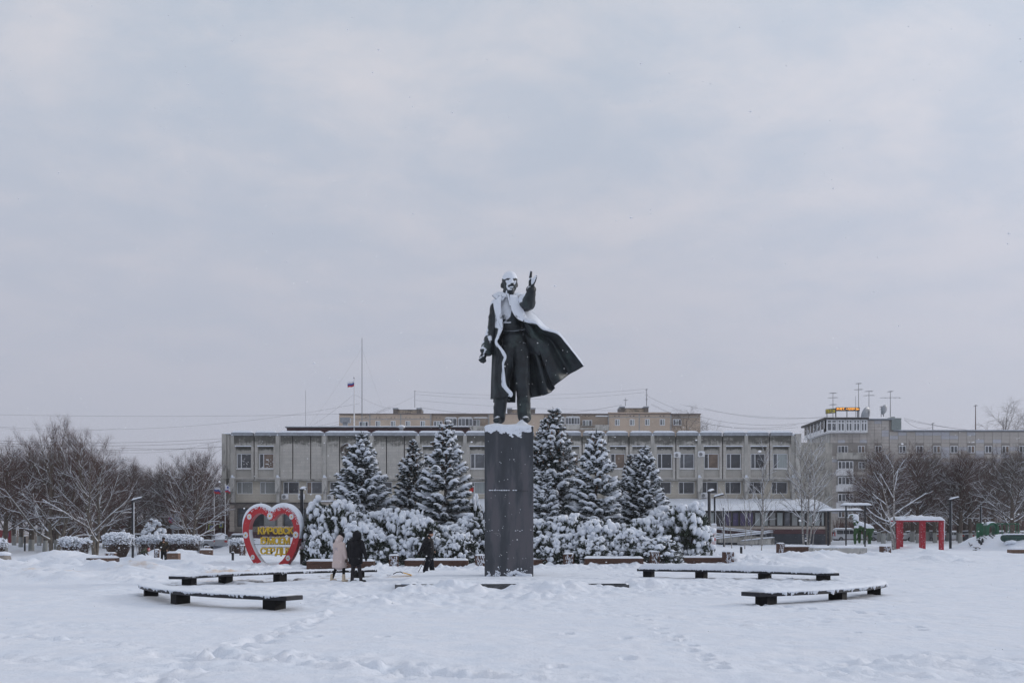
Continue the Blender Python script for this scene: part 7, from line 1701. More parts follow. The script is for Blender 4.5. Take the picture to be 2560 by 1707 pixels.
# concrete fence and maroon gate
fence_m = mk('fence_concrete', (.33, .28, .24), .9, 0, .15, 1, .3, 6, snow=(.5, .8)); D = 152; g0 = gz(X_(80, D), D); k_ = D / F
fn = thing('concrete_fence', 'grey beige concrete panel fence with lattice top behind the left tree trunks', 'fence', (X_(28, D), D, g0))
x = 0; pw_ = 15 * k_; hf = (1358 - 1326) * k_
pan = MB(); pan.box(.08, pw_ - .02, 0, .12, -.3, hf * .55); pan.box(.08, pw_ - .02, .01, .11, hf * .62, hf * .68); pan.box(.08, pw_ - .02, .01, .11, hf * .94, hf)
for q in range(3): pan.box(.08 + q * pw_ / 3 + .12, .08 + q * pw_ / 3 + .2, .012, .108, hf * .681, hf * .939); pan.box(.08 + q * pw_ / 3 + .2, .08 + (q + 1) * pw_ / 3 - .05, .02, .1, hf * .78, hf * .82)
pan = pan.mesh('fence_panel', fence_m); post_ = MB().box(-.06, .07, -.05, .15, -.3, hf + .05).mesh('fence_post', fence_m); ps = MB().strip([(q, .06, hf) for q in np.linspace(0, pw_, 12)], .2, .12, 2).mesh('panel_snow', snow_m)
for i in range(26): p = ob('fence_panel', pan, fn, (i * pw_, 0, 0)); ob('panel_snow', ps, p); ob('fence_post', post_, fn, (i * pw_, 0, 0))
t = thing('maroon_gate', 'dark red metal gate with a blue plate at the left end of the fence', 'gate', (X_(10, D), D - .2, g0)); w = 18 * k_; MB().box(-w - 3, w, 0, .15, -.3, hf * 1.0).build('gate_leaf', mk('maroon_paint', (.20, .012, .02), .6, 0, .1), t); MB().box(w - .75, w - .3, -.03, -.003, hf * .5, hf * .8).build('plate', mk('blue_plate', (.03, .08, .25), .5), t)
# road signs at the left
def sign(px, D, lab, build, cat='road sign', h_py=None):
    t = thing('road_sign', lab, cat, (X_(px, D), D, gz(X_(px, D), D))); build(t, lambda a, b: ((a - 1280) * D / F - t.location.x, (HY - b) * D / F + EYE - t.location.z)); return t
blue = mk('sign_blue', (.03, .10, .36), .5); sred = mk('sign_red', (.45, .02, .03), .5); yg = mk('sign_yellow_green', (.50, .60, .02), .5); pale = mk('sign_back_grey', (.34, .38, .42), .5, .3)
def round_sign(t, q):
    x, z = q(430, 1298); MB().tube([(x, .05, -.3), (x, .05, z + .3)], .04, 6).build('post', steel, t); m = MB(); m.tube([(x, -.02, z), (x, 0, z)], .36, 20); m.build('rim', sred, t); MB().tube([(x, -.035, z), (x, -.022, z)], .28, 18).build('face', blue, t); MB().add([(x - .22, -.045, z - .14), (x - .15, -.045, z - .22), (x + .22, -.045, z + .14), (x + .15, -.045, z + .22)], [(0, 1, 2, 3)]).build('slash', sred, t)
sign(430, 103, 'round blue and red no parking sign behind the long hedge', round_sign)
def board_sign(t, q):
    x0_, z0_ = q(436, 1301); x1_, z1_ = q(452, 1284); MB().box(x0_, x1_, 0, .05, z0_, z1_).build('board', pale, t); x0_, z0_ = q(425, 1320); x1_, z1_ = q(455, 1312); MB().box(x0_, x1_, .06, .1, z0_, z1_).build('board', pale, t)
    for p in (432, 445): x, z = q(p, 1286); MB().tube([(x, .13, -.3), (x, .13, z)], .05, 6).build('post', steel, t)
sign(443, 102, 'grey backs of square road sign boards on two posts', board_sign)
def cross_sign(cx_, cy_, s_):
    def f(t, q):
        x0_, z0_ = q(cx_ - s_, cy_ + s_ * 1.1); x1_, z1_ = q(cx_ + s_, cy_ - s_ * 1.1); a = (x1_ - x0_) * .14; x = (x0_ + x1_) / 2
        MB().box(x0_, x1_, 0, .03, z0_, z1_).build('yellow_border', yg, t); MB().box(x0_ + a, x1_ - a, -.02, -.002, z0_ + a, z1_ - a).build('face', blue, t)
        MB().add([(x0_ + 2 * a, -.03, z0_ + 1.6 * a), (x1_ - 2 * a, -.03, z0_ + 1.6 * a), (x, -.03, z1_ - 1.5 * a)], [(0, 1, 2)]).build('triangle', white_paint, t)
        MB().capsule((x, -.035, z0_ + 2.6 * a), (x + .02, -.035, z1_ - 3.2 * a), .025, .03, 6).build('pedestrian', dark_frame, t); MB().tube([(x, .08, -.3), (x, .08, z1_)], .04, 6).build('post', steel, t)
    return f
sign(528.5, 112, 'yellow bordered pedestrian crossing sign left of the left flagpole', cross_sign(528.5, 1318, 7)); sign(552.5, 118, 'smaller yellow bordered crossing sign between the flagpoles', cross_sign(552.5, 1313, 4.6))

# ------------------------------------------------------------------ cars
cpaint = {'white': mk('car_white', (.55, .57, .6), .35, 0, .05, 2, 0, coat=.6), 'silver': mk('car_silver', (.33, .35, .38), .35, .5, .05, 2, 0, coat=.6), 'dark': mk('car_dark', (.04, .045, .055), .35, .2, .1, 2, 0, coat=.6)}
cglass = mk('car_glass', (.02, .024, .03), .1, 0, .1, 2, 0, spec=.8); tyre = mk('tyre', (.015, .015, .015), .9); rim = mk('wheel_rim', (.2, .2, .21), .4, .7); lampr = mk('tail_lamp', (.35, .01, .01), .3); lampw = mk('head_lamp', (.5, .5, .5), .2)
def car_proto(van=False):
    L_, W_, Hh = (4.2, 1.72, 1.8) if van else (4.3, 1.72, 1.45)
    if van: body = [(-2.1, .3), (2.1, .3), (2.12, .75), (1.95, .98), (1.25, 1.12), (.75, 1.70), (.5, 1.78), (-1.95, 1.80), (-2.1, 1.6), (-2.12, .7)]
    else: body = [(-2.15, .32), (2.12, .32), (2.15, .62), (1.95, .82), (1.0, .93), (.35, 1.38), (-.9, 1.44), (-1.6, 1.08), (-2.1, 1.0), (-2.17, .65)]
    n = len(body); vs = []; ys = [-W_ / 2, -W_ / 2 + .09, W_ / 2 - .09, W_ / 2]
    for y in ys:
        for x, z in body:
            inn = .11 * max(0, z - .95) if abs(y) > W_ / 2 - .05 else .0; k = 1 - (.03 if abs(y) > W_ / 2 - .05 else 0)
            vs.append((x * k, y - math.copysign(inn * 1.6, y), z * (1 if abs(y) < W_ / 2 - .05 else .985)))
    fs = [tuple(range(n)), tuple(range(4 * n - 1, 3 * n - 1, -1))] + [(j * n + i, (j + 1) * n + i, (j + 1) * n + (i + 1) % n, j * n + (i + 1) % n) for j in range(3) for i in range(n)]
    b = MB().add(vs, fs); 
    zl, zh = (1.05, 1.62) if van else (.95, 1.32); win = MB(); xs = [(-1.9, -1.0), (-.93, -.1), (-.03, .85)] if van else [(-1.35, -.75), (-.7, -.05), (.02, .75)]
    for s_ in (-1, 1):
        for i, (a, b__) in enumerate(xs):
            yb = s_ * (W_ / 2 - .005); yt = s_ * (W_ / 2 - (zh - .95) * .176 - .008); last = .45 if i == 2 else 0; first = .35 if (i == 0 and not van) else 0
            win.add([(a, yb - s_ * .02 + s_ * .03, zl), (b__, yb - s_ * .02 + s_ * .03, zl), (b__ - last, yt + s_ * .012, zh), (a + first, yt + s_ * .012, zh)], [(0, 1, 2, 3) if s_ < 0 else (3, 2, 1, 0)])
    if van: win.add([(-2.135, -.65, 1.1), (-2.135, .65, 1.1), (-2.115, .6, 1.6), (-2.115, -.6, 1.6)], [(0, 1, 2, 3)]); win.add([(1.22, -.68, 1.17), (1.22, .68, 1.17), (.80, .6, 1.67), (.80, -.6, 1.67)], [(3, 2, 1, 0)])
    else: win.add([(.93, -.66, .985), (.93, .66, .985), (.42, .58, 1.36), (.42, -.58, 1.36)], [(3, 2, 1, 0)]); win.add([(-1.53, -.62, 1.13), (-1.53, .62, 1.13), (-1.0, .55, 1.43), (-1.0, -.55, 1.43)], [(0, 1, 2, 3)])
    wh = MB().tube([(0, -.11, 0), (0, .11, 0)], .31, 16); rm_ = MB().tube([(0, -.118, 0), (0, .118, 0)], .18, 12); lr = MB(); lf = MB()
    for s_ in (-1, 1): lr.box(-2.19, -2.1, s_ * .62 - .14, s_ * .62 + .14, .72, 1.3 if van else .9); lf.box(2.06, 2.17, s_ * .6 - .17, s_ * .6 + .17, .62, .78)
    sn = MB(); z_ = 1.79 if van else 1.4; sn.strip([(x, 0, z_ + (0 if van else .03 * (1 - abs(x + .3)))) for x in np.linspace(-2.0 if van else -1.25, .6 if van else .55, 14)], 1.5, .16, 2, k=9); 
    if not van: sn.strip([(x, 0, .93 - .05 * (x - 1.0)) for x in np.linspace(.95, 2.05, 10)], 1.6, .12, 3, k=9); sn.strip([(x, 0, 1.02) for x in np.linspace(-2.1, -1.5, 8)], 1.5, .12, 4, k=9)
    return b.mesh('body', cpaint['white']), win.mesh('window', cglass), wh.mesh('wheel', tyre), rm_.mesh('rim', rim), lr.mesh('tail_light', lampr), lf.mesh('headlight', lampw), sn.mesh('snow_cover', snow_m, True)
CARS = {True: car_proto(True), False: car_proto(False)}; CB = {}
def car(px, D, rz, lab, col='white', van=False, z=None, extra_snow=False):
    x = X_(px, D); b, w, wh, rm_, lr, lf, sn = CARS[van]
    if (van, col) not in CB: b2 = b.copy(); b2.materials.clear(); b2.materials.append(cpaint[col]); CB[(van, col)] = b2
    t = thing('parked_van' if van else 'parked_car', lab, 'van' if van else 'car', (x, D, (gz(x, D) if z is None else z) - .05), rz, 'parked snowy cars')
    ob('body', CB[(van, col)], t, bevel=.03); ob('window', w, t); ob('tail_light', lr, t); ob('headlight', lf, t); ob('snow_cover', sn, t)
    for a in (-1.3, 1.32):
        for s_ in (-.78, .78): o = ob('wheel', wh, t, (a, s_, .31)); ob('rim', rm_, o)
    if extra_snow:
        m = MB(); m.ell((0, 0, 1.0), (2.0, .85, .72), 16, 10); m.build('snow_blanket', snow_m, t, smooth=True)
    return t
car(2120, 148, 0, 'white compact van parked behind the pergola posts', van=True)
car(2062, 150, .2, 'snowy car glimpsed left of the white van', 'silver')
car(2200, 152, 0, 'snow covered car behind the goat figure', 'silver'); car(2290, 145, .05, 'white car behind the red frame, with red tail light', 'white'); car(2325, 138, math.pi / 2 + .3, 'dark car nose seen through the red frame', 'dark')
car(2388, 146, .1, 'white car right of the far lamp post', 'white'); car(2418, 138, 1.2, 'snowy dark car between the slanting lindens', 'dark'); car(2455, 150, 0, 'snow covered car behind the green panel', 'white'); car(2510, 150, 0, 'snow covered car behind the playground rails', 'silver'); car(2565, 150, 0, 'snow covered car at the right edge', 'white')
car(551, 106, math.pi / 2 + .25, 'car buried under a thick dome of snow, at the flagpoles', 'silver', extra_snow=True); car(487, 104, .1, 'snow roofed car behind the end of the long hedge', 'silver'); car(610, 108, 0, 'snowy car behind the left part of the heart', 'silver'); car(350, 118, 0, 'snowy car behind the bush right of the left lamp', 'dark')
for px in (536, 564):
    x = X_(px, 105.5); mm = MB().ell((0, 0, 0), (1.2, .9, .7), 14, 8); t = mm.build('snow_mound', snow_m, None, smooth=True, loc=(x, 105.2, gz(x, 105.2)), label='rounded snow heap at the foot of the ' + ('left' if px < 550 else 'right') + ' flagpole', cat='snow heap')

# ------------------------------------------------------------------ people
skin = mk('skin', (.45, .26, .19), .6); pink = mk('pink_coat', (.60, .49, .46), .8, 0, .06, 3, .2, 18); blk = mk('black_cloth', (.009, .009, .011), .8, 0, .25, 4, .2, 20, spec=.15); blk2 = mk('black_down_jacket', (.010, .010, .013), .65, 0, .3, 5, .3, 12, spec=.15); greyp = mk('grey_trousers', (.035, .032, .036), .85, 0, .2, 4, spec=.15); cream = mk('cream_boots', (.55, .46, .35), .8, 0, .1, 5); camo = mk('camouflage', (.055, .045, .03), .85, 0, .3, 9, .1, 20, col2=(.015, .013, .012), c2=(.48, .54), spec=.15); navy = mk('navy_cloth', (.012, .013, .019), .85, spec=.15); olive = mk('olive_jacket', (.07, .075, .055), .85, 0, .3, 7, spec=.15); hatred = mk('red_white_hat', (.45, .06, .07), .8, 0, .2, 9, col2=(.6, .6, .6), c2=(.5, .55)); pattern = mk('coat_print', (.28, .30, .38), .8); glove = mk('brown_glove', (.09, .055, .04), .8)
def C(m, a, b, r1, r2, flat=1.0): m.capsule(a, b, r1, r2, 12, 0, flat)
def fingers(m, w, d, s=1.0):
    """palm and five separate curled fingers at the end of an arm"""
    w = np.array(w, float); d = nrm(d); side = nrm(np.cross(d, [0, 1., 0])); fw = np.cross(side, d); m.capsule(w, w + d * .07 * s, .030 * s, .036 * s, 8, 0, .6)
    for k, L_ in enumerate((.055, .068, .064, .05)):
        b0 = w + d * .08 * s + fw * (k - 1.5) * .019 * s; b1 = b0 + d * L_ * .55 * s; b2 = b1 + (d * .6 - side * .5) * L_ * .6 * s; m.capsule(b0, b1, .0095 * s, .009 * s, 6); m.capsule(b1, b2, .009 * s, .008 * s, 6)
    b0 = w + d * .03 * s + fw * .035 * s; m.capsule(b0, b0 + (d * .7 + fw * .6) * .045 * s, .012 * s, .010 * s, 6)
def head(m, c, fd, s=1.0):
    c = np.array(c); f = nrm((fd[0], fd[1], 0)); sd_ = np.array([-f[1], f[0], 0]); R = np.stack([f, sd_, [0, 0, 1.]], 1)
    m.ell(c, (.098 * s, .078 * s, .118 * s), 14, 10, 0, R); m.ell(c + f * .04 * s - np.array([0, 0, .06 * s]), (.055 * s, .052 * s, .06 * s), 12, 8, 0, R)
    m.ell(c + f * .105 * s - np.array([0, 0, .012 * s]), (.022 * s, .014 * s, .026 * s), 8, 6, 0, R); m.ell(c + f * .098 * s - np.array([0, 0, .06 * s]), (.012 * s, .026 * s, .010 * s), 8, 6, 0, R)
    for k in (-1, 1): m.ell(c + sd_ * k * .078 * s, (.022 * s, .012 * s, .032 * s), 8, 6, 0, R)
def face(c, fd, par, s=1.0):
    c = np.array(c); f = nrm((fd[0], fd[1], 0)); sd_ = np.array([-f[1], f[0], 0]); m = MB()
    for k in (-1, 1): m.ell(c + f * .088 * s + sd_ * k * .032 * s + np.array([0, 0, .012 * s]), (.012 * s,) * 3, 6, 5)
    m.build('eyes', blk, par)
# 1 woman in a pink coat, walking right, seen from behind
D = 36.2; g = gz(X_(848, D), D); w1 = thing('person', 'person in a long pale pink hooded coat and cream boots, walking away', 'person', (X_(848, D), D, g - .02), -.5)
b = MB(); C(b, (0, 0, .92), (0, .02, 1.30), .11, .11); C(b, (-.15, 0, 1.34), (.15, 0, 1.34), .06, .06); C(b, (0, .02, 1.4), (.02, .05, 1.52), .055, .05); head(b, (.03, .07, 1.60), (.8, .6)); C(b, (-.09, 0, .95), (-.17, .04, .52), .095, .06); C(b, (-.17, .04, .52), (-.30, -.02, .10), .062, .045); C(b, (.09, 0, .95), (.17, .05, .50), .095, .06); C(b, (.17, .05, .5), (.20, .0, .10), .062, .045)
C(b, (-.19, 0, 1.34), (-.23, .05, 1.06), .05, .042); C(b, (-.23, .05, 1.06), (-.20, .16, .86), .04, .032); fingers(b, (-.20, .16, .86), (.1, .3, -.9)); C(b, (.19, 0, 1.34), (.25, .0, 1.06), .05, .042); C(b, (.25, 0, 1.06), (.26, .06, .82), .04, .032); fingers(b, (.26, .06, .82), (0, .1, -1))
remesh('body', b, .014, blk, w1, smooth_it=2)
c_ = MB(); C(c_, (0, 0, .66), (0, 0, 1.02), .255, .24, .85); C(c_, (0, 0, 1.0), (0, .01, 1.26), .235, .21, .85); C(c_, (-.15, 0, 1.33), (.15, 0, 1.33), .115, .115); C(c_, (.19, 0, 1.33), (.26, .0, 1.06), .085, .075); C(c_, (.26, 0, 1.06), (.275, .05, .86), .075, .06); C(c_, (-.19, 0, 1.33), (-.24, .05, 1.06), .085, .075); C(c_, (-.24, .05, 1.06), (-.22, .12, .88), .072, .058)
c_.tube([(0, 0, .50), (0, 0, .7)], .26, 16); C(c_, (-.04, -.04, 1.42), (.03, -.02, 1.50), .115, .10)
remesh('coat', c_, .018, pink, w1, smooth_it=4)
hd_ = MB(); C(hd_, (-.01, -.02, 1.47), (.03, .02, 1.58), .135, .125); remesh('hood', hd_, .016, pink, w1, smooth_it=3)
m = MB(); m.ell((.05, .085, 1.665), (.122, .118, .115), 14, 10); m.build('hat', blk, w1, smooth=True)
m = MB()
C(m, (-.31, -.03, .22), (-.32, -.03, .05), .062, .06); C(m, (-.32, -.06, .04), (-.24, .10, .035), .052, .045); m.build('boot', cream, w1, smooth=True); m = MB(); C(m, (.20, 0, .22), (.21, 0, .05), .062, .06); C(m, (.21, -.05, .04), (.26, .12, .035), .052, .045); m.build('boot', cream, w1, smooth=True)
m = MB()
for (x, z, r_) in ((-.05, 1.22, .025), (.0, 1.17, .03), (.02, 1.13, .045), (-.12, 1.14, .03), (-.13, 1.06, .04), (-.11, 1.02, .03), (.035, 1.22, .015)):
    m.tube([(x + r_ * math.cos(q), -.175 - .02 * (1.25 - z), z + r_ * math.sin(q)) for q in np.linspace(0, 6.283, 11)], .005, 4, caps=False)
m.build('flower_print', pattern, w1)
m = MB(); m.ell((.29, .07, .78), (.045, .05, .075), 10, 8); m.build('mitten', glove, w1, smooth=True)
# 2 person in a dark hooded parka
D = 36.0; g = gz(X_(890, D), D); p2 = thing('person', 'person in a black knee length hooded parka and grey trousers, walking beside the pink coat', 'person', (X_(889, D), D, g - .02), -.35, scale=1.04)
b = MB(); C(b, (0, 0, .95), (0, 0, 1.38), .16, .17); C(b, (-.18, 0, 1.42), (.18, 0, 1.42), .08, .08); C(b, (0, .02, 1.46), (.02, .05, 1.56), .06, .055); head(b, (.05, .08, 1.66), (.8, .6)); C(b, (-.09, 0, .95), (-.12, .05, .52), .10, .075); C(b, (-.12, .05, .52), (-.13, -.02, .08), .075, .06); C(b, (.09, 0, .95), (.10, .08, .52), .10, .075); C(b, (.1, .08, .52), (.20, .02, .10), .072, .06)
C(b, (-.22, 0, 1.42), (-.29, .02, 1.12), .06, .05); C(b, (-.29, .02, 1.12), (-.27, .08, .86), .046, .036); fingers(b, (-.27, .08, .84), (0, .1, -1)); C(b, (.22, 0, 1.42), (.32, -.02, 1.14), .06, .05); C(b, (.32, -.02, 1.14), (.40, -.02, .90), .046, .036); fingers(b, (.40, -.02, .88), (.15, .05, -1))
remesh('body', b, .014, greyp, p2, smooth_it=2)
c_ = MB(); C(c_, (0, 0, .82), (0, 0, 1.28), .265, .255, .82); C(c_, (-.18, 0, 1.38), (.18, 0, 1.38), .125, .125); C(c_, (-.22, 0, 1.40), (-.30, .02, 1.12), .095, .085); C(c_, (-.30, .02, 1.12), (-.285, .07, .88), .08, .065); C(c_, (.22, 0, 1.40), (.33, -.02, 1.14), .095, .085); C(c_, (.33, -.02, 1.14), (.41, -.02, .92), .078, .06); c_.tube([(0, 0, .66), (0, 0, .86)], .25, 16); remesh('parka', c_, .018, blk2, p2, smooth_it=3)
c_ = MB(); c_.ell((.03, .05, 1.635), (.165, .165, .185), 14, 10); C(c_, (0, 0, 1.46), (.02, .03, 1.55), .165, .16); C(c_, (.09, .09, 1.60), (.13, .11, 1.55), .08, .05); remesh('hood', c_, .018, blk2, p2, smooth_it=3)
m = MB()
for x, y in ((-.13, -.02), (.20, .02)): C(m, (x, y - .04, .05), (x + .06, y + .16, .045), .055, .05)
m.build('boots', blk, p2, smooth=True); m = MB(); m.ell((-.275, .08, .79), (.045, .045, .085), 10, 8); m.ell((.42, -.02, .83), (.045, .045, .085), 10, 8); m.build('gloves', blk, p2, smooth=True)
# 3 man with a cane walking right
D = 45; g = gz(X_(1072, D), D); p3 = thing('person', 'person in black winter clothes and beanie walking right with a cane, left of the pedestal', 'person', (X_(1070, D), D, g), 0, scale=1.07)
b = MB(); C(b, (0, 0, .95), (.03, 0, 1.35), .16, .16); C(b, (.02, -.16, 1.42), (.02, .16, 1.42), .08, .08); C(b, (.04, 0, 1.45), (.08, 0, 1.54), .06, .055); head(b, (.11, 0, 1.63), (1, -.15)); C(b, (.0, -.09, .95), (.03, -.08, .52), .10, .08); C(b, (.03, -.08, .52), (-.12, -.08, .09), .08, .065); C(b, (0, .09, .95), (.12, .08, .52), .10, .08); C(b, (.12, .08, .52), (.17, .08, .09), .078, .065)
C(b, (-.02, -.2, 1.38), (-.18, -.24, 1.12), .06, .05); C(b, (-.18, -.24, 1.12), (-.30, -.24, .88), .046, .036); fingers(b, (-.31, -.24, .87), (-.4, 0, -1)); C(b, (.02, .2, 1.38), (.12, .22, 1.12), .06, .05); C(b, (.12, .22, 1.12), (.24, .2, .95), .046, .036); fingers(b, (.24, .2, .94), (.4, 0, -1)); remesh('body', b, .014, skin, p3, smooth_it=2)
c_ = MB(); C(c_, (.0, 0, .90), (.0, 0, 1.26), .255, .25); C(c_, (-.03, -.15, 1.36), (.0, .15, 1.36), .15, .15); C(c_, (-.02, -.2, 1.38), (-.19, -.24, 1.12), .10, .085); C(c_, (-.19, -.24, 1.12), (-.30, -.24, .90), .08, .06); C(c_, (.02, .2, 1.36), (.14, .22, 1.10), .10, .085); C(c_, (.14, .22, 1.1), (.25, .2, .95), .08, .06); C(c_, (.03, 0, 1.48), (.05, 0, 1.53), .095, .09); remesh('jacket', c_, .018, blk2, p3, smooth_it=3)
c_ = MB(); C(c_, (0, -.09, .9), (.03, -.08, .52), .14, .12); C(c_, (.03, -.08, .52), (-.11, -.08, .10), .12, .11); C(c_, (0, .09, .9), (.12, .08, .52), .14, .12); C(c_, (.12, .08, .52), (.17, .08, .10), .12, .11); remesh('trousers', c_, .018, navy, p3, smooth_it=3)
m = MB(); m.ell((.10, 0, 1.69), (.118, .105, .095), 14, 10); m.build('beanie', blk, p3, smooth=True); m = MB()
for x, y in ((-.12, -.08), (.17, .08)): C(m, (x - .03, y, .05), (x + .17, y, .045), .06, .05)
m.build('boots', blk, p3, smooth=True); m = MB(); m.ell((-.33, -.24, .82), (.055, .045, .08), 10, 8); m.build('glove', blk, p3, smooth=True); face((.11, 0, 1.63), (1, -.15), p3)
cn = thing('walking_cane', 'black walking cane slanting to the snow beside the person in black', 'cane', (p3.location.x, D, g)); MB().tube([(-.05, -.3, .70), (-.44, -.30, -.02)], .014, 8).build('shaft', dark_metal, cn); MB().tube([(-.05, -.3, .70), (.03, -.3, .72)], .016, 6).build('handle', dark_metal, cn)
# 4 standing child in camouflage
D = 67; g = gz(X_(409, D), D); p4 = thing('person', 'person in dark camouflage clothes and beanie standing on the snow bank at the left', 'person', (X_(409, D), D, g), .3); S_ = 1.62 / 1.75
b = MB(); C(b, (0, 0, .88), (0, 0, 1.25), .14, .15); C(b, (-.15, 0, 1.30), (.15, 0, 1.30), .075, .075); C(b, (0, 0, 1.34), (0, .01, 1.43), .055, .05); head(b, (0, -.01, 1.51), (-.3, -1)); C(b, (-.09, 0, .88), (-.10, 0, .48), .09, .07); C(b, (-.10, 0, .48), (-.11, 0, .08), .07, .055); C(b, (.09, 0, .88), (.10, 0, .48), .09, .07); C(b, (.10, 0, .48), (.12, 0, .08), .07, .055); C(b, (-.19, 0, 1.3), (-.26, -.03, 1.04), .055, .045); C(b, (-.26, -.03, 1.04), (-.20, -.12, .84), .042, .034); fingers(b, (-.2, -.12, .83), (0, -.2, -1)); C(b, (.19, 0, 1.3), (.28, -.02, 1.04), .055, .045); C(b, (.28, -.02, 1.04), (.22, -.12, .84), .042, .034); fingers(b, (.22, -.12, .83), (0, -.2, -1)); remesh('body', b, .016, skin, p4, smooth_it=2)
c_ = MB(); C(c_, (0, 0, .85), (0, 0, 1.2), .2, .2, .8); C(c_, (-.15, 0, 1.28), (.15, 0, 1.28), .1, .1); C(c_, (-.19, 0, 1.28), (-.27, -.03, 1.04), .09, .08); C(c_, (-.27, -.03, 1.04), (-.21, -.11, .86), .075, .06); C(c_, (.19, 0, 1.28), (.30, -.02, 1.04), .09, .08); C(c_, (.30, -.02, 1.04), (.24, -.11, .86), .075, .06); C(c_, (0, 0, 1.36), (0, 0, 1.4), .09, .085); remesh('jacket', c_, .02, camo, p4, smooth_it=3)
c_ = MB(); C(c_, (-.09, 0, .85), (-.10, 0, .48), .11, .09); C(c_, (-.10, 0, .48), (-.12, 0, .06), .09, .075); C(c_, (.09, 0, .85), (.11, 0, .48), .11, .09); C(c_, (.11, 0, .48), (.13, 0, .06), .09, .075); remesh('trousers', c_, .02, blk, p4, smooth_it=3); m = MB(); m.ell((0, 0, 1.56), (.112, .115, .095), 14, 10); m.build('beanie', blk, p4, smooth=True); MB().ell((-.02, -.1, 1.47), (.06, .05, .045), 10, 8).build('scarf', navy, p4, smooth=True); face((0, -.01, 1.51), (-.3, -1), p4)
# 5 child bending down
D = 63.5; g = gz(X_(361, D), D); p5 = thing('person', 'small child in an olive jacket and red hat bending down to the snow', 'person', (X_(360, D), D, g), 0)
b = MB(); C(b, (-.08, 0, .52), (.12, 0, .74), .10, .10); C(b, (.12, -.08, .76), (.12, .08, .76), .06, .06); C(b, (.16, 0, .76), (.22, 0, .74), .045, .045); head(b, (.29, 0, .70), (.9, -.4), .9); C(b, (-.08, -.06, .52), (-.02, -.08, .28), .075, .06); C(b, (-.02, -.08, .28), (-.14, -.08, .05), .055, .045); C(b, (-.06, .06, .52), (.04, .07, .28), .075, .06); C(b, (.04, .07, .28), (.10, .07, .05), .055, .045); C(b, (.12, -.12, .74), (.20, -.14, .55), .045, .038); C(b, (.2, -.14, .55), (.30, -.14, .42), .035, .028); fingers(b, (.3, -.14, .42), (.6, 0, -.8), .8); C(b, (.12, .12, .74), (-.02, .14, .58), .045, .038); C(b, (-.02, .14, .58), (-.1, .12, .5), .035, .028); fingers(b, (-.1, .12, .5), (-.6, 0, -.6), .8); remesh('body', b, .013, skin, p5, smooth_it=2)
c_ = MB(); C(c_, (-.1, 0, .52), (.12, 0, .74), .135, .13); C(c_, (.12, -.12, .74), (.20, -.14, .56), .07, .06); C(c_, (.2, -.14, .56), (.28, -.14, .45), .055, .045); C(c_, (.12, .12, .74), (-.02, .14, .58), .07, .06); remesh('jacket', c_, .016, olive, p5, smooth_it=3); c_ = MB(); C(c_, (-.08, -.06, .5), (-.02, -.08, .28), .09, .075); C(c_, (-.02, -.08, .28), (-.15, -.08, .06), .072, .065); C(c_, (-.06, .06, .5), (.04, .07, .28), .09, .075); C(c_, (.04, .07, .28), (.11, .07, .06), .072, .065); remesh('trousers', c_, .016, navy, p5, smooth_it=3); m = MB(); m.ell((.30, 0, .735), (.105, .1, .085), 12, 9); m.ell((.33, 0, .82), (.04,) * 3, 8, 6); m.build('hat', hatred, p5, smooth=True)
# 6 dark figure behind the red frame
D = 96; g = gz(X_(2238, D), D); p6 = thing('person', 'dark figure walking behind the left leg of the red frame', 'person', (X_(2238, D), D, g - .1), 0)
b = MB(); C(b, (0, 0, .9), (0, 0, 1.4), .2, .2); C(b, (-.16, 0, 1.4), (.16, 0, 1.4), .09, .09); head(b, (0, 0, 1.64), (-1, 0)); C(b, (0, 0, 1.42), (0, 0, 1.55), .06, .055); C(b, (-.08, 0, .95), (-.16, 0, .5), .11, .08); C(b, (-.16, 0, .5), (-.10, 0, .05), .08, .06); C(b, (.08, 0, .95), (.10, 0, .5), .11, .08); C(b, (.1, 0, .5), (.22, 0, .06), .08, .06); C(b, (-.2, 0, 1.4), (-.28, -.05, 1.1), .08, .06); C(b, (-.28, -.05, 1.1), (-.3, -.1, .85), .06, .04); C(b, (.2, 0, 1.4), (.27, .05, 1.1), .08, .06); C(b, (.27, .05, 1.1), (.3, 0, .85), .06, .04); remesh('body', b, .02, blk, p6, smooth_it=2); MB().ell((0, 0, 1.70), (.115, .11, .09), 12, 8).build('hat', blk2, p6, smooth=True)
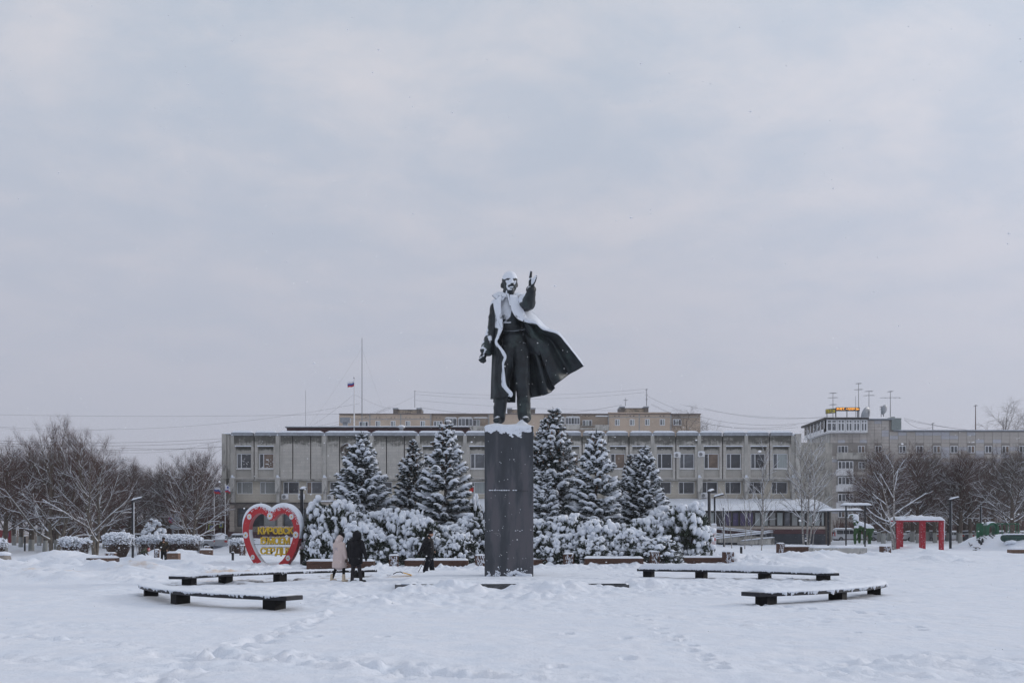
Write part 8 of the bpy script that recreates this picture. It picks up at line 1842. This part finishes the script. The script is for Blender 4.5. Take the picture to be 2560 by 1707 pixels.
# dropped yellow shovel
D = 41.5; x = X_(1008, D); g = gz(x, D) + .06; sh = thing('snow_shovel', 'small shovel with yellow blade and black grip lying on the snow by the cane walker', 'shovel', (x, D, g)); m = MB(); m.tube([(-.42, 0, .02), (-.28, 0, .10), (-.12, 0, .12), (.0, 0, .06)], .022, 6); m.build('handle', dark_metal, sh, smooth=True)
m = MB(); m.add([(0, -.10, .10), (.0, .10, .10), (.34, .13, .0), (.34, -.13, .0), (0, -.1, .07), (0, .1, .07), (.34, .13, -.03), (.34, -.13, -.03)], [(0, 1, 2, 3)[::-1], (4, 5, 6, 7), (0, 3, 7, 4), (1, 5, 6, 2), (0, 4, 5, 1), (3, 2, 6, 7)]); m.build('blade', mk('shovel_yellow', (.75, .40, .03), .5), sh)
# ------------------------------------------------------------------ falling snow
R6 = np.random.RandomState(3); nf = 9000; m = MB(); D_ = 6 + 54 * R6.rand(nf) ** .8; px = R6.uniform(-60, 2620, nf); py = R6.uniform(550, 1640, nf)
octv = np.array([(1, 0, 0), (-1, 0, 0), (0, 1, 0), (0, -1, 0), (0, 0, 1), (0, 0, -1)], float); octf = np.array([(0, 2, 4), (2, 1, 4), (1, 3, 4), (3, 0, 4), (2, 0, 5), (1, 2, 5), (3, 1, 5), (0, 3, 5)])
xs_ = R6.uniform(-30, 30, nf); ys_ = 7 + 55 * R6.rand(nf); zs_ = R6.uniform(.05, 13, nf); sc_ = R6.uniform(.004, .011, nf)
Vx = octv[None] * (sc_[:, None, None] * np.array([1.6, 1, 1.])) + np.stack([xs_, ys_, zs_], 1)[:, None, :]
Fx = (octf[None] + (np.arange(nf) * 6)[:, None, None]).reshape(-1, 3); m.add(Vx.reshape(-1, 3), Fx)
tag(m.build('falling_snow', mk('snowflake', (.85, .87, .9), .8, 0, 0, 1, 0)), 'snowflakes drifting through the air over the square', 'snowflakes', kind='stuff')

# ------------------------------------------------------------------ thin snowy air
hzm = bpy.data.materials.new('snowy_air'); hzm.use_nodes = True; nt = hzm.node_tree; nt.nodes.clear(); o_ = nt.nodes.new('ShaderNodeOutputMaterial'); pv = nt.nodes.new('ShaderNodeVolumePrincipled')
pv.inputs['Color'].default_value = (.86, .88, .94, 1); pv.inputs['Density'].default_value = .0004; nt.links.new(pv.outputs[0], o_.inputs['Volume'])
tag(MB().box(-1600, 1600, -60, 2300, -4, 46).build('haze', hzm), kind='stuff')
